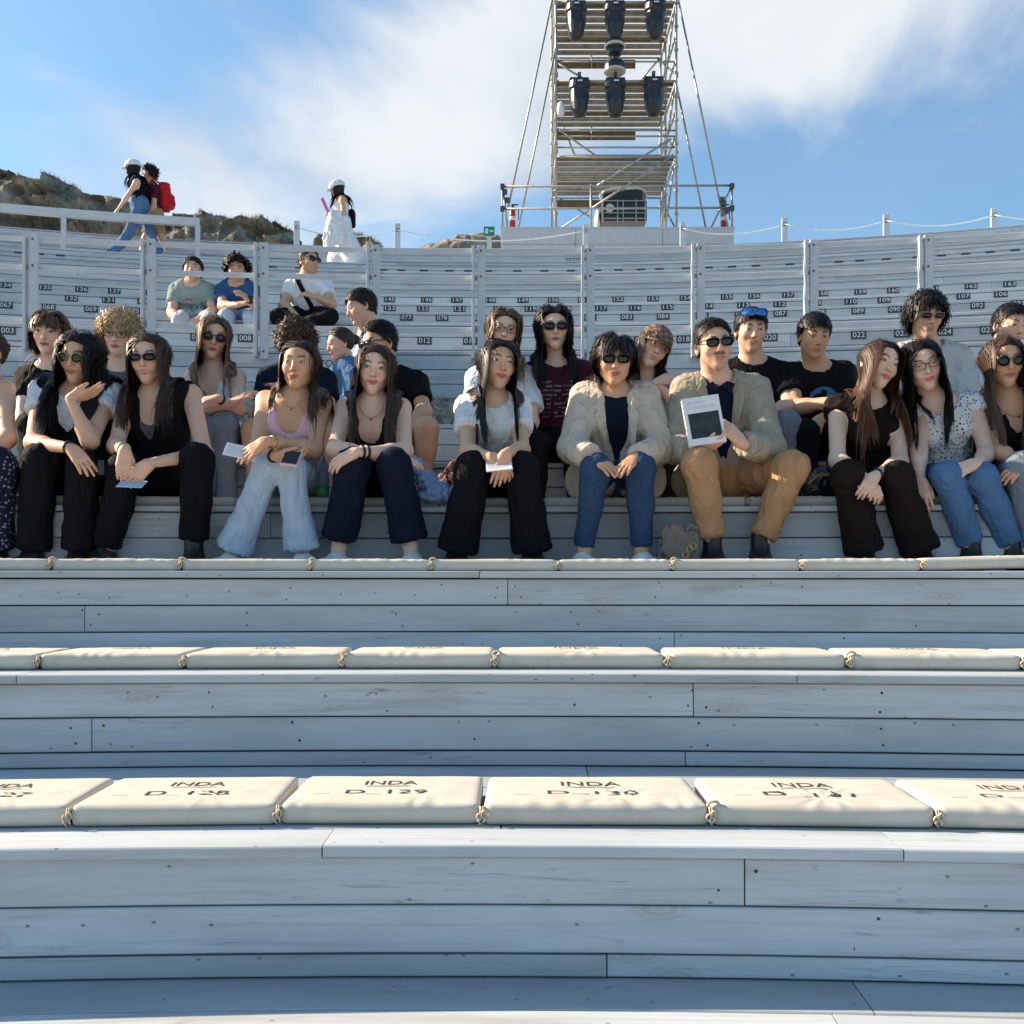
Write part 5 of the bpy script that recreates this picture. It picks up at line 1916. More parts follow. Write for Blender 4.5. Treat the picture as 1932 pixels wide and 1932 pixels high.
    # ---------------- clothes
    def sleeves(frac, e, g):
        out = []
        for i in (0, 1):
            if upper[i] is None: continue
            u = upper[i]; ab = u['b'] - u['a']
            if frac <= 1:
                end = u['a'] + ab * frac
                r0 = u['ra'] + e + .004; r1 = u['ra'] + (u['rb'] - u['ra']) * frac + e + g
                out.append(cone(u['a'], end + nrm(ab) * .02, r0, r1, .03, cut=[(end, nrm(ab))]))
            else:
                out.append(cone(u['a'], u['b'], u['ra'] + e + .006, u['rb'] + e + .008, .03))
                if lower[i] is not None:
                    l = lower[i]; lb = l['b'] - l['a']; fr2 = frac - 1
                    end = l['a'] + lb * fr2
                    out.append(cone(l['a'], end + nrm(lb) * .02, l['ra'] + e + .008, l['ra'] + (l['rb'] - l['ra']) * fr2 + e + g, .03, cut=[(end, nrm(lb))]))
        return out

    vox2 = 0.016 if far else 0.0125
    garments = []
    for gi, g in enumerate(P.get('tops', ())):
        kind = g['k']; e = g.get('e', .010)
        base = inflate(torso, e)
        pr = []
        if kind in ('tee', 'shirt', 'blazer'):
            pr = base + sleeves(g.get('sl', .55), e, g.get('g', .012))
            nc = g.get('neck', (.078, .080, .055))
            pr += [ell(nk + fwd * .030 + up * .030, nc, .012, tf, op=-1)]
            pr += [cone(nk - up * .06, nk + up * .12, nr[1] * hs + .004, nr[1] * hs + .01, .008, op=-1)]
            if kind == 'shirt' and g.get('collar'):
                pass
            if g.get('open'):
                # open front: a wedge that widens upwards
                a_ = at(.96, f=.15); b_ = at(g['open'][0], f=.22)
                pr += [cone(a_, b_, g['open'][1], g['open'][2], .012, sq=(fwd, 2.2), op=-1)]
        elif kind == 'vest':
            pr = base
            for i in (0, 1):
                o_ = nrm(sh[i] - nk)
                pr = pr + [ell(sh[i] + o_ * .045 - up * .03, (.056, .13, .105), .012, tf, op=-1)]
            nc = g.get('neck', (.07, .08, .06))
            pr = pr + [ell(nk + fwd * .035 + up * .02, nc, .012, tf, op=-1)]
            if g.get('v'):
                pr = pr + [cone(at(.95, f=.13), at(g['v'], f=.17), .055, .012, .012, sq=(fwd, 2.0), op=-1)]
        elif kind == 'cami':
            tp = g.get('top', .80)
            pr = [dict(p, cut=[(at(tp), up)]) for p in base]
            pr += [ell(at(tp + .02, f=.13), (.056 * g.get('sx', 1.0), .10, .085 * g.get('scoop', 1.0)), .012, tf, op=-1)]
            if g.get('straps', True):
                for s in (-1, 1):
                    for k0, k1 in (((tp - .02, .085 * s, .105), (.965, .080 * s, .045)), ((.965, .080 * s, .045), (.93, .075 * s, -.075))):
                        a_ = at(*k0); b_ = at(*k1)
                        pr += [cone(a_, b_, g.get('sr', .010), g.get('sr', .010), .004)]
        if g.get('peplum'):
            for i in (0, 1):
                if kn[i] is not None:
                    tt = hip[i] + (kn[i] - hip[i]) * g['peplum']
                    dn = np.array((0, 0, -.02))
                    pr += [cone(hip[i] + right * (.03 if i else -.03), tt + right * (.05 if i else -.05) + dn, .125, .100, .04, cut=[(tt, nrm(kn[i] - hip[i]))])]
        hem = at(g.get('hem', -0.10)) if not g.get('peplum') else None
        if hem is not None:
            pr = [dict(p, cut=(p['cut'] or []) + [(hem, -up)]) if (p['op'] > 0 and p['t'] == 'ell') else p for p in pr]
        v, qq = sdf_mesh(pr, vox2)
        v = relax(v, qq, 1)
        v = wrinkle(v, qq, gi * 5 + len(key), g.get('wr', .013) * .75, (30, 30, 12))
        o = child(g.get('name', 'top'), v, qq, g['m'])
        if g.get('label'): o['label'] = g['label']
        garments.append((pr, o))
    legs_pr = []
    if tr:
        e = tr.get('e', .016)
        pr = [ell(hm + np.array((0, 0, .0)), np.array((.170, .125, .120)) * ws + e, .05, pf)] if not tr.get('nopelvis') else []
        pr += [ell(hm + up * .06, np.array((.150, .112, .10)) * ws + e * .6, .05, tf, cut=[(at(tr.get('waist', .30)), up)])]
        for i in (0, 1):
            if kn[i] is None: continue
            if tr.get('skirt'):
                hemp = an[i] if tr['skirt'] == 'long' else kn[i]
                pr.append(cone(hip[i], hemp, .12, tr.get('flare', .15), .10))
                continue
            ks_ = tr.get('knee', .068)
            th_r = tr.get('thigh', .082)
            if tr.get('shorts'):
                end = hip[i] + (kn[i] - hip[i]) * tr['shorts']
                pr.append(cone(hip[i], end, th_r, th_r * .97, .05, cut=[(end, nrm(kn[i] - hip[i]))])); continue
            pr.append(cone(hip[i], kn[i], th_r, ks_ + .002, .022))
            if an[i] is None: continue
            ab = an[i] - kn[i]
            fl = tr.get('flare', .055)
            md = kn[i] + ab * .45
            end = kn[i] + ab * tr.get('leg', .97)
            pr += [cone(kn[i], md, ks_, ks_ * .5 + tr.get('calf', .056) * .5, .025), cone(md, end + nrm(ab) * .03, tr.get('calf', .056), fl, .03, cut=[(end, nrm(ab))])]
        v, qq = sdf_mesh(pr, vox2 * 1.15)
        v = relax(v, qq, 1)
        v = wrinkle(v, qq, 91 + len(key), tr.get('wr', .012) * 1.0, (17, 17, 6))
        child(tr.get('name', 'trousers'), v, qq, tr['m'])
        legs_pr = pr
    # ---------------- shoes
    sho = P.get('shoe')
    if sho:
        for i in (0, 1):
            if an[i] is None or (sho.get('only') is not None and i != sho['only']): continue
            fd = np.array(sho.get('dir', ((-.35, -1, 0), (.35, -1, 0)))[i], float); fd = nrm(fd)
            zf = P.get('floor', an[i][2] - .09)
            a = an[i].copy(); s2 = np.cross(fd, np.array((0, 0, 1.)))
            g0 = np.array((a[0], a[1], EZ + zf if 'floor' in P else zf))
            sc = 1.1 if male else 0.98
            U = np.array((0, 0, 1.))
            pr = [cone(g0 - fd * .055 * sc + U * .036, g0 + fd * .02 + U * .06, .036 * sc, .040 * sc, .03), cone(g0 + fd * .0 + U * .055, g0 + fd * .12 * sc + U * .034, .042 * sc, .036 * sc, .03, sq=None),
                  ell(g0 + fd * .145 * sc + U * .028, np.array((.042, .055, .030)) * sc, .03, np.stack((s2, fd, U)))]
            if sho.get('high', True): pr.append(cone(a + U * .03, g0 + U * .05, .043, .042, .03))
            pr = [dict(p, cut=[(g0, -U)]) for p in pr]
            v, qq = sdf_mesh(pr, 0.0105)
            so = child('shoe', v, qq, sho['m'])
            # sole
            mb = MB(); a_ = np.linspace(0, 2 * math.pi, 20, endpoint=False)
            pol = [((.043 - .006 * (math.sin(q_) < 0)) * sc * math.cos(q_), .045 * sc + .132 * sc * math.sin(q_)) for q_ in a_]
            mb.prism(pol, 0.0, 0.018, (g0 - loc, s2, fd, U)); mb.build('sole', sho.get('sole', M_shoe_w), so)
    # ---------------- hair
    hr_ = P.get('hair')
    hairobj = None
    if hr_:
        HE = lambda c, r: ell(hd + hs * (np.array(c) @ fr), np.array(r) * hs, .01, fr)
        obst = [HE((0, -.016, .030), (.077, .095, .085)), HE((0, .035, -.02), (.074 if hr_.get('clear', True) else .055, .075, .10)), dict(neck, k=.01)]
        if hr_.get('len', .3) > 0.15:
            obst += [dict(p, k=.02) for p in inflate(torso, .022)]
        nst = int(hr_.get('n', 1000 if not far else 260) * (1.0 if far else (1.35 if d0 < 5.2 else 0.95)))
        v, qq, cc = strands(fr, hd, hs, dict(hr_, _far=far, _near=d0 < 5.2, _tf=nrm(fwd * np.array((1, 1, 0)))), obst, hc, nst, rs)
        if 'tailpt' in hr_:
            c_ = hd + hs * (np.array(hr_['tailpt']) @ fr)
            bv, bq = sdf_mesh([ell(c_, np.array((.034, .038, .036)) * hs, .01, fr)], .006)
            bv = wrinkle(bv, bq, 5, .012, (60, 60, 60))
            qq = np.concatenate((qq, bq + len(v))); v = np.concatenate((v, bv)); cc = np.concatenate((cc, np.tile(hc, (len(bv), 1))))
        hairobj = child('hair', v, qq, M_hair, cc)
    if P.get('glass'):
        glasses(fr, hd, hs, P['glass'], root, P.get('glassup', 0.0))
    if P.get('glass2'):
        glasses(fr, hd, hs, P['glass2'], root, 1.0)
    def ring(p0, p1, t, rad, name, mat, wdt=.006):
        c = p0 + (p1 - p0) * t; ax_ = nrm(p1 - p0)
        mb = MB(); mb.lathe([(rad, -wdt), (rad + .004, -wdt * .6), (rad + .004, wdt * .6), (rad, wdt)], c - loc, ax_, 18); mb.build(name, mat, root, smooth=True)
    for (i, t, rad, mt) in P.get('bands', ()):
        ring(el[i], wr[i], t, rad, 'wristband', mt)
    ctx = dict(root=root, loc=loc, hd=hd, fr=fr, hs=hs, tf=tf, at=at, nk=nk, torso=torso, garments=garments, sh=sh, el=el, wr=wr, kn=kn, an=an, hip=hip, child=child, up=up, fwd=fwd, right=right, hm=hm)
    PEOPLE[key] = ctx
    if P.get('dbg', False):
        f_ = lambda a, b: '%.2f' % np.linalg.norm(a - b) if a is not None and b is not None else '-'
        print('BODY', key, 'torso %.2f sw %.2f' % (L, sw), 'neck', f_(skull, nk), 'ua', [f_(sh[i], el[i]) for i in (0, 1)], 'fa', [f_(el[i], wr[i]) for i in (0, 1)], 'th', [f_(hip[i], kn[i]) for i in (0, 1)], 'sh', [f_(kn[i], an[i]) for i in (0, 1)])
    return ctx


def decal(ctx, prims, outline, name, mat, e=.004, parent=None, tf=None):
    """a flat piece of cloth or print laid on the garment: outline in (right, up) metres from the neck pit"""
    rt, upv, fw = ctx['right'], ctx['up'], ctx['fwd']
    V = []; Fs = []
    for ol in outline:
        b = len(V)
        for x, z in ol:
            p = ctx['nk'] + rt * x + upv * z + fw * 0.30
            for _ in range(28):
                d = field(prims, p[None])[0]
                if d < .0015: break
                p = p - fw * max(d * .8, .001)
            V.append(p + fw * e)
        Fs.append(tuple(range(b, len(V))))
    me = bpy.data.meshes.new(name)
    me.from_pydata([tuple(v - ctx['loc']) for v in V], [], Fs)
    o = link(name, me, parent or ctx['root'], (mat,))
    return o


def decal_text(ctx, prims, s, x0, z0, wide, hgt, name, mat):
    tv, tf_ = text_mesh(s)
    e = tv.max(0) - tv.min(0)
    ol = [[(tv[i, 0] * wide / e[0] + x0, tv[i, 1] * hgt / e[1] + z0) for i in f] for f in tf_]
    return decal(ctx, prims, ol, name, mat, .005)

# ------------------------------------------------------------------ the group on the tiers
SD, SE, SF = TZ['D'] + 0.03, TZ['E'], TZ['F']
FC, FD, FE = TZ['C'], TZ['D'], TZ['E']
D0, E0, F0 = TY['D'], TY['E'], TY['F']
FRONT = dict(d0=D0, seat=SD, floor=FC)
BACK = dict(d0=E0, seat=SE, floor=FD)
LONG = dict(style='long', len=0.63, c='dark', fwd=.22)


def mk(base, **kw):
    d = dict(base); d.update(kw); return d


# ---- front row
person('edge_left', 'person in white sleeveless top and dark spotted skirt at the front row end', mk(FRONT,
    head=(-32, 668), rot=(-20, 0, -5), sh=((-78, 735), (8, 733)), el=((-95, 835), (14, 828)), wr=((-60, 870), (-30, 868)), hands=(dict(tip=(-25, 890)), dict(tip=(-62, 885))),
    kn=((-85, 885), (-8, 880)), an=((-90, 1040), (-5, 1040)), skin='light', hair=dict(style='back', len=.14, c='brown', tailpt=(.0, -.12, .03)),
    tops=[dict(k='cami', m=WHITE, top=.86, sr=.016, e=.014, name='top')], bottom=dict(m=LEOP, name='skirt', thigh=.10, knee=.085, calf=.07, flare=.09, wr=.012), shoe=dict(m=M_shoe_b)))

person('chin_hand', 'person with long wavy black hair and green sunglasses resting chin on a hand', mk(FRONT,
    head=(150, 677), rot=(-4, 2, 5), neck=(146, 741, .08), sh=((80, 738), (208, 742)), el=((63, 836, -.12), (170, 832, -.17)), wr=((133, 845, -.33), (132, 752, -.17)),
    hands=(dict(tip=(178, 897, -.37), curl=.28, back=(.3, -.75, .5), spread=.5), dict(tip=(190, 738, -.13), curl=.22, back=(-.2, -.45, -.85), th=-1, spread=.3)),
    kn=((76, 868), (158, 880)), an=((62, 1042), (148, 1042)), skin='olive', smile=.25, hair=dict(style='long', len=0.63, c='black', fwd=.18, vol=.02, curl=.008, freq=38, wave=.16, out=.10, n=1200),
    glass=('round', M_lensg, M_fgold), bands=((0, .97, .027, M_band),),
    tops=[dict(k='tee', m=WHITE, sl=.40, name='tee'), dict(k='vest', m=BLACK, e=.022, v=.55, name='waistcoat')], bottom=dict(m=BLACK, flare=.080, calf=.068, knee=.072), shoe=dict(m=M_shoe_b)))

person('smiler', 'smiling person in dark oval sunglasses, black waistcoat and black trousers', mk(FRONT,
    head=(280, 677), rot=(2, 2, -2), neck=(292, 746, .08), sh=((243, 748), (360, 744)), el=((219, 842, -.12), (386, 856, -.08)), wr=((235, 848, -.33), (284, 874, -.33)),
    hands=(dict(tip=(231, 905, -.36), curl=.28, back=(0, -.9, .3), spread=.35), dict(tip=(240, 912, -.36), curl=.5, back=(.35, -.8, .3))),
    kn=((236, 885), (372, 868)), an=((200, 1042), (366, 1030)), skin='light', smile=1.0, teeth=True, hair=dict(style='long', len=0.57, c='brown', fwd=.20, part=.012, vol=.016, n=1100),
    glass=('oval', M_lensd, M_fdark), bands=((0, .95, .026, M_fgold),),
    tops=[dict(k='cami', m=GREY, e=.010, top=.88, name='undershirt', straps=False), dict(k='vest', m=BLACK, e=.022, v=.42, name='waistcoat')],
    bottom=dict(m=BLACK, flare=.066, calf=.064, knee=.072, leg=.93), shoe=dict(m=M_shoe_b, sole=M_shoe_w)))

person('pink_top', 'person in pink strappy top and pale washed jeans holding a phone', mk(FRONT,
    head=(564, 690), rot=(-3, 9, 4), neck=(556, 750, .06), sh=((502, 756), (606, 764)), el=((484, 850, -.08), (594, 848, -.05)), wr=((519, 861, -.27), (504, 832, -.32)),
    hands=(dict(tip=(572, 866, -.26), curl=.55, back=(0, -.5, -.85), th=-1), dict(tip=(456, 862, -.33), curl=.22, back=(.1, -.8, .6), th=1, spread=.35)),
    kn=((505, 882), (548, 884)), an=((440, 1040), (571, 1040)), skin='tan', smile=.8, eye=.0026, hair=dict(style='long', len=0.47, c='brown', tip='mid', fwd=.10, part=-.004, vol=.014, out=.12),
    bands=((0, .95, .028, M_band), (1, .90, .026, M_fgold)), jaw=1.0,
    tops=[dict(k='cami', m=PINK, top=.82, e=.010, sr=.010, name='strappy_top', wr=.005, scoop=1.0)], bottom=dict(m=LJEAN, flare=.090, calf=.060, knee=.062, leg=.985, wr=.010), shoe=dict(m=M_shoe_w, high=False)))

person('long_straight', 'person with long straight dark hair, necklace and navy wide trousers', mk(FRONT,
    head=(707, 699), rot=(5, 6, 6), neck=(704, 762, .06), sh=((652, 770), (757, 770)), el=((632, 848, -.10), (764, 852, -.10)), wr=((738, 864, -.20), (673, 853, -.27)),
    hands=(dict(tip=(790, 870, -.16), curl=.3, back=(0, -.5, .8)), dict(tip=(614, 882, -.27), curl=.38, back=(-.1, -.8, .6), th=1, spread=.3)),
    kn=((666, 878), (744, 878)), an=((638, 1034), (776, 1034)), skin='fair', smile=.7, hair=dict(style='long', len=0.67, c='brown', fwd=.24, wave=.03, vol=.012, n=1200, part=.002),
    bands=((1, .90, .027, M_band), (1, .80, .028, M_band)),
    tops=[dict(k='cami', m=BLACK, top=.84, e=.012, sr=.012, name='top', sx=1.05, scoop=1.3)],
    bottom=dict(m=NAVY, flare=.088, calf=.072, knee=.076, leg=.90, wr=.012), shoe=dict(m=M_shoe_w, high=False)))

person('white_tee', 'person in white tee with sunglasses pushed up on long dark hair', mk(FRONT,
    head=(940, 689), rot=(16, 9, 6), neck=(930, 755, .06), sh=((882, 768), (978, 768)), el=((882, 852, -.10), (984, 850, -.10)), wr=((926, 862, -.27), (956, 854, -.28)),
    hands=(dict(tip=(955, 884, -.28), curl=.6, back=(0, -.7, .5)), dict(tip=(943, 898, -.30), curl=.30, back=(.1, -.95, .2))),
    kn=((893, 886), (984, 886)), an=((862, 1042), (1004, 1042)), skin='olive', smile=.6, gaze=.4, hair=dict(style='long', len=0.63, c='dark', fwd=.25, wave=.04, vol=.011, part=-.006, n=1100),
    glass2=('oval', M_lensd, M_fdark), jaw=.95,
    tops=[dict(k='tee', m=WHITE, sl=.55, g=.016, name='tee')], bottom=dict(m=BLACK, flare=.098, calf=.076, knee=.078, wr=.012, leg=.99), shoe=dict(m=M_shoe_b)))

person('beige_blazer', 'person with short dark hair and sunglasses in a beige blazer and blue jeans', mk(FRONT,
    head=(1159, 681), rot=(0, 3, 0), hs=1.0, neck=(1160, 740, .10), sh=((1104, 750, .14), (1216, 750, .14)), el=((1080, 845, -.02), (1248, 847, -.02)), wr=((1118, 866, -.22), (1201, 863, -.22)), wide=1.08,
    hands=(dict(tip=(1160, 888, -.30), curl=.22, back=(.1, -.6, .8), spread=.4), dict(tip=(1172, 886, -.30), curl=.22, back=(-.1, -.6, .8), spread=.4)),
    kn=((1124, 885), (1207, 883)), an=((1101, 1036), (1211, 1036)), skin='tan', smile=.2, hair=dict(style='bob', len=.17, c='dark', vol=.026, curl=.008, freq=55, fwd=.0, part=.02, n=1000, wave=.2),
    glass=('wayf', M_lensd, M_fdark), jaw=1.04,
    tops=[dict(k='tee', m=NAVY, sl=.3, e=.005, wr=.004, name='top', neck=(.072, .08, .055)), dict(k='blazer', m=BEIGE, e=.021, sl=1.93, g=.014, name='blazer', open=(.02, .062, .040), neck=(.075, .09, .06), peplum=.42, wr=.014)],
    bottom=dict(m=JEAN, flare=.048, calf=.053, knee=.066, leg=.97, wr=.010), shoe=dict(m=M_shoe_w, high=False)))

person('book_man', 'moustached person in taupe blazer and tan chinos holding a white book', mk(FRONT,
    sex='m', wide=.93, head=(1347, 653, .06), rot=(6, 8, -6), neck=(1352, 716, .14), sh=((1296, 736, .17), (1424, 736, .17)), el=((1274, 846, .0), (1453, 848, -.03)), wr=((1312, 852, -.18), (1401, 838, -.20)),
    hands=(dict(tip=(1352, 838, -.21), curl=.35, back=(0, -.25, -.95), th=-1, spread=.2), dict(tip=(1372, 806, -.23), curl=.55, back=(.55, -.75, .2), th=1)),
    kn=((1320, 878, -.22), (1494, 882, -.16)), an=((1344, 1024, -.16), (1434, 1024, -.14)), skin='light', stubble=.30, moustache=True,
    hair=dict(style='short', len=.045, c='dark', side=.009, sweep=-.2, fore=-.5, lift=1.1, w=.0042, n=1300), glass=('wayf', M_lensd, M_fdark),
    tops=[dict(k='tee', m=NAVY, sl=.3, e=.005, wr=.004, name='shirt', neck=(.066, .07, .042)), dict(k='blazer', m=TAUPE, e=.018, sl=1.93, g=.014, name='blazer', open=(.10, .066, .052), neck=(.075, .09, .06), peplum=.25, wr=.014)],
    bottom=dict(m=TAN, flare=.062, calf=.062, knee=.074, thigh=.094, leg=.93, wr=.012), shoe=dict(m=M_shoe_b, sole=M_shoe_b, dir=((.1, -1, 0), (-.2, -1, 0)))))

person('brown_top', 'person in dark brown top and trousers leaning the head aside, auburn-tipped hair', mk(FRONT,
    head=(1659, 689), rot=(14, 5, 17), neck=(1640, 762, .08), sh=((1580, 768), (1694, 772)), el=((1580, 868, -.06), (1697, 872, -.06)), wr=((1632, 903, -.24), (1652, 897, -.25)),
    hands=(dict(tip=(1650, 925, -.28), curl=.7, back=(0, -.8, .5), spread=.08, s=.92), dict(tip=(1634, 924, -.30), curl=.55, back=(0, -.9, .4), spread=.08, s=.92)),
    kn=((1601, 900), (1690, 902)), an=((1630, 1040), (1736, 1040)), skin='fair', smile=.15, hair=dict(style='long', len=0.63, c='brown', tip='auburn', fwd=.22, wave=.05, vol=.012, part=-.03, n=1100),
    bands=((1, .95, .026, M_band),),
    tops=[dict(k='tee', m=DARKBROWN, sl=.16, g=.012, name='top', neck=(.072, .08, .05))], bottom=dict(m=DARKBROWN, flare=.094, calf=.074, knee=.074, leg=1.0, wr=.012), shoe=dict(m=M_shoe_b)))

person('dotted_top', 'person with glasses in white dotted top and mid-blue jeans leaning on a neighbour', mk(FRONT,
    head=(1740, 690), rot=(-8, 0, -15), neck=(1762, 757, .08), sh=((1742, 772, .10), (1838, 764, .10)), el=((1733, 852, .0), (1862, 856, -.04)), wr=((1736, 905, -.12), (1843, 874, -.22)),
    hands=(dict(tip=(1742, 940, -.16), curl=.4, back=(-.5, -.8, .2)), dict(tip=(1800, 890, -.26), curl=.45, back=(.1, -.7, .7), th=1)),
    kn=((1788, 898), (1853, 900)), an=((1832, 1030), (1908, 1030)), skin='fair', smile=.9, eye=.003, hair=dict(style='long', len=0.59, c='black', fwd=.20, wave=.07, vol=.018, part=.01, n=1100), lip=(.50, .13, .13),
    glass=('oval', M_clear, M_fdark),
    tops=[dict(k='tee', m=DOTS, sl=.20, g=.016, name='top', neck=(.10, .10, .085))], bottom=dict(m=MJEAN, flare=.062, calf=.058, knee=.062, leg=.96, wr=.010), shoe=dict(m=M_shoe_b, sole=M_shoe_b)))

person('edge_right', 'person in round sunglasses, black top and grey jeans, last of the front row', mk(FRONT,
    head=(1894, 684), rot=(-6, 4, -3), neck=(1902, 752, .08), sh=((1866, 766), (1962, 760)), el=((1884, 852, -.04), (1975, 850, -.04)), wr=((1921, 868, -.22), (1940, 876, -.22)),
    hands=(dict(tip=(1955, 880, -.24), curl=.4), dict(tip=(1912, 890, -.24), curl=.4)),
    kn=((1930, 885), (2010, 885)), an=((1945, 1038), (2030, 1038)), skin='tan', smile=.3, hair=dict(style='long', len=0.65, c='brown', tip='mid', fwd=.24, wave=.05, vol=.014, n=1000),
    glass=('round', M_lensd, M_fdark),
    tops=[dict(k='cami', m=BLACK, top=.84, e=.012, sr=.012, name='top')], bottom=dict(m=GJEAN, flare=.066, calf=.066, knee=.075, leg=.96), shoe=dict(m=M_shoe_w)))

# ---- second row
person('brown_bob', 'person with brown bob and fringe in a black top behind the chin-resting one', mk(BACK,
    head=(92, 629), rot=(8, 2, 4), neck=(94, 690, .1), sh=((50, 712), (137, 712)), el=((42, 790, .0), (146, 790, .0)), wr=((70, 830, -.15), (120, 830, -.15)), kn=((60, 800), (125, 800)), an=((60, 960), (125, 960)), skin='fair',
    lip=(.38, .09, .10), hair=dict(style='bob', len=.22, c='mid', vol=.026, fwd=.05, out=.05, n=900),
    tops=[dict(k='tee', m=BLACK, sl=.5, name='tee')], bottom=dict(m=BLACK)))
person('blond_curls', 'person with curly blond hair and glasses in a grey shirt', mk(BACK,
    head=(225, 632), rot=(6, 0, 5), neck=(226, 694, .1), sh=((180, 716), (272, 716)), el=((172, 790, .0), (280, 790, .0)), kn=((195, 800), (260, 800)), an=((195, 960), (260, 960)), skin='fair',
    hair=dict(style='curly', len=.10, c='blond', vol=.024, curl=.010, freq=120, n=1400, steps=9, w=.0038, grav=.34), glass=('oval', M_clear, M_fdark),
    tops=[dict(k='tee', m=GREY, sl=.5, name='shirt')], bottom=dict(m=BLACK)))
person('light_straight', 'person with long straight light-brown hair and brown sunglasses, arms folded on knees', mk(BACK,
    head=(403, 637), rot=(18, 0, 8), neck=(402, 700, .08), sh=((364, 714), (448, 712)), el=((378, 778, -.16), (452, 772, -.16)), wr=((438, 760, -.27), (414, 752, -.30)),
    hands=(dict(tip=(452, 752, -.28), curl=.3), dict(tip=(382, 756, -.30), curl=.3)), kn=((382, 805), (425, 800)), an=((385, 950), (430, 950)), skin='light', smile=.3,
    hair=dict(style='long', len=0.57, c='mid', tip='light', fwd=.16, wave=.03, vol=.014, n=1100), glass=('round', M_lensb, M_fbrown), bands=((1, .92, .026, M_band),),
    tops=[dict(k='cami', m=WHITE, top=.84, sr=.014, name='top')], bottom=dict(m=GJEAN)))
person('curly_hidden', 'person with curly brown hair in navy, bent forward behind the pink top', mk(BACK,
    head=(560, 650, .02), rot=(-15, -35, 0), neck=(560, 696, .12), sh=((508, 714, .14), (612, 718, .14)), el=((492, 780, -.05), (622, 785, -.05)), wr=((520, 800, -.25), (600, 800, -.25)), kn=((478, 812), (610, 815)), an=((480, 960), (600, 960)), sex='m', skin='tan',
    hair=dict(style='curly', len=.055, c='brown', tip='mid', vol=.022, curl=.010, freq=130, n=1100, steps=8, w=.0042),
    tops=[dict(k='tee', m=NAVY, sl=.6, name='tee')], bottom=dict(m=NAVY, shorts=.7), bare=(0, 1)))
person('denim_profile', 'person in a denim jacket with hair tied back, seen from the side', dict(d0=F0, seat=SF, floor=FE,
    head=(641, 650, .30), rot=(-62, 0, 0), hs=.90, neck=(652, 694, .36), sh=((640, 712, .52), (668, 712, .22)), el=((640, 760, .45), (664, 764, .12)), wr=((612, 780, .30), (632, 782, .05)), hip=((648, 790, .45), (662, 790, .30)),
    kn=((600, 785, .30), (615, 785, .10)), an=((605, 860, .30), (618, 860, .10)), skin='light', hair=dict(style='back', len=.12, c='brown', vol=.010, tailpt=(.0, -.125, .02), n=900),
    tops=[dict(k='tee', m=MJEAN, sl=1.6, e=.018, name='denim_jacket', wr=.014)], bottom=dict(m=BLACK)))
person('profile_man', 'dark-haired person in pale blue shirt with navy collar, seen from the side', dict(d0=F0, seat=SF, floor=FE,
    sex='m', head=(681, 581, .45), rot=(-66, -4, -4), neck=(693, 636, .55), sh=((684, 660, .72), (722, 662, .38)), el=((670, 740, .66), (716, 748, .30)), hip=((690, 790, .65), (712, 790, .45)), wr=((640, 770, .50), (680, 775, .20)),
    kn=((640, 780, .5), (660, 785, .2)), an=((640, 860, .5), (660, 860, .2)), skin='light', stubble=.15, hair=dict(style='short', len=.06, c='dark', side=.02, sweep=.1, fore=.5, lift=.5, n=1000),
    tops=[dict(k='tee', m=LBLUE, sl=.6, name='shirt')], bottom=dict(m=BLACK)))
person('black_tee_side', 'person with cropped dark hair and sunglasses in a black tee looking aside, bare knee', mk(BACK,
    sex='m', head=(715, 649, .02), rot=(-48, -2, 3), neck=(728, 702, .14), sh=((684, 722, .2), (786, 722, .12)), el=((690, 790, .1), (800, 778, .0)), wr=((730, 800, -.15), (770, 805, -.18)),
    hands=(None, dict(tip=(735, 820, -.22), curl=.4)), kn=((735, 830), (805, 808)), an=((745, 960), (800, 945)), skin='tan', stubble=.3,
    hair=dict(style='short', len=.028, c='black', side=.008, sweep=.1, fore=.4, lift=.6, n=1300, w=.004), glass=('wayf', M_lensd, M_fdark),
    tops=[dict(k='tee', m=BLACK, sl=.62, name='tee')], bottom=dict(m=BLACK, shorts=.62), bare=(0, 1), ankle=False))
person('glasses_white', 'person with light-brown hair and thin glasses in a white shirt behind the white tee', mk(BACK,
    head=(950, 625), rot=(6, 3, 6), neck=(950, 690, .1), sh=((898, 714), (1002, 712)), el=((890, 792, .02), (1004, 796, -.02)), wr=((930, 830, -.15), (985, 842, -.15)), kn=((915, 812), (985, 812)), an=((915, 960), (985, 960)), skin='fair', smile=.5,
    hair=dict(style='long', len=0.49, c='mid', tip='light', fwd=.14, vol=.022, wave=.14, curl=.006, freq=45, n=1000), glass=('oval', M_clear, M_fbrown),
    tops=[dict(k='tee', m=WHITE, sl=.72, g=.020, name='shirt')], bottom=dict(m=BLACK)))
person('maroon_tee', 'person with long dark wavy hair and sunglasses in a printed maroon tee', mk(BACK,
    head=(1045, 620), rot=(4, 4, -2), neck=(1050, 682, .12), sh=((1002, 704, .15), (1103, 702, .15)), el=((990, 785, .05), (1112, 785, .05)), wr=((1010, 850, -.1), (1090, 850, -.1)), kn=((1010, 838), (1085, 838)), an=((1010, 960), (1090, 960)), skin='fair', lip=(.38, .13, .14),
    hair=dict(style='long', len=0.47, c='black', fwd=.06, vol=.028, wave=.14, curl=.008, freq=50, n=1100, out=.08), glass=('wayf', M_lensd, M_fdark),
    tops=[dict(k='tee', m=MAROON, sl=.7, name='tee', neck=(.085, .085, .07))], bottom=dict(m=BLACK)))
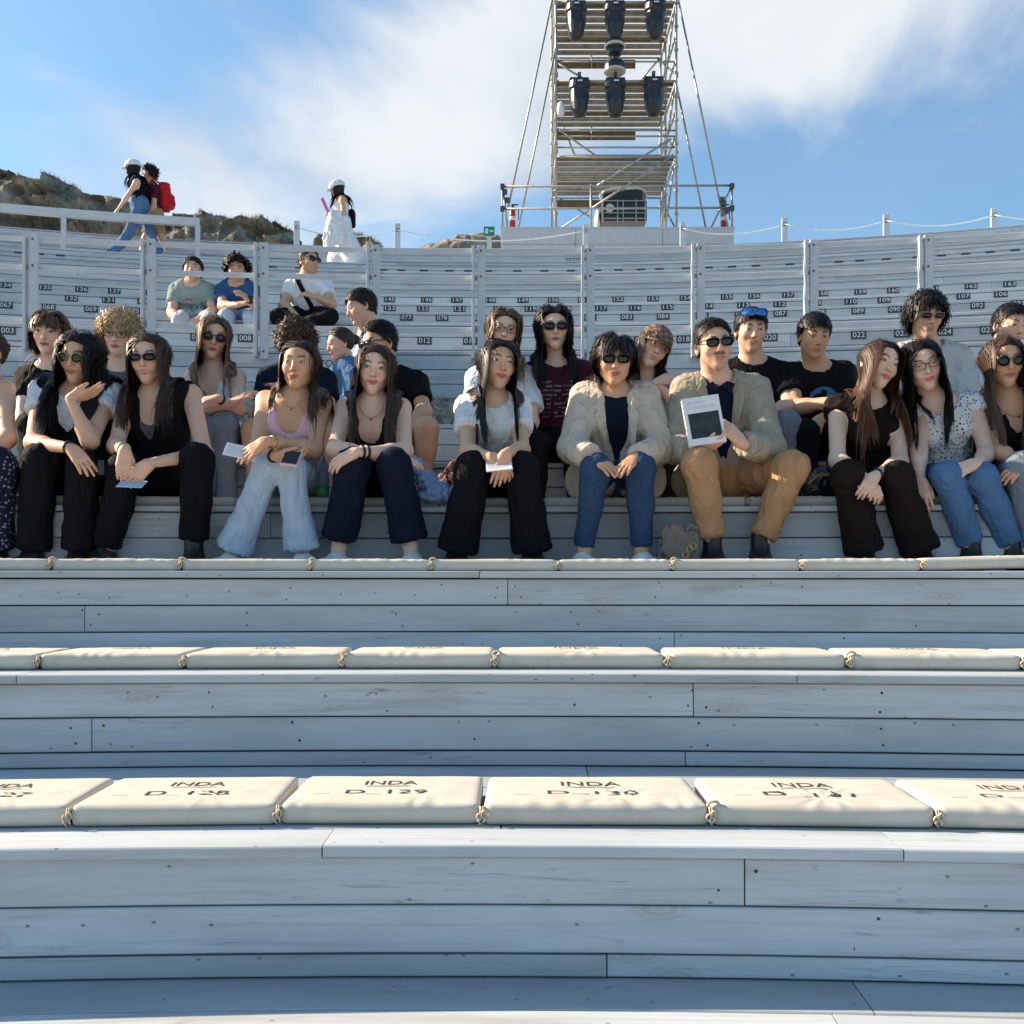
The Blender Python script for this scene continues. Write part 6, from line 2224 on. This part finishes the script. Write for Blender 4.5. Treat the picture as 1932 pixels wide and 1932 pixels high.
person('plaid_cap', 'person in a brown plaid cap and glasses, head tilted, hand on shoulder', mk(BACK,
    head=(1232, 656, -.05), rot=(14, 2, 27), neck=(1216, 708, .06), sh=((1180, 730), (1262, 726)), el=((1176, 800, .0), (1286, 772, -.08)), wr=((1200, 830, -.15), (1238, 722, -.17)),
    hands=(None, dict(tip=(1268, 706, -.15), curl=.25, back=(-.2, -.6, .75), spread=.35, th=1)), kn=((1190, 812), (1255, 812)), an=((1190, 960), (1255, 960)), skin='fair', smile=.9, teeth=True, eye=.003,
    hair=dict(style='long', len=0.39, c='brown', fwd=.05, vol=.012, n=800), glass=('oval', M_clear, M_fgold),
    tops=[dict(k='tee', m=WHITE, sl=.35, name='shirt')], bottom=dict(m=BLACK)))
person('visor_boy', 'person with blue mirrored shades on dark hair, black tee and grey jeans', mk(BACK,
    sex='m', head=(1417, 624), rot=(0, 0, 0), neck=(1420, 682, .12), sh=((1368, 704, .15), (1474, 704, .15)), el=((1362, 780, .0), (1492, 768, -.06)), wr=((1400, 800, -.2), (1440, 775, -.28)),
    hands=(None, dict(tip=(1420, 790, -.3), curl=.3)), kn=((1395, 812), (1486, 802)), an=((1400, 950), (1474, 950)), skin='light', stubble=.2,
    hair=dict(style='short', len=.055, c='black', side=.02, sweep=.05, fore=1.4, lift=.15, n=1100), glass2=('shield', M_lensm, M_lensm),
    tops=[dict(k='tee', m=BLACK, sl=.68, g=.016, name='tee', neck=(.08, .08, .06))], bottom=dict(m=GJEAN, knee=.075)))
person('print_tee', 'person with tousled dark hair in a black tee with a blue round print', mk(BACK,
    sex='m', head=(1536, 635, -.02), rot=(2, -4, 2), neck=(1540, 694, .1), sh=((1492, 706, .13), (1592, 704, .13)), el=((1500, 770, -.08), (1606, 772, -.08)), wr=((1572, 757, -.27), (1548, 790, -.22)),
    hands=(dict(tip=(1600, 752, -.27), curl=.3), dict(tip=(1536, 812, -.24), curl=.35, back=(0, -.9, .3))), kn=((1518, 818), (1585, 815)), an=((1520, 955), (1590, 955)), skin='tan', stubble=.3,
    hair=dict(style='short', len=.065, c='black', side=.018, sweep=.2, fore=1.2, lift=.45, n=1100, wave=.3),
    tops=[dict(k='tee', m=BLACK, sl=.6, name='tee', neck=(.08, .08, .06))], bottom=dict(m=BLACK, knee=.078)))
person('grey_shirt', 'person with thick dark hair and sunglasses in an open pale grey shirt', mk(BACK,
    sex='m', head=(1747, 597, .02), rot=(0, -2, 0), neck=(1750, 656, .12), sh=((1698, 676, .15), (1806, 678, .15)), el=((1688, 760, .05), (1822, 762, .05)), wr=((1710, 830, -.1), (1800, 830, -.1)), hip=((1720, 838), (1785, 838)),
    kn=((1720, 815), (1790, 815)), an=((1720, 955), (1790, 955)), skin='light', stubble=.25, lip=(.40, .15, .14),
    hair=dict(style='curly', len=.085, c='black', vol=.026, curl=.005, freq=45, n=1500, steps=9, wave=.12, w=.0052, fore=-.3, grav=.40), glass=('oval', M_lensd, M_fgold),
    tops=[dict(k='tee', m=WHITE, sl=.3, e=.006, wr=.004, name='undershirt'), dict(k='blazer', m=LGREY, e=.026, sl=.9, g=.02, name='shirt', open=(.30, .045, .030), neck=(.078, .085, .06), hem=-.1, wr=.016)], bottom=dict(m=BLACK)))
person('edge_right_back', 'person with short dark hair in a white shirt behind the last front sitter', mk(BACK,
    sex='m', head=(1906, 617, .02), rot=(8, 0, 4), neck=(1908, 674, .12), sh=((1856, 692, .15), (1962, 692, .15)), el=((1846, 770, .05), (1975, 770, .05)), kn=((1880, 815), (1945, 815)), an=((1880, 955), (1945, 955)), skin='light', stubble=.3,
    hair=dict(style='short', len=.045, c='black', side=.016, sweep=.15, fore=.8, lift=.5, n=1000),
    tops=[dict(k='tee', m=WHITE, sl=.6, name='shirt')], bottom=dict(m=BLACK)))

# ---- further up
UP = dict(d0=TY['I'], seat=TZ['I'], floor=TZ['H'], far=True, sex='m')
person('sage_tee', 'person in a sage green printed tee sitting behind the fence', mk(UP,
    head=(364, 511, .10), rot=(6, 0, 0), neck=(364, 538, .12), sh=((333, 549), (394, 549)), el=((324, 590, .0), (402, 588, .0)), wr=((346, 604, -.18), (372, 604, -.18)), hands=(dict(tip=(362, 606, -.2)), dict(tip=(350, 608, -.2))),
    kn=((340, 604), (395, 604)), an=((342, 664), (395, 664)), skin='light', hair=dict(style='short', len=.05, c='black', n=300, w=.008),
    tops=[dict(k='tee', m=SAGE, sl=.6, name='tee')], bottom=dict(m=LGREY)))
person('blue_tee', 'person in a blue tee and pale jeans holding a phone behind the fence', mk(UP,
    head=(447, 512, .10), rot=(10, -8, 0), neck=(448, 538, .12), sh=((420, 549), (478, 549)), el=((420, 578, -.1), (484, 576, -.1)), wr=((448, 575, -.28), (474, 573, -.28)), hands=(dict(tip=(466, 571, -.3)), dict(tip=(468, 566, -.3))),
    kn=((427, 598), (474, 598)), an=((428, 664), (474, 664)), skin='tan', hair=dict(style='curly', len=.06, c='dark', vol=.03, curl=.012, freq=120, n=300, w=.009),
    tops=[dict(k='tee', m=BLUE, sl=.6, name='tee')], bottom=dict(m=LJEAN)))
person('crossbody', 'person in white tee with black shoulder strap sitting cross-legged behind the fence', mk(UP,
    head=(583, 495, .10), rot=(48, 0, 0), neck=(581, 525, .12), sh=((550, 540), (614, 540)), el=((536, 575, .05), (626, 575, .0)), wr=((560, 597, -.18), (596, 560, -.15)), hands=(dict(tip=(566, 610, -.2)), dict(tip=(575, 553, -.14))),
    kn=((525, 598), (624, 598)), an=((600, 622, -.30), (545, 622, -.30)), skin='tan', hair=dict(style='short', len=.028, c='black', side=.01, n=300, w=.008), glass=('wayf', M_lensd, M_fdark),
    tops=[dict(k='tee', m=WHITE, sl=.55, name='tee')], bottom=dict(m=BLACK, thigh=.10), shoe=None))
WK = dict(d0=TY['R'] + 0.45, seat=TZ['R'], basez=EZ + TZ['R'], far=True)
person('jeans_walker', 'person in white cap, black top and flared blue jeans striding along the top walkway', mk(WK,
    head=(250, 319, 0), rot=(-88, -4, 0), hs=1.0, neck=(256, 337, 0), sh=((258, 343, .17), (258, 343, -.15)), el=((262, 372, .2), (240, 371, -.20)), wr=((250, 395, .2), (222, 396, -.22)), hands=(None, dict(tip=(212, 406, -.2), s=1.1)),
    hip=((264, 389, .09), (264, 389, -.09)), kn=((282, 437, .08), (244, 438, -.08)), an=((300, 482, .08), (212, 482, -.08)), skin='light', hair=dict(style='long', len=0.55, c='black', fwd=-.1, n=300, w=.012),
    tops=[dict(k='vest', m=BLACK, e=.012, name='top', hem=.06)], bottom=dict(m=MJEAN, flare=.12, calf=.075, knee=.08, thigh=.10, leg=1.02), shoe=dict(m=M_shoe_w, dir=((-1, 0, .0), (-1, 0, 0)))))
person('red_backpack_walker', 'person in maroon shirt and tan shorts walking behind the striding one', mk(WK,
    sex='m', d0=TY['R'] + 0.75, head=(281, 327, 0), rot=(-60, 0, 0), neck=(285, 347, 0), sh=((286, 356, .18), (292, 356, -.18)), el=((282, 384, .2), (290, 388, -.2)), wr=((272, 405, .2), (278, 408, -.2)),
    hip=((292, 410, .09), (292, 410, -.09)), kn=((275, 448, .08), (304, 448, -.08)), an=((264, 482, .08), (322, 482, -.08)), skin='tan', hair=dict(style='curly', len=.07, c='black', vol=.03, curl=.012, freq=110, n=300, w=.010),
    tops=[dict(k='tee', m=MAROON, sl=.6, name='shirt')], bottom=dict(m=cloth_mat('tan_shorts', (.36, .23, .10)), shorts=.85, thigh=.105), bare=(0, 1), shoe=dict(m=M_shoe_w, dir=((-1, 0, 0), (-1, 0, 0)))))
person('white_dress_walker', 'person in white cap and long white dress looking down, carrying a pink folder', mk(WK,
    d0=TY['R'] + 0.35, head=(636, 358, 0), rot=(-75, -14, 0), neck=(644, 374, 0), sh=((644, 380, .17), (646, 380, -.15)), el=((650, 400, .2), (648, 402, -.2)), wr=((625, 406, .15), (626, 408, -.2)), hands=(None, dict(tip=(612, 402, -.2))),
    hip=((645, 424, .09), (645, 424, -.09)), kn=((638, 462, .08), (650, 462, -.08)), an=((640, 492, .06), (668, 490, -.06)), skin='tan', hair=dict(style='long', len=0.51, c='dark', fwd=-.1, n=300, w=.012),
    tops=[dict(k='cami', m=WHITE, top=.72, sr=.014, name='dress_bodice', wr=.004)], bottom=dict(m=WHITE, name='skirt', skirt='long', flare=.20, waist=.5, wr=.004), shoe=dict(m=M_shoe_w, dir=((-1, 0, 0), (-1, 0, 0)))))

# ------------------------------------------------------------------ what people wear and hold
def lapels(key, gi, mat, s=1.0):
    c = PEOPLE[key]; pr, o = c['garments'][gi]
    for q in (-1, 1):
        pts = [(.050, .012), (.082, -.012), (.108, -.052), (.090, -.070), (.104, -.088), (.088, -.150), (.060, -.235), (.052, -.200), (.055, -.10)]
        ol = [(q * x * s, z) for x, z in pts]
        m = decal(c, pr, [ol], 'lapel', mat, .010)
        md = m.modifiers.new('thick', 'SOLIDIFY'); md.thickness = 0.007


lapels('beige_blazer', 1, BEIGE, 1.0)
lapels('book_man', 1, TAUPE, 1.08)
c = PEOPLE['book_man']
for q in (-1, 1):
    m = decal(c, c['garments'][0][0], [[(q * .008, -.030), (q * .052, .020), (q * .070, -.030), (q * .040, -.075)]], 'collar', NAVY, .010)
    md = m.modifiers.new('thick', 'SOLIDIFY'); md.thickness = 0.004
# print on the maroon tee, round print, script print
c = PEOPLE['maroon_tee']; gp = c['garments'][0][0]
cell = []
rp = random.Random(4)
for r in range(9):
    for q in range(8):
        if rp.random() < 0.72:
            x0 = -.088 + q * .022; z0 = -.105 - r * .024
            w_, h_ = rp.uniform(.012, .026), rp.uniform(.005, .013)
            cell.append([(x0, z0), (x0 + w_, z0 + rp.uniform(-.003, .003)), (x0 + w_, z0 - h_), (x0, z0 - h_ + rp.uniform(-.003, .003))])
decal(c, gp, cell, 'print', cloth_mat('faded_print', (0.16, 0.14, 0.165)), .004)
c = PEOPLE['print_tee']; gp = c['garments'][0][0]
decal(c, gp, [[(.075 * math.cos(a), -.155 + .06 * math.sin(a)) for a in np.linspace(0, 2 * math.pi, 22, endpoint=False)]], 'print', cloth_mat('blue_print', (0.05, 0.20, 0.42)), .006)
c = PEOPLE['sage_tee']; gp = c['garments'][0][0]
decal_text(c, gp, 'hungry', 0.0, -.16, .17, .055, 'print', M_ink)
decal(c, gp, [[(-.03, -.105), (.03, -.105), (.03, -.122), (-.03, -.122)]], 'print', cloth_mat('red_print', (.40, .10, .09)), .005)
# necklaces
for key, r in (('long_straight', .085), ('pink_top', .065), ('edge_right', .12)):
    c = PEOPLE[key]
    pr = inflate(c['torso'], .003)
    mb = MB(); pts = []
    for a in np.linspace(-1.15, 1.15, 21):
        p = c['nk'] + c['right'] * (r * .72 * math.sin(a)) + c['up'] * (.012 - r * math.cos(a) + r * .35) + c['fwd'] * .25
        for _ in range(30):
            d = field(pr, p[None])[0]
            if d < .002: break
            p = p - c['fwd'] * max(.8 * d, .001)
        pts.append(p - c['loc'])
    mb.tube(pts, .0013, 5); mid = pts[10]
    mb.lathe([(.002, .006), (.006, .0), (.002, -.006)], mid - np.array((0, .003, .006)), (0, 1, 0), 8)
    mb.build('necklace', M_fgold, c['root'])


def cap(key, mat, brim=0.075, ex=0.0):
    c = PEOPLE[key]; fr, hd, hs = c['fr'], c['hd'], c['hs']
    LW = lambda p: hd + hs * (np.array(p, float) @ fr)
    zc = .050
    pr = [ell(LW((0, -.014, zc)), np.array((.088, .108, .080)) * hs + ex, .01, fr, cut=[(LW((0, 0, zc - .012)), -fr[2])])]
    V, q = sdf_mesh(pr, .006)
    V = wrinkle(V, q, 3, .006, (30, 30, 30))
    crown = c['child']('cap', V, q, mat)
    # stiff curved peak
    n = 17; a = np.linspace(-1.15, 1.15, n)
    top = []; und = []
    for t in (0, .5, 1.0):
        for ang in a:
            x = (.084 + .004 * t) * math.sin(ang); y = -.010 + .096 * math.cos(ang) + brim * t * max(0.0, math.cos(ang)) ** .8
            z = zc - .010 - .018 * t - .55 * x * x * 4 * t * .6
            top.append(LW((x, y, z)) - c['loc']); und.append(LW((x, y, z - .004)) - c['loc'])
    V = np.array(top + und); Fs = []
    m = len(top)
    for r in range(2):
        for i in range(n - 1):
            b = r * n + i
            Fs.append((b, b + 1, b + n + 1, b + n)); Fs.append((m + b, m + b + n, m + b + n + 1, m + b + 1))
    for i in range(n - 1):
        b = 2 * n + i; Fs.append((b, b + 1, m + b + 1, m + b))
    mb = MB(); mb.add(V, Fs); mb.build('peak', mat, crown, smooth=True)


cap('plaid_cap', PLAID, .065)
cap('jeans_walker', WHITE, .09, .03)
cap('white_dress_walker', WHITE, .09, .03)

# shoulder strap
c = PEOPLE['crossbody']
pr = c['garments'][0][0]
V = []; Fs = []
for i, t in enumerate(np.linspace(0, 1, 14)):
    x = -.085 + .20 * t; z = .005 - .36 * t
    for w in (-.018, .018):
        p = c['nk'] + c['right'] * (x + w) + c['up'] * (z + w * .5) + c['fwd'] * .3
        for _ in range(30):
            d = field(pr, p[None])[0]
            if d < .002: break
            p = p - c['fwd'] * max(.8 * d, .001)
        V.append(p + c['fwd'] * .006 - c['loc'])
    if i: b = 2 * i; Fs.append((b - 2, b - 1, b + 1, b))
me = bpy.data.meshes.new('strap'); me.from_pydata([tuple(v) for v in V], [], Fs)
o = link('strap', me, c['root'], (BLACK,)); md = o.modifiers.new('thick', 'SOLIDIFY'); md.thickness = .004
c = PEOPLE['maroon_tee']; pr = c['garments'][0][0]
V = []; Fs = []
for i, t in enumerate(np.linspace(0, 1, 12)):
    for w in (-.012, .012):
        p = c['nk'] + c['right'] * (.100 + w + .01 * t) + c['up'] * (.0 - .38 * t) + c['fwd'] * .3
        for _ in range(30):
            d = field(pr, p[None])[0]
            if d < .002: break
            p = p - c['fwd'] * max(.8 * d, .001)
        V.append(p + c['fwd'] * .006 - c['loc'])
    if i: b = 2 * i; Fs.append((b - 2, b - 1, b + 1, b))
me = bpy.data.meshes.new('strap'); me.from_pydata([tuple(v) for v in V], [], Fs)
o = link('strap', me, c['root'], (BLACK,)); md = o.modifiers.new('thick', 'SOLIDIFY'); md.thickness = .003

# ------------------------------------------------------------------ the book
def quad_frame(pts, d):
    """pts: picture corners tl, tr, br, bl; d: distances -> origin, unit right, unit down, size"""
    P_ = [W(p[0], p[1], dd) for p, dd in zip(pts, d)]
    c_ = sum(P_) / 4
    u = (P_[1] + P_[2] - P_[0] - P_[3]) / 2; v = (P_[2] + P_[3] - P_[0] - P_[1]) / 2
    w_, h_ = np.linalg.norm(u), np.linalg.norm(v)
    u = u / w_; v = v - u * np.dot(u, v); v /= np.linalg.norm(v)
    return c_, u, v, np.cross(u, v), w_, h_


M_paperw = simple('white_paper', (0.68, 0.69, 0.72), 0.6, 0, 0.05, 30)
M_pic = simple('cover_picture', (0.018, 0.030, 0.030), 0.4, 0, 0.6, 22)
M_faint = simple('faint_ink', (0.46, 0.48, 0.52), 0.7)
bd_ = D0 - .235
c_, u, v, n_, w_, h_ = quad_frame([(1287, 754), (1356, 743), (1370, 833), (1299, 843)], [bd_ + .02, bd_ + .02, bd_ - .01, bd_ - .01])
bk = empty('book', c_)
z3 = np.zeros(3)
fwd_ = -n_ if n_[1] > 0 else n_       # towards the viewer
fb = (z3, u, v, fwd_)
rect = lambda x0, y0, x1, y1: [(x0 * w_, y0 * h_), (x1 * w_, y0 * h_), (x1 * w_, y1 * h_), (x0 * w_, y1 * h_)]
mb = MB(); mb.prism(rect(-.485, -.485, .49, .485), -.018, .0, fb); mb.build('pages', M_paperw, bk)
mb = MB(); mb.prism(rect(-.5, -.5, .5, .5), .0004, .003, fb); cv = mb.build('cover', M_paperw, bk, bevel=.001)
mb = MB(); mb.prism(rect(-.5, -.5, .5, .5), -.0215, -.0185, fb); mb.build('back_cover', M_paperw, bk)
mb = MB(); mb.prism(rect(-.40, -.165, .42, .36), .0032, .0038, fb); mb.build('picture', M_pic, cv)
mb = MB()
rp = random.Random(9)
for y0, x0, n in ((-.385, -.36, 9), (-.285, -.36, 15)):
    x = x0
    for k in range(n):
        ww = rp.uniform(.012, .03)
        mb.prism(rect(x, y0 - rp.uniform(.01, .035), x + .012, y0 + .03), .0032, .0037, fb)
        if rp.random() < .6: mb.prism(rect(x + .013, y0 - .02, x + .013 + ww, y0 - .008), .0032, .0037, fb)
        x += ww + .026
mb.build('title', M_faint, cv)
tag(bk, 'white paperback with a dark green cover picture held up in both hands', 'book')


def slab(name, label, cat, corners, d, thick, mat, extra=None):
    c_, u, v, n_, w_, h_ = quad_frame(corners, d)
    f_ = -n_ if n_[1] > 0 else n_
    o = empty(name, c_)
    mb = MB(); mb.prism([(-w_ / 2, -h_ / 2), (w_ / 2, -h_ / 2), (w_ / 2, h_ / 2), (-w_ / 2, h_ / 2)], -thick, 0, (z3, u, v, f_))
    b = mb.build('body' if cat == 'phone' else 'sheet', mat, o, bevel=thick * .3)
    if extra: extra(o, b, u, v, f_, w_, h_)
    tag(o, label, cat)
    return o


M_screen = simple('phone_screen', (0.008, 0.006, 0.007), 0.12, 0, 0.05, 10, .5, 0)
M_pinkc = simple('pink_case', (0.72, 0.42, 0.43), 0.4)


def screen(o, b, u, v, f, w, h):
    mb = MB(); mb.prism([(-w * .43, -h * .42), (w * .43, -h * .42), (w * .43, h * .42), (-w * .43, h * .42)], .0002, .0012, (z3, u, v, f)); mb.build('screen', M_screen, b)


dp = D0 - .33
slab('phone', 'phone with pink case and dark screen held over pale jeans', 'phone', [(540, 848), (570, 850), (562, 880), (525, 873)], [dp + .05, dp + .05, dp - .03, dp - .03], .012, M_pinkc, screen)
slab('phone', 'dark phone hanging below the hand of the chin-resting sitter', 'phone', [(184, 868), (197, 868), (196, 896), (184, 896)], [D0 - .35] * 4, .009, M_fdark, screen)


def lines(o, b, u, v, f, w, h):
    mb = MB(); rp = random.Random(3)
    for k in range(9):
        y = -h * .36 + k * h * .085
        mb.prism([(-w * .42, y), (w * rp.uniform(.2, .42), y), (w * .4, y + .0012), (-w * .42, y + .0012)], .0002, .0006, (z3, u, v, f))
    mb.build('text_lines', M_faint, b)


slab('leaflet', 'printed white leaflet held over the pale jeans', 'leaflet', [(428, 833), (487, 848), (483, 870), (420, 858)], [D0 - .30, D0 - .30, D0 - .33, D0 - .33], .004, M_paperw, lines)
slab('leaflet', 'pale blue leaflet held low by the smiling sitter', 'leaflet', [(238, 902), (276, 911), (270, 916), (210, 921)], [D0 - .33, D0 - .33, D0 - .40, D0 - .40], .003, cloth_mat('pale_blue_paper', (.40, .52, .68)), None)
slab('leaflet', 'folded white paper under the clasped hands of the white tee sitter', 'leaflet', [(912, 868), (962, 866), (970, 882), (922, 890)], [D0 - .26, D0 - .26, D0 - .34, D0 - .34], .006, M_paperw, lines)
slab('phone', 'small black phone held by the person in blue behind the fence', 'phone', [(468, 556), (478, 558), (476, 574), (466, 572)], [TY['I'] - .32] * 4, .01, M_fdark, screen)

# handbag on the floor in front of the blazer wearers
bp = W(1283, 1050, D0 - .20); bp[2] = EZ + FC
hb = empty('handbag', bp)
M_bag = cloth_mat('taupe_leather', (0.20, 0.165, 0.135), rough=.55)
V, q = sdf_mesh([rbox((.005, .0, .060), (.068, .035, .060), .022), ell((-.022, -.008, .115), (.048, .030, .022), .03)], .006)
V = wrinkle(V, q, 4, .010, (30, 30, 30)); link('body', mesh_np('body', V, [q]), hb, (M_bag,))
V, q = sdf_mesh([rbox((-.010, -.034, .075), (.055, .010, .045), .008, fr=np.array([(math.cos(-.55), 0, math.sin(-.55)), (0, 1, 0), (-math.sin(-.55), 0, math.cos(-.55))]))], .005)
fl = link('flap', mesh_np('flap', V, [q]), hb, (M_bag,))
mb = MB(); a = np.linspace(0, 2 * math.pi, 12, endpoint=False)
for cx_, cz_ in ((.030, .068), (.014, .052), (.044, .075)):
    mb.tube([(cx_ + .011 * math.cos(q_), -.047, cz_ + .009 * math.sin(q_)) for q_ in a], .0028, 6, close=True)
mb.build('clasp', M_fgold, fl)
mb = MB(); mb.tube([(.060, 0, .10), (.062, -.02, .128), (.035, -.03, .135), (.02, -.03, .120)], .006, 6); mb.tube([(-.06, 0, .06), (-.082, -.02, .05), (-.085, -.03, .03), (-.06, -.03, .02)], .005, 6); mb.build('strap', M_bag, hb)
hb.scale = (1.15, 1.0, 1.6)
tag(hb, 'small taupe leather handbag with gold clasp on the floor between the blazers', 'handbag')

# bottle on the bench
bp = W(609, 955, D0 + .06); bp[2] = EZ + TZ['D'] + .045
bt = empty('water_bottle', bp)
mb = MB(); mb.lathe([(.024, 0), (.030, .006), (.030, .05), (.028, .06), (.030, .07), (.030, .14), (.022, .17), (.012, .185), (.012, .20)], (0, 0, 0), (0, 0, 1), 16)
mpl, ntp, bpl = new_mat('clear_plastic'); bpl.inputs['Transmission Weight'].default_value = .9; bpl.inputs['Roughness'].default_value = .08; bpl.inputs['IOR'].default_value = 1.2; bpl.inputs['Base Color'].default_value = (.75, .85, .95, 1)
mb.build('body', mpl, bt, smooth=True)
mb = MB(); mb.lathe([(.0308, .012), (.0308, .06)], (0, 0, 0), (0, 0, 1), 16); mb.build('paper_label', simple('bottle_green', (.05, .30, .10), .5), bt, smooth=True)
mb = MB(); mb.lathe([(.0145, .195), (.0145, .212), (.012, .214)], (0, 0, 0), (0, 0, 1), 12); mb.build('cap', M_pwhite, bt)
tag(bt, 'clear water bottle with green label standing between pale jeans and navy trousers', 'bottle')

# light blue shirt lying on the bench
pts_ = [W(778, 868, D0 + .15), W(800, 905, D0 + .08), W(822, 925, D0 + .04), W(845, 935, D0 + .02)]
M_lbs = cloth_mat('light_blue_shirt', (.30, .42, .66))
pr = [cone(a_, b_, r0, r1, .04, sq=(np.array((0, 0, 1.)), .55)) for a_, b_, r0, r1 in zip(pts_[:-1], pts_[1:], (.035, .05, .06), (.05, .06, .045))]
pr += [ell(W(815, 938, D0 + .02), (.075, .06, .022), .03)]
V, q = sdf_mesh(pr, .007); V = wrinkle(V, q, 8, .03, (22, 22, 26))
tag(link('folded_shirt', mesh_np('folded_shirt', V, [q]), None, (M_lbs,)), 'light blue shirt crumpled on the bench beside navy trousers', 'shirt')

# patterned tote and black bag behind the sitters
M_tote = cloth_mat('patterned_tote', (0.05, 0.022, 0.026), 'print', c2=(.30, .20, .17))
bp = W(862, 905, D0 + .42); bp[2] = EZ + TZ['D']
tb_ = empty('tote_bag', bp)
V, q = sdf_mesh([ell((0, 0, .10), (.13, .09, .12), .05), ell((.04, 0, .19), (.08, .06, .08), .06), cone((.03, 0, .22), (.07, 0, .28), .05, .03, .05), cone((0, 0, .0), (0, 0, .02), .10, .10, .02, cut=[(np.zeros(3), np.array((0, 0, -1.)))])], .009)
V = wrinkle(V, q, 6, .03, (18, 18, 18)); link('body', mesh_np('body', V, [q]), tb_, (M_tote,))
mb = MB(); mb.tube([(.02, -.05, .20), (.05, -.06, .27), (.09, -.03, .29), (.12, 0, .22)], .008, 6); mb.build('handle', BLACK, tb_)
tag(tb_, 'dark maroon patterned tote bag slumped behind the white tee sitter', 'bag')
M_bbag = simple('black_leather', (.012, .011, .011), .28, 0, .2, 30, .5)
bp = W(1553, 955, D0 + .14); bp[2] = EZ + TZ['D'] + .045
bb_ = empty('shoulder_bag', bp)
V, q = sdf_mesh([rbox((0, 0, .055), (.115, .08, .05), .035), ell((.03, 0, .12), (.075, .06, .05), .05)], .008)
V = wrinkle(V, q, 9, .022, (18, 18, 22)); link('body', mesh_np('body', V, [q]), bb_, (M_bbag,))
mb = MB(); mb.tube([(-.10, -.07, .06), (-.06, -.10, .105), (.0, -.09, .112), (.05, -.09, .095), (.10, -.07, .14)], .006, 6); mb.build('strap', simple('tan_leather', (.35, .25, .10), .35), bb_)
mb = MB(); mb.box((-.02, -.088, .118), (.05, .01, .012)); mb.build('buckle', M_fgold, bb_)
tag(bb_, 'black leather shoulder bag with light strap between chinos and brown trousers', 'bag')

# red rucksack on the walker's back
c = PEOPLE['red_backpack_walker']
bk_ = c['at'](.62, 0, -.20)
rk = empty('backpack', bk_)
U_ = np.stack((c['right'], c['fwd'], c['up']))
pr = [rbox(z3, (.15, .095, .22), .06, fr=U_), rbox(-c['fwd'] * .10 - c['up'] * .08, (.11, .05, .10), .04, .03, fr=U_)]
V, q = sdf_mesh(pr, .012); V = wrinkle(V, q, 3, .02, (12, 12, 12))
M_rb = cloth_mat('red_nylon', (.50, .015, .022), rough=.55)
link('body', mesh_np('body', V, [q]), rk, (M_rb,))
mb = MB()
for s in (-1, 1):
    mb.tube([c['right'] * .08 * s + c['up'] * .19 + c['fwd'] * .06, c['right'] * .10 * s + c['up'] * .27 + c['fwd'] * .16, c['right'] * .10 * s + c['up'] * .16 + c['fwd'] * .32, c['right'] * .11 * s - c['up'] * .06 + c['fwd'] * .26, c['right'] * .10 * s - c['up'] * .15 + c['fwd'] * .07], .016, 6)
mb.build('strap', M_rb, rk, smooth=True)
tag(rk, 'red rucksack on the back of the maroon-shirted walker', 'backpack')
# pink folder, white jacket and bags of the walker in white
slab('folder', 'bright pink folder held by the woman in the white dress', 'folder', [(601, 376), (606, 374), (628, 402), (622, 405)], [TY['R'] + .1] * 4, .03, cloth_mat('pink_card', (.72, .16, .30)), None)
c = PEOPLE['white_dress_walker']
wj = c['el'][1] * .3 + c['wr'][1] * .7
pr = [cone(wj + np.array((-.02, -.04, 0)), wj + np.array((-.08, -.04, -.45)), .07, .12, .06), cone(wj + np.array((.05, -.03, 0)), wj + np.array((.06, -.03, -.38)), .06, .10, .06)]
V, q = sdf_mesh(pr, .014); V = wrinkle(V, q, 2, .05, (9, 9, 4))
tag(link('jacket', mesh_np('jacket', V, [q]), None, (WHITE,)), 'white jacket draped over the arm of the woman in the white dress', 'jacket')
p = c['at'](.25, 0, -.17)
pr = [rbox(p, (.05, .10, .14), .04)]
V, q = sdf_mesh(pr, .014)
ob = link('shoulder_bag', mesh_np('shoulder_bag', V, [q]), None, (BLACK,))
mb = MB(); mb.tube([p + np.array((0, 0, .12)), c['at'](.7, .05, -.16), c['at'](.98, .07, -.02), c['at'](.7, .06, .13), c['at'](.45, .05, .05)], .011, 6)
st_ = mb.build('strap', BLACK, ob, smooth=True)
tag(ob, 'small black shoulder bag worn by the woman in the white dress', 'bag')
